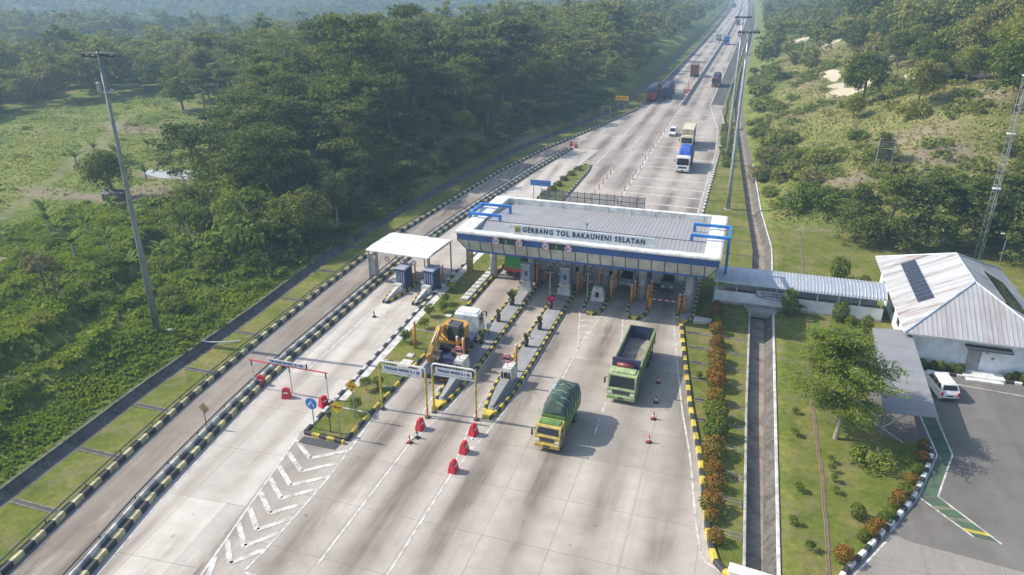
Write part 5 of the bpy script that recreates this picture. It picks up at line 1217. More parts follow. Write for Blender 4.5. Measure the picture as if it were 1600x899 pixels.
def truck(label, loc, rz, w, ch, cl, cab, L, bed, bedcol, bedh, seed=1, tarp=None, deck=1.1, group=None, rear_axles=2, visor=True, name='truck', cabtop=None, text=None):
    t = thing(name, label, 'truck', loc, rz, group); h = w/2; lo = .5
    mb = MB(); prof = [(.06, lo), (0, lo+.2), (0, 1.35), (.12, 1.5), (.36, ch-.16), (.55, ch), (cl-.12, ch), (cl, ch-.15), (cl, lo)]
    mb.profx(prof, -h, h); c = mb.build('cab', M[cab], t)
    mb = MB(); mb.raw([(-h+.12, .105, 1.52), (h-.12, .105, 1.52), (h-.2, .315, ch-.24), (-h+.2, .315, ch-.24)], [(0, 1, 2, 3)]); mb.build('windshield', M['glass'], c)
    mb = MB()
    for s in (-1, 1): mb.raw([(s*(h+.006), .42, 1.5), (s*(h+.006), cl-.45, 1.5), (s*(h+.006), cl-.5, ch-.3), (s*(h+.006), .55, ch-.3)], [(0, 1, 2, 3)])
    mb.build('side_window', M['glass'], c)
    mb = MB()
    for s in (-1, 1):
        for yy in (.3, cl-.42): mb.box(s*(h+.004)-.004, s*(h+.004)+.004, yy-.012, yy+.012, .75, 1.48)
        mb.box(s*(h+.02)-.02, s*(h+.02)+.02, cl-.75, cl-.6, 1.25, 1.29)
    mb.build('door_line', M['black'], c)
    mb = MB(); mb.box(-h*.62, h*.62, -.03, .015, .95, 1.28, .01); mb.build('grille', M['darkgrey'], c)
    mb = MB(); mb.box(-h-.02, h+.02, -.12, .1, .42, .78, .05); mb.build('bumper', M[cab], c)
    mb = MB(); mb.box(-.28, .28, -.135, -.118, .5, .64); mb.build('number_plate', M['black'], c)
    for s in (-1, 1):
        mb = MB(); mb.box(s*h*.78-.2, s*h*.78+.2, -.035, .02, .86, 1.08, .02); mb.build('headlight', M['lens'], c)
        mb = MB(); mb.tube([(s*h, .25, ch-.35), (s*(h+.22), .05, ch-.4)], .025, 5); mb.box(s*(h+.24)-.08, s*(h+.24)+.08, .0, .06, ch-.95, ch-.38, .02); mb.build('mirror', M['black'], c)
    if visor:
        mb = MB(); mb.box(-h*.85, h*.85, .5, cl-.3, ch+.0, ch+.1, .03); 
        for k in range(5): mb.box(-h*.7+k*h*.35-.04, -h*.7+k*h*.35+.04, .56, .66, ch+.1, ch+.17)
        mb.build('roof_rack', M[cabtop or cab], c)
    mb = MB(); mb.box(-.45, .45, cl-.5, L-.15, .62, .88); mb.box(-h*.9, h*.9, L-.25, L-.1, .5, .68); mb.build('chassis', M['black'], t)
    y0 = cl+.15
    r = .5 if w > 2.2 else .4
    ax = [.95 if w > 2.2 else .75]+([L-2.7, L-1.45] if rear_axles == 2 else [L-1.6])
    for k, y in enumerate(ax):
        for s in (-1, 1): wheel(t, s*(h-.2), y, r, .3 if k == 0 else .46, M['grey'])
    if bed == 'dump':
        mb = MB(); tk = .07
        for s in (-1, 1): mb.box(s*(h-tk)-(tk if s > 0 else 0)+0, s*h, y0, L, deck, bedh)
        mb.box(-h+tk, h-tk, L-tk, L, deck, bedh-.02); mb.box(-h+tk, h-tk, y0, y0+tk, deck, bedh+.3); mb.box(-h*.98, h*.98, y0+tk, L-tk, deck-.12, deck)
        rib_into(mb, h, y0, L, deck, bedh)
        bd = mb.build('bed', M[bedcol], t)
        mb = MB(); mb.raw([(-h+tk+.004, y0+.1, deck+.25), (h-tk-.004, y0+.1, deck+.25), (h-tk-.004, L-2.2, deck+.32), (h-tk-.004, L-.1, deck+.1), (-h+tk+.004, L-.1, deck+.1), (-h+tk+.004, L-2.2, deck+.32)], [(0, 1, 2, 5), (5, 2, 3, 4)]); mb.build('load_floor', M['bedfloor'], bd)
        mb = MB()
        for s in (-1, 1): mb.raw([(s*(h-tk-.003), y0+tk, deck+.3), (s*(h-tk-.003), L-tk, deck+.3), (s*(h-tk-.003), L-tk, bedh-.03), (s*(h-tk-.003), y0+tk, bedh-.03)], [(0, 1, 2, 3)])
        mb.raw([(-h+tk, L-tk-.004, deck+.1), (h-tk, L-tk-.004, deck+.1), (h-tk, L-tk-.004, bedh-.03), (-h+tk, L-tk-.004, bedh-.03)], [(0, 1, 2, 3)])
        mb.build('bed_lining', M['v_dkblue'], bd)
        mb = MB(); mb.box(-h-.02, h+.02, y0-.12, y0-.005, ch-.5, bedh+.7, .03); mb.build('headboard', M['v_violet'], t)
        mb = MB(); mb.smooth = True; mb.tube([(-h*.62, y0-.32, bedh+.12), (h*.62, y0-.32, bedh+.12)], .22, 12); mb.build('rolled_tarp', M['v_maroon'], t)
    elif bed == 'box':
        mb = MB(); mb.box(-h, h, y0, L, deck, bedh, .05); bd = mb.build('cargo_box', M[bedcol], t)
        mb = MB()
        for k in range(9):
            yy = y0+.3+k*(L-y0-.6)/8
            for s in (-1, 1): mb.box(s*(h+.012)-.012, s*(h+.012)+.012, yy-.03, yy+.03, deck+.05, bedh-.07)
        mb.box(-.02, .02, L, L+.02, deck+.1, bedh-.1); mb.build('box_rib', M['grey'], bd)
    elif bed in ('tarp', 'flat'):
        mb = MB(); mb.box(-h, h, y0, L, deck-.15, deck); sd = bedh if bed == 'tarp' else deck+.03
        if bed == 'tarp':
            for s in (-1, 1): mb.box(min(s*h, s*(h-.06)), max(s*h, s*(h-.06)), y0, L, deck, sd)
            mb.box(-h+.06, h-.06, L-.06, L, deck, sd); mb.box(-h+.06, h-.06, y0, y0+.06, deck, sd+.35)
        if bed == 'tarp':
            for k in range(8):
                yy = y0+.15+k*(L-y0-.3)/7
                for s in (-1, 1): mb.box(s*(h+.025)-.025, s*(h+.025)+.025, yy-.04, yy+.04, deck-.1, sd)
        bd = mb.build('bed', M[bedcol], t)
        if bed == 'tarp':
            tarp_mesh(t, w-.02, y0+.02, L+.02, sd-.25, tarp[1], M[tarp[0]], seed)
    for s in (-1, 1): mb = MB(); mb.box(s*h*.75-.16, s*h*.75+.16, L-.09, L-.06, .55, .66); mb.build('tail_light', M['red'], t)
    return t
truck('small yellow cabbed truck with green sides and a bulging dark green tarpaulin', (-12.15, 46.75, 0), R_(-2), 2.05, 2.25, 1.5, 'v_yel', 6.4, 'tarp', 'v_green', 2.05, 5, ('tarp', 3.45), 1.0, rear_axles=1, cabtop='v_green')
truck('lime green tipper truck with an open empty bed and violet headboard', (-7.85, 55.6, 0), R_(-2), 2.5, 2.75, 1.75, 'v_lime', 10.2, 'dump', 'v_olive', 2.85, 2, deck=1.35)
truck('red truck under a bright green tarpaulin waiting below the left end of the canopy', (-25.6, 80.2+9, 0), R_(180), 2.4, 2.8, 1.8, 'v_red', 9.2, 'tarp', 'v_red', 1.7, 8, ('tarpbr', 4.3), 1.1)
truck('white cabbed truck with a bright blue tarpaulin approaching behind the canopy', (-11.0, 139.5, 0), R_(0), 2.5, 3.0, 2.0, 'v_white', 9.5, 'tarp', 'v_dkblue', 2.4, 4, ('tarpblue', 4.0), 1.2)
truck('cream box truck following the blue covered truck', (-12.2, 159.5, 0), R_(1), 2.5, 2.9, 2.0, 'v_cream', 10.0, 'box', 'v_cream', 4.1, 4, deck=1.1)
truck('red truck on the far right carriageway near the guard rail', (-12.1, 258, 0), 0, 2.6, 3.0, 2.0, 'v_maroon', 9, 'tarp', 'v_maroon', 2.5, 6, ('tarpdk', 4.2), 1.2)
truck('long truck with a red tail parked on the left shoulder below the forest', (-28.3, 221+16, 0), R_(180), 2.6, 3.0, 2.2, 'v_grey', 16, 'tarp', 'v_red', 3.0, 7, ('tarpdk', 4.3), 1.2)
truck('dark blue covered truck overtaking the parked long truck on the left carriageway', (-24.6, 228+11, 0), R_(180), 2.6, 3.0, 2.0, 'v_maroon', 11, 'tarp', 'v_dkblue', 3.0, 9, ('tarpdk', 4.6), 1.2)
truck('dark box truck driving away beside the median barrier', (-21.3, 282+9, 0), R_(180), 2.6, 3.0, 2.0, 'v_maroon', 9, 'box', 'v_maroon', 4.4, 9)
truck('blue truck on the distant right carriageway, coming closer beside the median', (-16.6, 419, 0), 0, 2.6, 3.0, 2.0, 'v_blue', 9, 'box', 'v_blue', 4.2, 10)
truck('pale distant truck driving away on the left carriageway', (-22.2, 446+8, 0), R_(180), 2.6, 3.0, 2.0, 'v_white', 8, 'box', 'v_silver', 3.8, 11)
truck('grey distant truck far up the right carriageway', (-15.8+float(cx(590)), 588, 0), 0, 2.6, 3.0, 2.0, 'v_grey', 9, 'box', 'v_grey', 4.0, 12)
truck('blue truck farthest away at the bend of the left carriageway', (-25.0+float(cx(900)), 900, 0), R_(170), 2.6, 3.0, 2.0, 'v_blue', 10, 'box', 'v_dkblue', 4.2, 13)
# flatbed carrying the excavator (drives away: rz = 180)
truck('white cabbed low loader truck carrying a yellow excavator in the leftmost truck lane', (-25.2, 64.9, 0), R_(181), 2.5, 2.95, 2.1, 'v_white', 11.4, 'flat', 'v_dkblue', 1.2, 3, deck=1.05, name='low_loader')
exv = thing('excavator', 'yellow excavator with its boom lowered over the tail of the low loader', 'excavator', (-25.2, 58.9, 1.08), R_(-3))
for s in (-1, 1):
    mb = MB(); prof = [(-1.6, .12), (-1.4, 0), (1.4, 0), (1.65, .2), (1.65, .5), (1.4, .7), (-1.4, .7), (-1.65, .45)]; mb.profx(prof, s*.95-.28, s*.95+.28); tr = mb.build('track', M['black'], exv)
    mb = MB()
    for k in range(14): mb.box(s*.95-.3, s*.95+.3, -1.35+k*.2, -1.27+k*.2, .702, .74)
    mb.build('track_pad', M['darkgrey'], tr)
mb = MB(); mb.box(-.7, .7, -.9, .9, .3, .9); mb.build('undercarriage', M['darkgrey'], exv)
mb = MB(); mb.box(-1.2, 1.2, -.9, 1.75, .92, 1.3, .08); mb.build('deck', M['v_excav'], exv)
mb = MB(); mb.smooth = False; mb.prism([(-1.2, .5), (1.2, .5), (1.2, 1.5), (.8, 2.0), (-.8, 2.0), (-1.2, 1.5)], 1.3, 2.15); mb.build('engine_cover', M['v_excav'], exv)
mb = MB(); mb.box(-.7, .1, .75, 1.6, 2.152, 2.22, .02); mb.box(-.5, -.3, 1.0, 1.2, 2.22, 2.5, .02); mb.build('hood_plate', M['darkgrey'], exv)
mb = MB(); mb.profx([(-1.0, 1.3), (-1.08, 1.9), (-.85, 2.75), (.4, 2.75), (.45, 1.3)], .1, 1.15); cb = mb.build('cab', M['darkgrey'], exv)
mb = MB(); mb.raw([(.16, -1.085, 1.4), (1.09, -1.085, 1.4), (1.09, -1.1, 1.9), (.16, -1.1, 1.9)], [(0, 1, 2, 3)]); mb.raw([(.16, -1.1, 1.9), (1.09, -1.1, 1.9), (1.09, -.875, 2.66), (.16, -.875, 2.66)], [(0, 1, 2, 3)])
mb.raw([(1.157, -.9, 1.7), (1.157, .3, 1.7), (1.157, .25, 2.6), (1.157, -.75, 2.6)], [(0, 1, 2, 3)]); mb.raw([(.093, -.9, 1.9), (.093, -.75, 2.6), (.093, .25, 2.6), (.093, .3, 1.9)], [(0, 1, 2, 3)]); mb.build('window', M['glass'], cb)
mb = MB(); mb.box(.08, 1.17, -.88, .45, 2.752, 2.82, .02); mb.build('cab_roof', M['darkgrey'], cb)
def beam(mb, pts, ws, hw):
    """box beam in the yz-plane through pts with depths ws"""
    n = len(pts); top = []; bot = []
    for i, (y, z) in enumerate(pts):
        a = pts[max(i-1, 0)]; b_ = pts[min(i+1, n-1)]; d = Vector((b_[0]-a[0], b_[1]-a[1])).normalized(); nn = Vector((-d.y, d.x))*ws[i]/2
        top.append((y+nn.x, z+nn.y)); bot.append((y-nn.x, z-nn.y))
    mb.profx(top+bot[::-1], hw[0], hw[1])
mb = MB(); beam(mb, [(-.3, 1.5), (-1.2, 2.75), (-1.9, 2.85), (-4.3, 1.0)], [.45, .62, .6, .4], (-.55, -.15)); mb.build('boom', M['v_excav'], exv)
mb = MB(); beam(mb, [(-4.5, 1.35), (-4.1, .7), (-2.9, .05)], [.25, .5, .3], (-.5, -.2)); mb.build('stick', M['v_excav'], exv)
mb = MB(); mb.tube([(-.75, -.6, 1.35), (-.75, -1.6, 2.3)], .09, 8); mb.tube([(.05, -.6, 1.35), (.05, -1.6, 2.3)], .09, 8); mb.tube([(-.35, -1.7, 3.2), (-.35, -3.5, 2.05)], .08, 8); mb.build('hydraulic_ram', M['grey'], exv)
mb = MB(); mb.profx([(-3.4, -.02), (-2.6, .0), (-2.2, .35), (-2.3, .85), (-2.7, .9), (-2.75, .45), (-3.3, .3)], -.85, .15); mb.build('bucket', M['darkgrey'], exv)
mb = MB()
for sx in (-.35, .35): mb.tube([(sx-.3, -3.2, .2), (sx-.25, -2.2, 2.9), (sx-.3, -1.2, 3.4)], .025, 5)
mb.build('hose', M['columnyel'], exv)

def car(label, loc, rz, col, seed=0, w=1.68, L=4.2, h=1.65, name='car', cat='car'):
    t = thing(name, label, cat, loc, rz); hw = w/2
    mb = MB(); lo = [(0, .35), (-.02, .6), (.1, .82), (.9, .98), (L-.12, 1.0), (L, .8), (L, .4), (L-.15, .22), (.15, .22)]
    n = len(lo); ins = .07
    mb.profx(lo, -hw+ins, hw-ins)
    for s in (-1, 1):
        a = [(s*(hw-ins), y, z) for y, z in lo]; cy = sum(p[0] for p in lo)/n
        b_ = [(s*hw, y+(cy-y)*.05, z+(.6-z)*.22) for y, z in lo]
        for k in range(n):
            f = (a[k], a[(k+1) % n], b_[(k+1) % n], b_[k]); mb.face(*(f if s > 0 else f[::-1]))
        mb.face(*(b_ if s > 0 else b_[::-1]))
    body = mb.build('body', M[col], t)
    g0 = [(.75, .96), (L-.12, .99)]; g1 = [(1.55, h), (L-.45, h-.02)]
    mb = MB(); b4 = [(-hw+.06, g0[0][0], g0[0][1]), (hw-.06, g0[0][0], g0[0][1]), (hw-.06, g0[1][0], g0[1][1]), (-hw+.06, g0[1][0], g0[1][1])]
    t4 = [(-hw+.2, g1[0][0], g1[0][1]), (hw-.2, g1[0][0], g1[0][1]), (hw-.2, g1[1][0], g1[1][1]), (-hw+.2, g1[1][0], g1[1][1])]
    mb.raw(b4+t4, [(0, 1, 5, 4), (1, 2, 6, 5), (2, 3, 7, 6), (3, 0, 4, 7)]); tm = [(x*.86, y+(L*.6-y)*.08, z+.05) for x, y, z in t4]
    for k in range(4): mb.face(t4[k], t4[(k+1) % 4], tm[(k+1) % 4], tm[k])
    mb.face(*tm); mb.build('cabin', M[col], t)
    def glass(nm, i, j, u0, u1, v0, v1, off):
        P = lambda u, v: (Vector(b4[i]).lerp(Vector(b4[j]), u)).lerp(Vector(t4[i]).lerp(Vector(t4[j]), u), v)+Vector(off)
        mb = MB(); mb.raw([P(u0, v0), P(u1, v0), P(u1, v1), P(u0, v1)], [(0, 1, 2, 3)]); mb.build(nm, M['glass'], t)
    glass('windshield', 0, 1, .06, .94, .1, .92, (0, -.012, .01)); glass('rear_window', 2, 3, .08, .92, .2, .9, (0, .012, .004))
    for i, j, sx in ((1, 2, 1), (0, 3, -1)):
        for u0, u1 in ((.1, .4), (.43, .68), (.71, .93)): glass('side_window', i, j, u0, u1, .14, .86, (sx*.008, 0, .003))
    for s in (-1, 1):
        for y in (.85, L-.8): wheel(t, s*(hw-.12), y, .31, .2, M['galv'])
        mb = MB(); mb.box(s*(hw-.32)-.17, s*(hw-.32)+.17, -.03, .08, .62, .78, .02); mb.build('headlight', M['lens'], t)
        mb = MB(); mb.box(s*(hw-.16)-.1, s*(hw-.16)+.1, L-.08, L+.02, .62, .95, .02); mb.build('tail_light', M['red'], t)
        mb = MB(); mb.box(s*(hw+.08)-.1, s*(hw+.08)+.1, 1.05, 1.18, .95, 1.1, .02); mb.build('mirror', M[col], t)
    mb = MB(); mb.box(-hw*.6, hw*.6, -.035, .02, .4, .55, .01); mb.box(-.26, .26, L-.01, L+.02, .55, .68); mb.build('number_plate', M['darkgrey'], t)
    mb = MB(); mb.box(-hw*.85, hw*.85, L-.02, L+.015, .3, .42); mb.build('bumper_trim', M['darkgrey'], t)
    return t
car('white family car parked beside the carport in front of the office', (19.0, 68.6, .115), R_(191), 'v_white', h=1.55)
car('small white car ahead of the cream box truck beyond the canopy', (-16.7, 173.2, 0), 0, 'v_white', h=1.75)
car('silver car coming out from under the canopy between two toll islands', (-11.75, 81.0, 0), 0, 'v_silver', h=1.85, L=4.6, w=1.75)
car('dark car waiting in the rightmost toll lane under the canopy', (-6.9, 81.6, 0), 0, 'v_grey', h=1.75, L=4.4)

# ------------------------------------------------------------------ plants
CAMP = np.array([0, 0, 35.0]); YAW = R_(17.85); PITCH = math.atan(491.5/1141)
def project(x, y, z):
    """which part of the view a plant stands in: only used to decide how finely it is modelled"""
    F = -x*math.sin(YAW)+y*math.cos(YAW); r = x*math.cos(YAW)+y*math.sin(YAW); d = z-35.0
    c = F*math.cos(PITCH)-d*math.sin(PITCH); u = F*math.sin(PITCH)+d*math.cos(PITCH)
    return 1141*r/np.maximum(c, 1)/800, 1141*u/np.maximum(c, 1)/450, c
def unit(v): return v/np.maximum(np.linalg.norm(v, axis=-1, keepdims=True), 1e-6)
def leaf_quads(c, n, size, g, spread=.42, asp=.6):
    N_ = len(c); nn = unit(n+g.normal(0, spread, (N_, 3))); a = unit(np.cross(nn, g.normal(0, 1, (N_, 3)))); b = np.cross(nn, a)
    s = size*g.uniform(.6, 1.35, (N_, 1)); b = b*asp
    j = lambda: g.uniform(.55, 1.1, (N_, 1))
    return np.stack([c-a*s*j(), c-b*s*j(), c+a*s*j(), c+b*s*j()], 1)
def dirs(n, g, up=0.0):
    d = g.normal(0, 1, (n, 3)); d[:, 2] += up; return unit(d)
def crown(kind, g, R, H, nclump, nleaf, size):
    """leaf faces of a crown whose foot is at z=0 and whose top is at H"""
    qs = []
    if kind in ('dome', 'tall'):
        zb = H*(.22 if kind == 'dome' else .3)
        for k in range(nclump):
            d = dirs(1, g, .35)[0]; rr = g.uniform(.45, .9)
            cc = np.array([d[0]*R*rr, d[1]*R*rr, zb+(H-zb)*(.42+.46*d[2]*rr+.08*g.normal())])
            rc = R*g.uniform(.2, .38); m = max(3, int(nleaf*g.uniform(.6, 1.3)))
            dd = dirs(m, g, .45); p = cc+dd*rc*g.uniform(.55, 1.1, (m, 1))*np.array([1, 1, .75])
            qs.append(leaf_quads(p, dd, size, g))
    elif kind == 'umbrella':
        for k in range(nclump):
            lev = g.choice([.45, .58, .7, .82, .92, .98]); a = g.uniform(0, 6.28); rr = R*(1.1-.75*abs(lev-.62)/.5)*math.sqrt(g.uniform(.02, 1))
            cc = np.array([math.cos(a)*rr, math.sin(a)*rr, H*lev-rr*.05+g.normal()*.02*H]); rc = R*g.uniform(.2, .36); m = max(3, int(nleaf*g.uniform(.6, 1.3)))
            an = g.uniform(0, 6.28, m); rad = rc*np.sqrt(g.uniform(0, 1, m)); p = cc+np.stack([np.cos(an)*rad, np.sin(an)*rad, g.normal(0, .035*H*.5, m)-.1*rad], 1)
            qs.append(leaf_quads(p, np.tile([0, 0, 1.], (m, 1)), size, g, .45))
    elif kind == 'layer':
        for k in range(nclump):
            lev = g.choice(np.array([.16, .28, .4, .52, .64, .76, .87, .96])); a = g.uniform(0, 6.28); rr = R*min(1.0, 1.5*(1.06-lev)**.7)*math.sqrt(g.uniform(.03, 1))
            cc = np.array([math.cos(a)*rr, math.sin(a)*rr, H*lev-rr*.04+g.normal()*.015*H]); rc = R*g.uniform(.22, .36); m = max(3, int(nleaf*g.uniform(.6, 1.3)))
            an = g.uniform(0, 6.28, m); rad = rc*np.sqrt(g.uniform(0, 1, m)); p = cc+np.stack([np.cos(an)*rad, np.sin(an)*rad, g.normal(0, .018*H, m)-.12*rad], 1)
            qs.append(leaf_quads(p, np.tile([0, 0, 1.], (m, 1)), size, g, .45))
    elif kind == 'bush':
        for k in range(nclump):
            a = g.uniform(0, 6.28); rr = R*math.sqrt(g.uniform(0, 1))*.8
            cc = np.array([math.cos(a)*rr, math.sin(a)*rr, H*.5*(1-.5*(rr/R)**2)*g.uniform(.3, 1.15)]); rc = R*g.uniform(.22, .42); m = max(3, int(nleaf*g.uniform(.6, 1.3)))
            dd = dirs(m, g, .6); p = cc+dd*rc*g.uniform(.5, 1.1, (m, 1))*np.array([1, 1, min(1.2, H/R*.7)]); p[:, 2] = np.maximum(p[:, 2], .02)
            qs.append(leaf_quads(p, dd, size, g))
    elif kind == 'ball':
        m = nclump*nleaf; dd = dirs(m, g, .1); ph = g.uniform(0, 6, 3); lump = 1+.13*np.sin(dd[:, :1]*5+ph[0])*np.cos(dd[:, 1:2]*6+ph[1])+.07*np.sin(dd[:, 2:]*9+ph[2]+dd[:, :1]*4)
        p = dd*lump*np.array([R, R, H/2])*g.uniform(.82, 1.06, (m, 1))+np.array([0, 0, H/2]); p[:, 2] = np.maximum(p[:, 2], .03); qs.append(leaf_quads(p, dd, size, g, .6))
    return np.concatenate(qs)
def quads_me(name, q, mats, mi=None):
    return quad_mesh(name, q.reshape(-1, 3), np.arange(len(q)*4).reshape(-1, 4), mats, mi)
def trunk_mb(g, H, R, r0, kind, bare=.45):
    mb = MB(); p = [(0, 0, -1.2)]; x = y = 0
    for k in range(1, 5):
        x += g.normal()*.12*R*.3; y += g.normal()*.12*R*.3; p.append((x, y, H*.86*k/4))
    mb.tube(p, [r0*1.25, r0, r0*.75, r0*.5, r0*.2], 7)
    for k in range(9):
        h0 = H*g.uniform(bare*.7, .8); a = g.uniform(0, 6.28); rr = R*g.uniform(.55, .9); i = min(4, int(h0/(H*.86)*4)+0)
        base = Vector(p[i]).lerp(Vector(p[min(i+1, 4)]), .3); tip = base+Vector((math.cos(a)*rr, math.sin(a)*rr, H*(.06 if kind == 'umbrella' else .18)))
        mb.tube([base, base.lerp(tip, .5)+Vector((0, 0, .04*H)), tip], [r0*.4, r0*.25, r0*.06], 5, False)
    return mb
g0 = np.random.default_rng(5)
KIND = {}   # kind: (R, H, fine crowns, coarse crowns, trunk meshes)
def protos(key, kind, R, H, r0, fine, mid, mat, n=4, bark='bark'):
    fm = []; mm_ = []; tm = []
    for i in range(n):
        fm.append(quads_me('crown', crown(kind, g0, R*g0.uniform(.9, 1.1), H, *fine), [mat])); mm_.append(quads_me('crown', crown(kind, g0, R*g0.uniform(.9, 1.1), H, *mid), [mat]))
        o = trunk_mb(g0, H, R, r0, kind).build('trunk', M[bark]); tm.append(o.data); bpy.data.objects.remove(o)
    KIND[key] = (R, H, fm, mm_, tm)
protos('dome', 'dome', 4.6, 10.5, .22, (64, 62, .3), (46, 30, .5), M['leaf'])
protos('tall', 'tall', 3.4, 13.0, .2, (54, 60, .3), (40, 30, .5), M['leafgrey'], 3, 'barkpale')
protos('umbrella', 'umbrella', 5.4, 12.0, .22, (58, 66, .3), (42, 32, .52), M['leafdark'], 4)
protos('light', 'dome', 4.0, 8.5, .18, (56, 60, .28), (40, 30, .46), M['leaflight'], 3)
protos('layered', 'layer', 4.6, 10.5, .2, (80, 64, .28), (56, 32, .5), M['leafdark'], 4)
protos('shrub', 'bush', 2.5, 2.7, .08, (30, 54, .2), (22, 30, .36), M['leaflight'], 4)
protos('darkshrub', 'bush', 2.7, 3.2, .08, (32, 54, .22), (24, 30, .38), M['leaf'], 4)
def plant(name, key, x, y, label, cat, group=None, s=1.0, fine=True, z=None, rz=None, mat=None, sink=.0):
    R, H, fm, mm_, tm = KIND[key]; i = int(rng.integers(len(fm)))
    zz = float(zfun(x, y)) if z is None else z
    t = thing(name, label, cat, (x, y, zz-sink), float(rng.uniform(0, 6.28)) if rz is None else rz, group); t.scale = (s*float(rng.uniform(.92, 1.08)), s*float(rng.uniform(.92, 1.08)), s*float(rng.uniform(.93, 1.1)))
    link('trunk', tm[i], t); c = link('crown', (fm if fine else mm_)[i], t)
    return t

# ---- where trees stand
def west_wood(x, y):
    """density of the wood west of the road"""
    b = XD(y)-x
    yb = np.interp(-x, [50, 62, 72, 83, 89, 100, 120, 132, 150, 168, 180, 190, 260], [66, 70, 84, 92, 108, 129, 146, 150, 165, 176, 160, 120, 100])
    field = 1-S((y-yb+9*fbm(x/20, y/20, 91))/5)
    d = 1-field
    edge = np.where(y > 150, 2.5, 4.0)
    return np.where(b > edge, d, 0)
cand = []
def scatter(x0, x1, y0, y1, step, seed):
    g = np.random.default_rng(seed); nx = int((x1-x0)/step); ny = int((y1-y0)/step)
    xs, ys = np.meshgrid(np.arange(nx), np.arange(ny)); xs = x0+(xs+.5+g.uniform(-.46, .46, xs.shape))*step; ys = y0+(ys+.5+g.uniform(-.46, .46, ys.shape))*step
    return xs.ravel(), ys.ravel(), g
trees = []
def collect(xs, ys, g, keep, side):
    z = zfun(xs, ys); u, v, c = project(xs, ys, z); ut, vt, ct = project(xs, ys, z+12)
    ok = keep & (c > 5) & (np.abs(u) < 1.12+9/np.maximum(c, 10)) & (vt > -1.1) & (v < 1.02)
    for x, y, zz, cc in zip(xs[ok], ys[ok], z[ok], c[ok]): trees.append((float(x), float(y), float(zz), float(cc), side))
# wood on the left, near part
xs, ys, g = scatter(-300, -30, 84, 330, 6.0, 1)
b = XD(ys)-xs
collect(xs, ys, g, (g.uniform(0, 1, xs.shape) < west_wood(xs, ys)) & (b > 3.2), 'w')
xs, ys, g = scatter(-1100, 200, 330, 1250, 9.0, 2)
b = XD(ys)-xs; br = xs-XR(ys)
collect(xs, ys, g, ((b > 6) | (br > 7)) & (g.uniform(0, 1, xs.shape) < .93), 'far')
xs, ys, g = scatter(-560, -300, 90, 330, 8.5, 3)
collect(xs, ys, g, g.uniform(0, 1, xs.shape) < west_wood(xs, ys), 'far')
# hillside on the right: closed wood high up, open scrub below
xs, ys, g = scatter(0, 330, 114, 330, 6.2, 4)
e = xs-XR(ys); top = S((e+.12*(ys-150)-43+24*fbm(xs/24, ys/24, 51))/7)
top = np.maximum(top, S((ys-300)/60)*S((e-4)/6)); nearc = (S((8-np.abs(ys-118))/5))*S((xs-14)/4)
dens = np.maximum.reduce([top*.98, .34+0*top, nearc*.0])
patch = np.zeros_like(xs)
for px, py, pa, pb in ROCKS+BARE: patch = np.maximum(patch, np.hypot((xs-px)/(pa+2.5), (ys-py)/(pb+2.5)) < 1)
collect(xs, ys, g, (g.uniform(0, 1, xs.shape) < dens) & (e > 3.5) & (patch < .5) & (ys > 121), 'e')
trees.sort(key=lambda t: t[3])
NAMED = 262
LAB = {('w', 'dome'): ('domed dark green tree in the wood between the field and the ramp', 'domed trees of the wood left of the road'),
       ('w', 'umbrella'): ('layered flat topped tree in the wood left of the highway', 'layered trees of the wood left of the road'),
       ('w', 'tall'): ('tall pale green tree with a narrow crown in the wood left of the highway', 'narrow pale trees of the wood left of the road'),
       ('w', 'light'): ('light green leafy tree in the wood left of the highway', 'light green trees of the wood left of the road'),
       ('e', 'dome'): ('domed green tree on the right hillside above the highway', 'domed trees of the right hillside'), ('e', 'umbrella'): ('layered dark tree on the right hillside', 'layered trees of the right hillside'),
       ('e', 'tall'): ('narrow pale tree on the right hillside', 'narrow trees of the right hillside'), ('e', 'light'): ('light green tree on the right hillside', 'light green trees of the right hillside'),
       ('e', 'darkshrub'): ('rounded dark green bush among the dry grass of the right hillside', 'dark bushes of the right hillside'), ('e', 'shrub'): ('light green bush among the dry grass of the right hillside', 'light bushes of the right hillside'),
       ('far', 'dome'): ('domed tree in the distant forest', 'trees of the distant forest'), ('far', 'tall'): ('tall tree in the distant forest', 'tall trees of the distant forest'), ('far', 'umbrella'): ('layered tree in the distant forest', 'layered trees of the distant forest'), ('far', 'light'): ('light green tree in the distant forest', 'light green trees of the distant forest')}
stuff = []
for i, (x, y, z, c, side) in enumerate(trees):
    h = float(vnoise(np.array(x/31.), np.array(y/31.), 61)); q = rng.uniform()
    lowzone = side == 'e' and (x-float(XR(y)))+.12*(y-150) < 38 and y < 290
    if lowzone: key = 'darkshrub' if q < .4 else 'shrub' if q < .75 else 'dome'
    else: key = ('umbrella' if q < .2+.25*(h > .6) else 'dome' if q < .6 else 'tall' if q < .8 else 'light')
    if side == 'e' and not lowzone: key = 'dome'
    s = float(np.clip(rng.normal(.95, .24), .5, 1.6))*(.8 if lowzone and key == 'dome' else 1)
    if side == 'w' and XD(y)-x < 9: s *= .62
    if side == 'e' and not lowzone: s *= 1.12
    if i < NAMED:
        lab, grp = LAB[(side, key)]
        plant('bush' if 'shrub' in key else 'tree', key, x, y, lab, 'bush' if 'shrub' in key else 'tree', grp, s, c < 190, z)
    else: stuff.append((x, y, z, c, key, s))
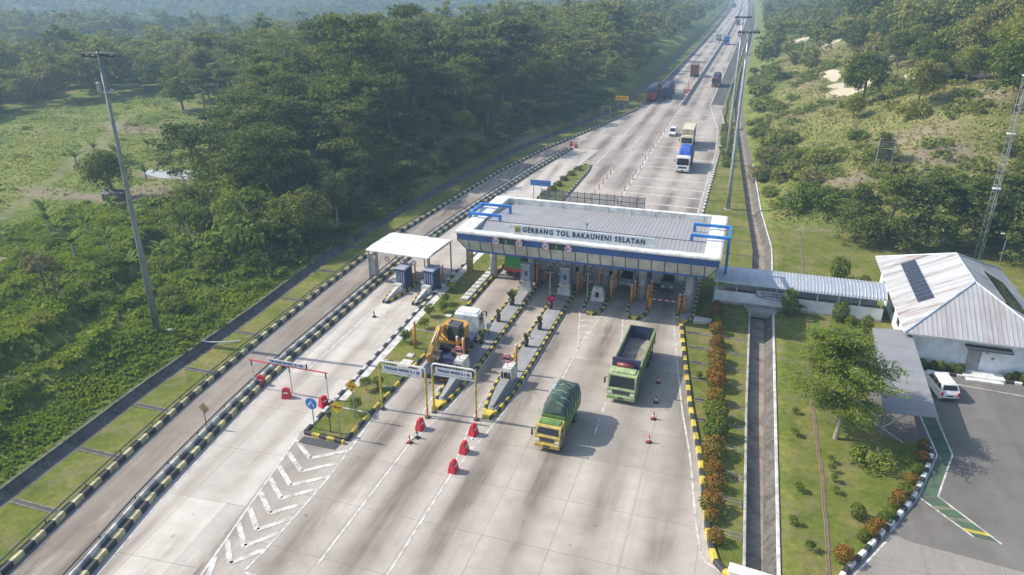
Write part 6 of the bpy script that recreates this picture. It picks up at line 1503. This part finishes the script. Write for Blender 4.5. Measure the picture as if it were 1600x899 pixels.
# ---- the rest of the woods: one mass
LOD = {}
for key, kind, R, H in (('dome', 'dome', 4.6, 10.5), ('tall', 'tall', 3.4, 13), ('umbrella', 'umbrella', 5.4, 12), ('light', 'dome', 4.0, 8.5), ('shrub', 'bush', 2.5, 2.7), ('darkshrub', 'bush', 2.7, 3.2)):
    LOD[key] = [[crown(kind, g0, R, H, 36, 34, .44) for _ in range(3)], [crown(kind, g0, R, H, 26, 17, .68) for _ in range(3)], [crown(kind, g0, R, H, 16, 9, 1.1) for _ in range(3)]]
chunks = []
for x, y, z, c, key, s in stuff:
    l = 0 if c < 260 else 1 if c < 520 else 2
    q = LOD[key][l][int(rng.integers(3))]; a = rng.uniform(0, 6.28); co, si = math.cos(a), math.sin(a)
    p = q*np.array([s, s, s]); p = np.stack([p[..., 0]*co-p[..., 1]*si+x, p[..., 0]*si+p[..., 1]*co+y, p[..., 2]+z], -1); chunks.append(p)
allq = np.concatenate(chunks).astype(np.float32)
print('trees', len(trees), 'stuff', len(stuff), 'quads', len(allq))
o = link('forest', quads_me('forest', allq, [M['leafstuff']])); tag(o, 'hazy green mass of distant forest covering the valley and hills behind', 'forest', kind='stuff')

# ---- palms and bananas
def frond_mesh(g, n, L, droop, w, up=(.2, 1.2), leaflets=True):
    qs = []
    for k in range(n):
        a = 6.283*k/n+g.normal()*.15; el = g.uniform(*up); p = np.array([0, 0, 0.]); pts = [p]; m = 7
        for i in range(m):
            e_ = el-droop*(i/m)**1.3*2; p = p+L/m*np.array([math.cos(a)*math.cos(e_), math.sin(a)*math.cos(e_), math.sin(e_)]); pts.append(p)
        s_ = np.array([-math.sin(a), math.cos(a), 0])
        for i in range(m):
            w0 = w*math.sin(math.pi*(.12+.88*i/m))**.7 if i else w*.3; w1 = w*math.sin(math.pi*min(1, .12+.88*(i+1)/m))**.7 if i < m-1 else .02
            dz0 = np.array([0, 0, -.35*w0]); dz1 = np.array([0, 0, -.35*w1])
            if leaflets and i:
                for sgn in (-1, 1):
                    for f in (0.0, .5):
                        b0_ = pts[i]*(1-f)+pts[i+1]*f; b1 = pts[i]*(1-f-.3)+pts[i+1]*(f+.3); tip = b0_+sgn*s_*w0*1.1+dz0*1.6+(pts[i+1]-pts[i])*.5
                        qs.append([b0_, b1, tip, tip+(b0_-b1)*.2])
            else:
                for sgn in (-1, 1): qs.append([pts[i], pts[i+1], pts[i+1]+sgn*s_*w1+dz1, pts[i]+sgn*s_*w0+dz0])
    return np.array(qs)
palm_f = [quads_me('fronds', frond_mesh(g0, 17, 3.6, .75, .75), [M['palmleaf']]) for _ in range(3)]
ban_f = [quads_me('leaves', frond_mesh(g0, 9, 2.1, .55, .34, (.6, 1.35), False), [M['banana']]) for _ in range(4)]
small_f = [quads_me('fronds', frond_mesh(g0, 11, 1.3, .7, .3, (.3, 1.2)), [M['palmleaf']]) for _ in range(2)]
def palm_trunk(H, r, bend):
    mb = MB(); mb.tube([(0, 0, -.5), (bend*.2, 0, H*.35), (bend*.6, 0, H*.7), (bend, 0, H)], [r*1.4, r, r*.85, r*.7], 8); o = mb.build('trunk', M['barkpale']); me_ = o.data; bpy.data.objects.remove(o); return me_
ptr = [palm_trunk(9.5, .17, .9), palm_trunk(12.5, .17, -.7)]
for k, (x, y, i) in enumerate([(-118, 158, 0), (-101, 172, 1), (-88, 160, 0), (-96, 196, 1), (-76, 182, 0), (-66, 214, 1), (-84, 226, 1), (-71, 146, 0), (-60, 176, 1), (-58, 250, 1), (-110, 205, 0), (-74, 262, 1), (-56, 232, 0), (-62, 300, 1), (-130, 190, 0)]):
    t = thing('coconut_palm', 'coconut palm with drooping fronds rising among the trees left of the highway', 'palm tree', (x, y, float(zfun(x, y))), float(rng.uniform(0, 6.28)), 'coconut palms in the left wood')
    link('trunk', ptr[i], t); f_ = link('fronds', palm_f[k % 3], t); f_.location = ((.9, 0, 9.5) if i == 0 else (-.7, 0, 12.5))
ban_t = palm_trunk(1.7, .14, .1)
ban_sp = [(-75, 62), (-78, 64.5), (-74, 66), (-82, 70), (-85, 73), (-88, 71), (-87, 76), (-92, 73), (-91, 78), (-96, 76), (-81, 77), (-98, 80), (-76, 81), (-77, 83.5), (-73.5, 84), (-75, 79), (-62, 55.5), (-66, 52), (-64, 58), (-106, 113), (-109, 116), (-112, 112), (-104, 118), (-114, 119), (-118, 112), (-121, 105), (-99, 96.5), (-103, 103), (-110, 99), (-92, 84), (-84, 84), (-88, 66), (-95, 68), (-101, 72), (-70, 70), (-68, 63), (-125, 128), (-116, 132), (-132, 136), (-108, 128), (-120, 122), (-140, 130), (-128, 116), (-101, 124)]
for k, (x, y) in enumerate([p for i_, p in enumerate(ban_sp) if i_ % 5 not in (1, 3)]):
    t = thing('banana_plant', 'banana plant with broad light green leaves on the left field', 'banana plant', (x, y, float(zfun(x, y))), float(rng.uniform(0, 6.28)), 'banana plants of the left field'); s = float(rng.uniform(.7, 1.25)); t.scale = (s, s, s)
    link('stem', ban_t, t); f_ = link('leaves', ban_f[k % 4], t); f_.location = (.1, 0, 1.65)

# ---- individual trees that stand out
def special(name, key, x, y, s, label, cat='tree', fine=True, z=None, sink=0.0): return plant(name, key, x, y, label, cat, None, s, fine, z, sink=sink)
special('tree', 'dome', -77.5, 93.5, .95, 'dense dark green tree at the right end of the dirt yard, beside the bare tree')
special('tree', 'shrub', -60.0, 75.5, 2.5, 'bright green spreading tree on the bank just behind the left light mast, on its right')
special('bush', 'shrub', -65.5, 71, 1.9, 'bright green leafy bush mass on the bank behind the left light mast, on its left', 'bush')
special('tree', 'light', -64, 80.5, 1.05, 'light green tree standing just behind the bright green spreading tree')
for x_, y_, k_, s_, l_ in ((-57.5, 79.5, 'dome', .75, 'dark leafy tree on the bank above the ditch, beside the bright green spreading tree'), (-70.5, 77, 'light', .85, 'light green tree among the bushes left of the bright green spreading tree'), (-75, 81, 'dome', .8, 'dark domed tree at the right end of the banana rows'), (-56, 90, 'tall', .75, 'narrow pale tree at the ditch beyond the white shelter')):
    special('tree', k_, x_, y_, s_, l_)
for x_, y_ in ((-61.5, 68.5), (-56.5, 70.5), (-55, 66), (-66.5, 65.5), (-71.5, 72), (-74.5, 57), (-78, 54), (-81, 60), (-73, 48.5), (-69, 45), (-63.5, 47), (-77, 47), (-60, 60), (-83, 66), (-70, 62), (-58, 39), (-62, 36), (-66, 38), (-55.5, 33), (-87, 57), (-64, 54.5), (-57, 57.5)):
    plant('bush', 'shrub' if rng.uniform() < .65 else 'darkshrub', x_, y_, 'leafy bush standing out of the long grass on the left bank', 'bush', 'bushes of the left bank', float(rng.uniform(.42, .95)), True)
special('tree', 'dome', -57, 84, .8, 'dark tree overhanging the ditch right of the bright green spreading tree')
special('tree', 'dome', -66, 85, 1.0, 'dark tree rising behind the bright green spreading tree')
special('tree', 'dome', -97.2, 89.6, .78, 'lone rounded tree standing over the dark shed in the left field')
special('tree', 'umbrella', -95, 118, .75, 'dark upright tree at the upper right of the field')
special('bush', 'shrub', -88, 116, 1.2, 'light green bush at the upper right edge of the field', 'bush')
for x, y, s, l in ((16, 115.5, .8, 'layered dark tree at the back of the lawn, leftmost of the group'), (20.5, 116.5, 1.0, 'layered dark tree at the back of the lawn, above the white lamp post'), (25.5, 118, .98, 'tallest layered dark tree at the back of the lawn'), (31, 117.5, .95, 'layered dark tree at the back of the lawn left of the lattice tower'), (37, 113, .95, 'layered tree right of the lattice tower, partly cut by the picture edge'), (35.5, 121, 1.0, 'layered dark tree behind the lattice tower'), (41.5, 108, .9, 'layered tree at the right edge behind the office roof')):
    special('layered_tree', 'layered', x, y-8.5, s*.98, l)
special('layered_tree', 'layered', 21.5, 131.5, .5, 'small layered tree on the slope in front of the framed hillside board')
for x, y, s, l in ((7.5, 116.5, 1.25, 'bright green bush at the end of the lawn next to the drain'), (10.5, 118.5, 1.35, 'big bright green bush at the foot of the hill, middle of three'), (13.0, 117, 1.1, 'bright green bush at the foot of the hill, right of three')): special('bush', 'shrub', x, y, s, l, 'bush')
for x, y, s, l in ((3.5, 139, 1.2, 'dark bush hanging over the drain below the hill'), (4.5, 149, 1.4, 'dark bush above the drain further along the hill foot'), (9, 132, 1.3, 'dark leafy bush low on the hill near the drain'), (12.5, 140, 1.3, 'dark bush cluster low on the right hill'), (7.5, 160, 1.6, 'dark bush mass at the hill foot below the far mast')): special('bush', 'darkshrub', x, y, s, l, 'bush')
g7 = np.random.default_rng(77)
for k in range(46):
    y_ = float(g7.uniform(122, 300)); x_ = float(XR(y_))+float(g7.uniform(1.4, 8.0))
    plant('bush', 'darkshrub' if k % 3 else 'shrub', x_, y_, 'leafy bush in the tangle at the hill foot right beside the drain of the highway', 'bush', 'bushes along the hill foot drain', float(g7.uniform(.45, .95)), y_ < 190)
for k, (x, y) in enumerate([(-4.6, 156), (-4.8, 160.5), (-5.0, 165), (-5.3, 170), (-5.5, 175), (-5.8, 180), (-6.0, 185.5), (-4.2, 151.5), (-3.9, 147.5), (-4.3, 190.5)]):
    plant('verge_shrub', 'darkshrub', x+.9, y, 'dark clipped shrub in the dense row on the right verge beside the highway', 'shrub', 'dark shrub row on the right verge', .62 if k < 7 else .5, False, .1)
# bare trees
def bare_tree(x, y, H, label, seed, spread=.5, n=26, mat='dead'):
    t = thing('bare_tree', label, 'tree', (x, y, float(zfun(x, y)))); mb = MB(); r = random.Random(seed)
    mb.tube([(0, 0, -.5), (.1, 0, H*.3), (0, .1, H*.6)], [.17, .13, .08], 7); mb.build('trunk', M[mat], t); mb = MB()
    def br(p, d, L, rad, lev):
        q_ = p+d*L; md = p.lerp(q_, .5)+Vector((r.uniform(-1, 1), r.uniform(-1, 1), 0))*L*.08; mb.tube([p, md, q_], [rad, rad*.75, rad*.4], 5, False)
        if lev > 0:
            for _ in range(3): br(p.lerp(q_, r.uniform(.4, 1)), (d+Vector((r.uniform(-1, 1), r.uniform(-1, 1), r.uniform(-.3, .8)))*.75).normalized(), L*r.uniform(.5, .75), rad*.5, lev-1)
    for k in range(n//4):
        a = r.uniform(0, 6.28); br(Vector((0, 0, H*r.uniform(.12, .55))), Vector((math.cos(a)*spread*1.6, math.sin(a)*spread*1.6, 1)).normalized(), H*r.uniform(.3, .45), .07, 2)
    mb.build('branches', M[mat], t)
bare_tree(-80, 89.5, 8.0, 'leafless grey tree with spreading branches at the right end of the dirt yard', 3, .7, 30)
bare_tree(-69, 52.5, 5.5, 'thin leafless tree on the terrace edge of the left bank, left one', 5, .3, 14, 'bark'); bare_tree(-66.5, 51.5, 4.8, 'thin leafless tree on the terrace edge of the left bank, right one', 6, .3, 12, 'bark')
# the big feathery tree by the carport
bt = thing('big_tree', 'large feathery light green tree leaning over the carport roof', 'tree', (9.8, 55.5, .1))
gb = np.random.default_rng(21); mb = MB()
mb.tube([(0, 0, -.3), (.15, .2, 1.6), (.1, .6, 3.4), (-.1, 1.2, 5.4), (-.3, 1.6, 8.4)], [.22, .17, .14, .1, .04], 9); mb.build('trunk', M['barkpale'], bt)
mb = MB(); qs = []
for k in range(64):
    h0 = gb.uniform(2.3, 8.6); a = gb.uniform(0, 6.28); L_ = (5.3 if h0 < 6 else 3.6)*gb.uniform(.55, 1.0)*(1-.35*abs(h0-4.2)/4)
    base = np.array([.3-.08*h0, .2+h0*.19, h0]); tip = base+np.array([math.cos(a)*L_-.5, math.sin(a)*L_*.95, .25*L_+gb.normal()*.3])
    mid = (base+tip)/2+np.array([0, 0, .35]); mb.tube([base, mid, tip], [.06, .045, .02], 5, False)
    for j in range(12):
        t_ = .2+.82*j/12; c_ = base*(1-t_)+tip*t_+np.array([0, 0, .5*t_*(1-t_)])+gb.normal(0, .22, 3); m = 46
        an = gb.uniform(0, 6.28, m); rad = gb.uniform(.1, .85, m); p = c_+np.stack([np.cos(an)*rad, np.sin(an)*rad, gb.normal(0, .07, m)-.12*rad], 1)
        qs.append(leaf_quads(p, np.tile([0, 0, 1.], (m, 1)), .135, gb, .4, .42))
mb.build('limbs', M['barkpale'], bt); M['feather'] = leafmat('feathery_leaves', (.16, .23, .042), (.23, .28, .055), trans=.4, obj=0.0, cell=.8)
link('crown', quads_me('crown', np.concatenate(qs), [M['feather']]), bt)
plant('bush', 'shrub', 12.3, 52.9, 'leafy light green bush on its own mound below the big feathery tree', 'bush', None, .68, True, .1)
# clipped and garden shrubs
ball_g = [quads_me('foliage', crown('ball', g0, .62, 1.15, 30, 34, .085), [M['bushgreen']]) for _ in range(3)]
def red_top(seed):
    g = np.random.default_rng(seed); q = crown('ball', g, .62, 1.15, 30, 34, .085); zc = q[:, :, 2].mean(1)+g.normal(0, .16, len(q)); return q, zc
ball_r = []
for th in (.38, .55, .75):
    q, zc = red_top(int(th*100)); ball_r.append(quads_me('foliage', q, [M['bushgreen'], M['bushred']], (zc > th).astype(np.int32)))
stem_me = None
mb = MB(); mb.cyl(0, 0, -.1, .6, .05, 6); so = mb.build('stem', M['bark']); stem_me = so.data; bpy.data.objects.remove(so)
def clipped(x, y, s, me_, label, group, zs=1.0):
    t = thing('garden_shrub', label, 'shrub', (x, y, .1), float(rng.uniform(0, 6.28)), group); t.scale = (s*float(rng.uniform(.9, 1.1)), s*float(rng.uniform(.9, 1.1)), s*zs); link('stem', stem_me, t); link('foliage', me_, t); return t
row = [(-.9, 75.9, 1.15, 0), (-.55, 73.4, .95, 9), (-.6, 71.9, .95, 0), (-.3, 69.5, .8, 1), (-.45, 68.6, .95, 0), (-.2, 65.6, 1.1, 0), (-.1, 64.2, 1.0, 1), (-.1, 61.9, 1.2, 0), (.05, 60.6, 1.15, 0), (.15, 58.0, 1.1, 0), (.3, 55.3, 1.3, 9), (.45, 52.7, 1.35, 9), (.45, 50.2, 1.2, 1), (.4, 49.0, .9, 2), (.65, 47.5, .95, 0), (.8, 45.9, .9, 1), (.75, 43.6, 1.05, 2), (.9, 42.4, .7, 2), (1.25, 40.4, .75, 0), (-.85, 78.0, .8, 0)]
for x, y, s, k in row:
    s *= 1.22
    clipped(x, y, s, ball_g[int(s*10) % 3] if k == 9 else ball_r[k], 'green clipped shrub in the row between plaza kerb and drain' if k == 9 else 'copper red topped clipped shrub in the row between plaza kerb and drain', 'green shrubs of the plaza row' if k == 9 else 'copper shrubs of the plaza row')
for i, (x, y, s, k) in enumerate([(16.35, 56.2, .8, 0), (15.9, 54.3, .85, 1), (15.3, 52.6, .75, 9), (14.7, 51.2, .7, 1), (14.0, 49.6, .8, 9), (13.5, 48.6, .8, 2), (13.1, 47.9, .7, 2), (12.6, 46.6, .75, 9), (12.2, 45.9, .75, 9), (11.7, 45.0, .75, 2), (11.2, 44.3, .8, 1), (10.6, 43.6, .6, 9)]):
    clipped(x, y, s, ball_g[i % 3] if k == 9 else ball_r[k], 'green yellow shrub in the curved row behind the black and white garden kerb' if k == 9 else 'copper tinted shrub in the curved row behind the black and white garden kerb', 'green shrubs along the garden kerb' if k == 9 else 'copper shrubs along the garden kerb')
clipped(9.2, 41.1, 1.05, ball_r[0], 'copper red shrub alone at the bottom end of the garden kerb', None); clipped(10.5, 45.9, .95, ball_g[0], 'round dark green shrub alone in the middle of the lower lawn', None)
for x, y, s, zs, l in ((12.9, 92.0, 1.9, 1.3, 'dark cloud pruned shrub behind the walkway, largest one'), (15.8, 91.2, 1.0, 1.0, 'small round shrub behind the walkway, left of the office'), (12.0, 79.3, 1.35, 1.5, 'bright green egg shaped shrub against the walkway wall'), (6.7, 79.2, 1.25, 2.2, 'tall dark narrow shrub beside the drain in front of the walkway'), (13.0, 78.3, .9, 1.2, 'small shrub right of the egg shaped shrub'), (14.4, 77, 1.0, 1.8, 'loose shrub near the office corner in front of the walkway'), (15.0, 75.3, .9, 1.4, 'low loose shrub at the office corner by the carport')):
    clipped(x, y, s, ball_g[1], l, None, zs)
for k, x in enumerate(list(np.arange(17.4, 21.9, .55))+list(np.arange(25.9, 31.5, .6))):
    clipped(float(x), 70.5+.15*math.sin(k*2.1), .42+.12*(k % 3), ball_g[k % 3], 'low dark shrub in the planting strip along the white office wall', 'low shrubs of the office planting strip', 1.5)
for k, (x, y, s) in enumerate([(14.3, 90.0, 1.0), (7.9, 81.0-.9, .8)]):
    t = thing('small_palm', ('small palm behind the walkway left of the office', 'small pale palm in front of the walkway by the drain')[k], 'palm tree', (x, y, .1)); mb = MB(); mb.cyl(0, 0, 0, .7, .09, 8); mb.build('trunk', M['bark'], t); f_ = link('fronds', small_f[k], t); f_.location = (0, 0, .7); f_.scale = (s, s, s)
sap = [(-30.2, 50.5), (-29.6, 54), (-30.8, 60), (-30.3, 63.5), (-31, 66.5), (-30, 68), (-30.6, 70), (-31.3, 73.5), (-29.3, 51), (-29.2, 46.9)]
for k, (x, y) in enumerate(sap): plant('sapling', 'light', x, y, 'small loose sapling planted in the grass of the long island', 'sapling', 'saplings of the planted island', .17, False, .2)
for k, (x, y) in enumerate([(-30.9, 108), (-30.6, 112), (-31.4, 116), (-31.2, 119.5), (-31.1, 123), (-30.9, 127), (-30.6, 131), (-30.2, 135), (-31.9, 106)]):
    plant('hedge_shrub', 'darkshrub', x, y, 'loose dark shrub on the hedge island beyond the canopy', 'shrub', 'shrubs of the hedge island', .36, False, .2)
for k, (x, y) in enumerate([(6.6, 55.0), (6.7, 47.6), (6.2, 43.8), (7.2, 41.5), (-1.6, 61.9), (9.2, 52.0), (9.2, 50.8), (9.3, 49.6), (9.3, 48.2), (6.8, 58.4)]):
    plant('sapling', 'light', x, y, 'small thin sapling standing alone on the lawn near the drain', 'sapling', 'saplings of the right lawn', .1 if k < 5 else .085, False, .1)
# dark shed in the field
sh = thing('field_shed', 'low dark roofed shed under the lone tree at the dirt yard of the field', 'shed', (-97.0, 90.0, float(zfun(-97.0, 90.0))), .25)
sh.scale = (.62, .62, .7)
mb = MB(); mb.profx([(-1.7, 1.5), (0, 2.3), (1.7, 1.5), (1.7, 1.42), (0, 2.2), (-1.7, 1.42)], -3.2, 3.2); mb.build('roof', M['darkgrey'], sh)
mb = MB(); mb.box(-2.9, 2.9, -1.3, 1.3, -.3, 1.6); mb.build('wall', M['wood'], sh)
pd = MB(); pp_ = [(-109.5, 110.4), (-104, 111.8), (-100.2, 112.3), (-96, 111.6), (-94.4, 108.6), (-98, 106.4), (-103, 106.0), (-108, 107.6)]
m, nt, b = newmat('pond_water'); b.inputs['Base Color'].default_value = (.33, .32, .3, 1); b.inputs['Roughness'].default_value = .1; M['water'] = m
zz = .1
pd.face(*[(x, y, zz) for x, y in pp_]); tag(pd.build('pond_water', M['water']), kind='structure')
# white hose over the ditch and shed-like details
mb = MB(); mb.tube([(-50.6, 53.4, .5), (-49.6, 53.6, .42), (-48.3, 54.2, .3), (-47.2, 55.1, .2)], .07, 6); tag(mb.build('white_pipe', M['white']), 'thin white pipe reaching over the ditch near the left light mast', 'pipe')

# ---- long grass and low growth: ground cover
def tufts(xs, ys, zs, g, h, w, n=3):
    qs = []
    for _ in range(n):
        a = g.uniform(0, 6.28, len(xs)); d = np.stack([np.cos(a), np.sin(a), np.zeros_like(a)], 1); s_ = np.stack([-np.sin(a), np.cos(a), np.zeros_like(a)], 1)
        hh = (h*g.uniform(.5, 1.3, len(xs)))[:, None]; ww = (w*g.uniform(.6, 1.3, len(xs)))[:, None]; b_ = np.stack([xs, ys, zs-.05], 1)+d*ww*g.uniform(-.6, .6, (len(xs), 1)); up = np.array([0, 0, 1.])
        qs.append(np.stack([b_-s_*ww*.5, b_+s_*ww*.5, b_+s_*ww*.42+d*hh*.55+up*hh*.9, b_-s_*ww*.3+d*hh*.4+up*hh], 1))
    return np.concatenate(qs)
def cover(name, x0, x1, y0, y1, n, cond, h, w, mat, label, cat, seed, nb=3):
    g = np.random.default_rng(seed); xs = g.uniform(x0, x1, n); ys = g.uniform(y0, y1, n); z = zfun(xs, ys); u, v, c = project(xs, ys, z)
    ok = cond(xs, ys, g) & (c > 5) & (np.abs(u) < 1.05) & (np.abs(v) < 1.08)
    o = link(name, quads_me(name, tufts(xs[ok], ys[ok], z[ok], g, h, w, nb), [mat])); tag(o, label, cat, kind='stuff'); return o
def rocky(xs, ys):
    d_ = np.full(np.shape(xs), 9.0)
    for px, py, pa, pb in ROCKS: d_ = np.minimum(d_, np.hypot((xs-px)/(pa+.4), (ys-py)/(pb+.6)))
    return d_
def near_track(xs, ys):
    d = np.full(xs.shape, 1e9)
    for tr, w in zip(TRACKS[:5], TW): d = np.minimum(d, seg_dist(xs, ys, tr)-w)
    return d
cover('long_grass', -100, -49, 24, 86, 75000, lambda x, y, g: (XD(y)-x > .5) & (g.uniform(0, 1, x.shape) < .55+1.2*fbm(x/4, y/4, 71)) & (near_track(x, y) > .6) & ((XD(y)-x) < 52), .36, .3, M['tuft'], 'long green grass and weeds covering the bank between the ditch and the field', 'grass', 31)
M['tufty'] = leafmat('yellowish_grass', (.24, .29, .085), (.4, .39, .16), trans=.3, obj=0.0, cell=.15)
cover('field_grass', -190, -70, 50, 190, 60000, lambda x, y, g: (near_track(x, y) > .8) & (np.hypot((x+102)/9.5, (y-109)/4.2) > 1) & (g.uniform(0, 1, x.shape) < .4+1.2*fbm(x/6, y/6, 72)) & (west_wood(x, y) < .6), .3, .26, M['tufty'], 'patchy green weeds and crops of the open field on the left', 'grass', 32)
cover('dry_grass', 2, 130, 113, 300, 90000, lambda x, y, g: (x-XR(y) > 1.2) & (rocky(x, y) > 1) & (g.uniform(0, 1, x.shape) < .45+1.1*fbm(x/5, y/5, 73)), .34, .3, M['tuftdry'], 'dry yellowish grass covering the right hillside', 'grass', 33)
# low leafy weeds: mounds of leaves
g = np.random.default_rng(44); mound = [crown('bush', g, 1.0, .9, 12, 22, .13) for _ in range(5)]
def mounds(name, pts, mat, label, sc):
    ch = []
    for x, y in pts:
        s = rng.uniform(*sc); q = mound[int(rng.integers(5))]; a = rng.uniform(0, 6.28); co, si = math.cos(a), math.sin(a); z = float(zfun(x, y))
        ch.append(np.stack([(q[..., 0]*co-q[..., 1]*si)*s+x, (q[..., 0]*si+q[..., 1]*co)*s+y, q[..., 2]*s*rng.uniform(.6, 1.1)+z-.05], -1))
    o = link(name, quads_me(name, np.concatenate(ch), [mat])); tag(o, label, 'undergrowth', kind='stuff')
pts = []
g = np.random.default_rng(46)
while len(pts) < 420:
    x, y = g.uniform(-185, -72), g.uniform(60, 175)
    if float(west_wood(x, y)) < .4 and float(near_track(np.array([x]), np.array([y]))[0]) > 1.2 and float(fbm(np.array(x/9), np.array(y/9), 84)) > -.02 and math.hypot((x+102)/10, (y-109)/5) > 1: pts.append((x, y))
M['fieldweeds'] = leafmat('field_weeds', (.12, .19, .035), (.24, .29, .06), trans=.35, obj=0.0, cell=.3)
mounds('undergrowth', pts, M['fieldweeds'], 'clumps of weeds and low crops dotted over the open field', (.4, 1.1))
pts = []
g = np.random.default_rng(45)
while len(pts) < 620:
    x, y = g.uniform(-100, -50), g.uniform(26, 92); b_ = float(XD(y))-x
    if b_ > .25 and b_ < 50 and float(near_track(np.array([x]), np.array([y]))[0]) > 1.5 and float(fbm(np.array(x/6), np.array(y/6), 81)) > -.08: pts.append((x, y))
M['weeds'] = leafmat('weeds', (.14, .215, .035), (.25, .3, .05), trans=.35, obj=0.0, cell=.35)
mounds('undergrowth', pts, M['weeds'], 'leafy green undergrowth scattered over the left bank', (.6, 1.7))
pts = []
while len(pts) < 900:
    x, y = g.uniform(-92, -30), g.uniform(72, 215); b_ = float(XD(y))-x
    if .3 < b_ < 5.5 or (len(pts) > 260 and b_ > 3 and float(west_wood(x, y)) > .5): pts.append((x, y))
M['underdark'] = leafmat('dark_undergrowth', (.07, .12, .028), (.14, .18, .045), trans=.2, obj=0.0, cell=.4)
mounds('undergrowth', pts, M['underdark'], 'dark leafy undergrowth along the ditch at the edge of the wood', (.8, 2.2))
pts = []
while len(pts) < 620:
    x, y = g.uniform(3, 95), g.uniform(114, 260)
    if x-float(XR(y)) > 2 and float(rocky(x, y)) > 1.15 and float(fbm(np.array(x/9), np.array(y/9), 82)) > 0.02: pts.append((x, y))
M['scrub'] = leafmat('hill_scrub', (.12, .165, .04), (.22, .24, .065), trans=.25, obj=0.0, cell=.2)
mounds('undergrowth', pts, M['scrub'], 'green scrub between the dry grass of the right hillside', (.9, 2.8))

# ------------------------------------------------------------------ air
m = bpy.data.materials.new('haze'); m.use_nodes = True; nt = m.node_tree
for n in list(nt.nodes): nt.nodes.remove(n)
out = N(nt, 'ShaderNodeOutputMaterial'); pv = N(nt, 'ShaderNodeVolumePrincipled'); pv.inputs['Color'].default_value = (.46, .68, 1.0, 1); pv.inputs['Density'].default_value = HAZE; pv.inputs['Anisotropy'].default_value = .2
nt.links.new(pv.outputs[0], out.inputs['Volume'])
zlo = float(gz.min())-1.0
mb = MB(); mb.box(-3400, 2600, -60, 3300, zlo, max(58.0, float(gz.max())+16)); o = mb.build('haze', m); tag(o, kind='stuff')

# ------------------------------------------------------------------ camera, sun, sky
cam = bpy.data.cameras.new('camera'); co_ = bpy.data.objects.new('camera', cam); COL.objects.link(co_)
co_.location = (0, 0, 35); co_.rotation_euler = (math.pi/2-PITCH, 0, YAW)
cam.sensor_width = 36; cam.lens = 1141/1600*36; cam.clip_start = .5; cam.clip_end = 8000
scene.camera = co_
SUN_EL, SUN_DIR = R_(41), Vector((math.cos(R_(184)), math.sin(R_(184)), 0))    # where the sun stands
S_ = Vector((SUN_DIR.x*math.cos(SUN_EL), SUN_DIR.y*math.cos(SUN_EL), math.sin(SUN_EL)))
sun = bpy.data.lights.new('sun', 'SUN'); sun.energy = SUN_E; sun.angle = R_(.5); sun.color = (1, .915, .79)
so = bpy.data.objects.new('sun', sun); COL.objects.link(so); so.rotation_euler = (-S_).to_track_quat('-Z', 'Y').to_euler(); so.location = (-60, -10, 80)
w = bpy.data.worlds.new('World'); scene.world = w; w.use_nodes = True; nt = w.node_tree
sky = N(nt, 'ShaderNodeTexSky', sky_type='NISHITA'); sky.sun_disc = False; sky.sun_elevation = SUN_EL; sky.sun_rotation = math.atan2(S_.x, S_.y); sky.air_density = 1.3; sky.dust_density = 1.8
nt.links.new(sky.outputs[0], nt.nodes['Background'].inputs['Color']); nt.nodes['Background'].inputs['Strength'].default_value = SKY_E
vs_ = scene.view_settings; vs_.view_transform = 'Standard'; vs_.look = 'None'; vs_.exposure = EXPO; vs_.gamma = 1; vs_.use_curve_mapping = False
scene.render.engine = 'CYCLES'
cy = scene.cycles; cy.max_bounces = 5; cy.diffuse_bounces = 3; cy.glossy_bounces = 2; cy.transmission_bounces = 3; cy.transparent_max_bounces = 6; cy.volume_bounces = 1
cy.use_denoising = True; cy.caustics_reflective = False; cy.caustics_refractive = False
try: cy.denoiser = 'OPENIMAGEDENOISE'
except Exception: pass
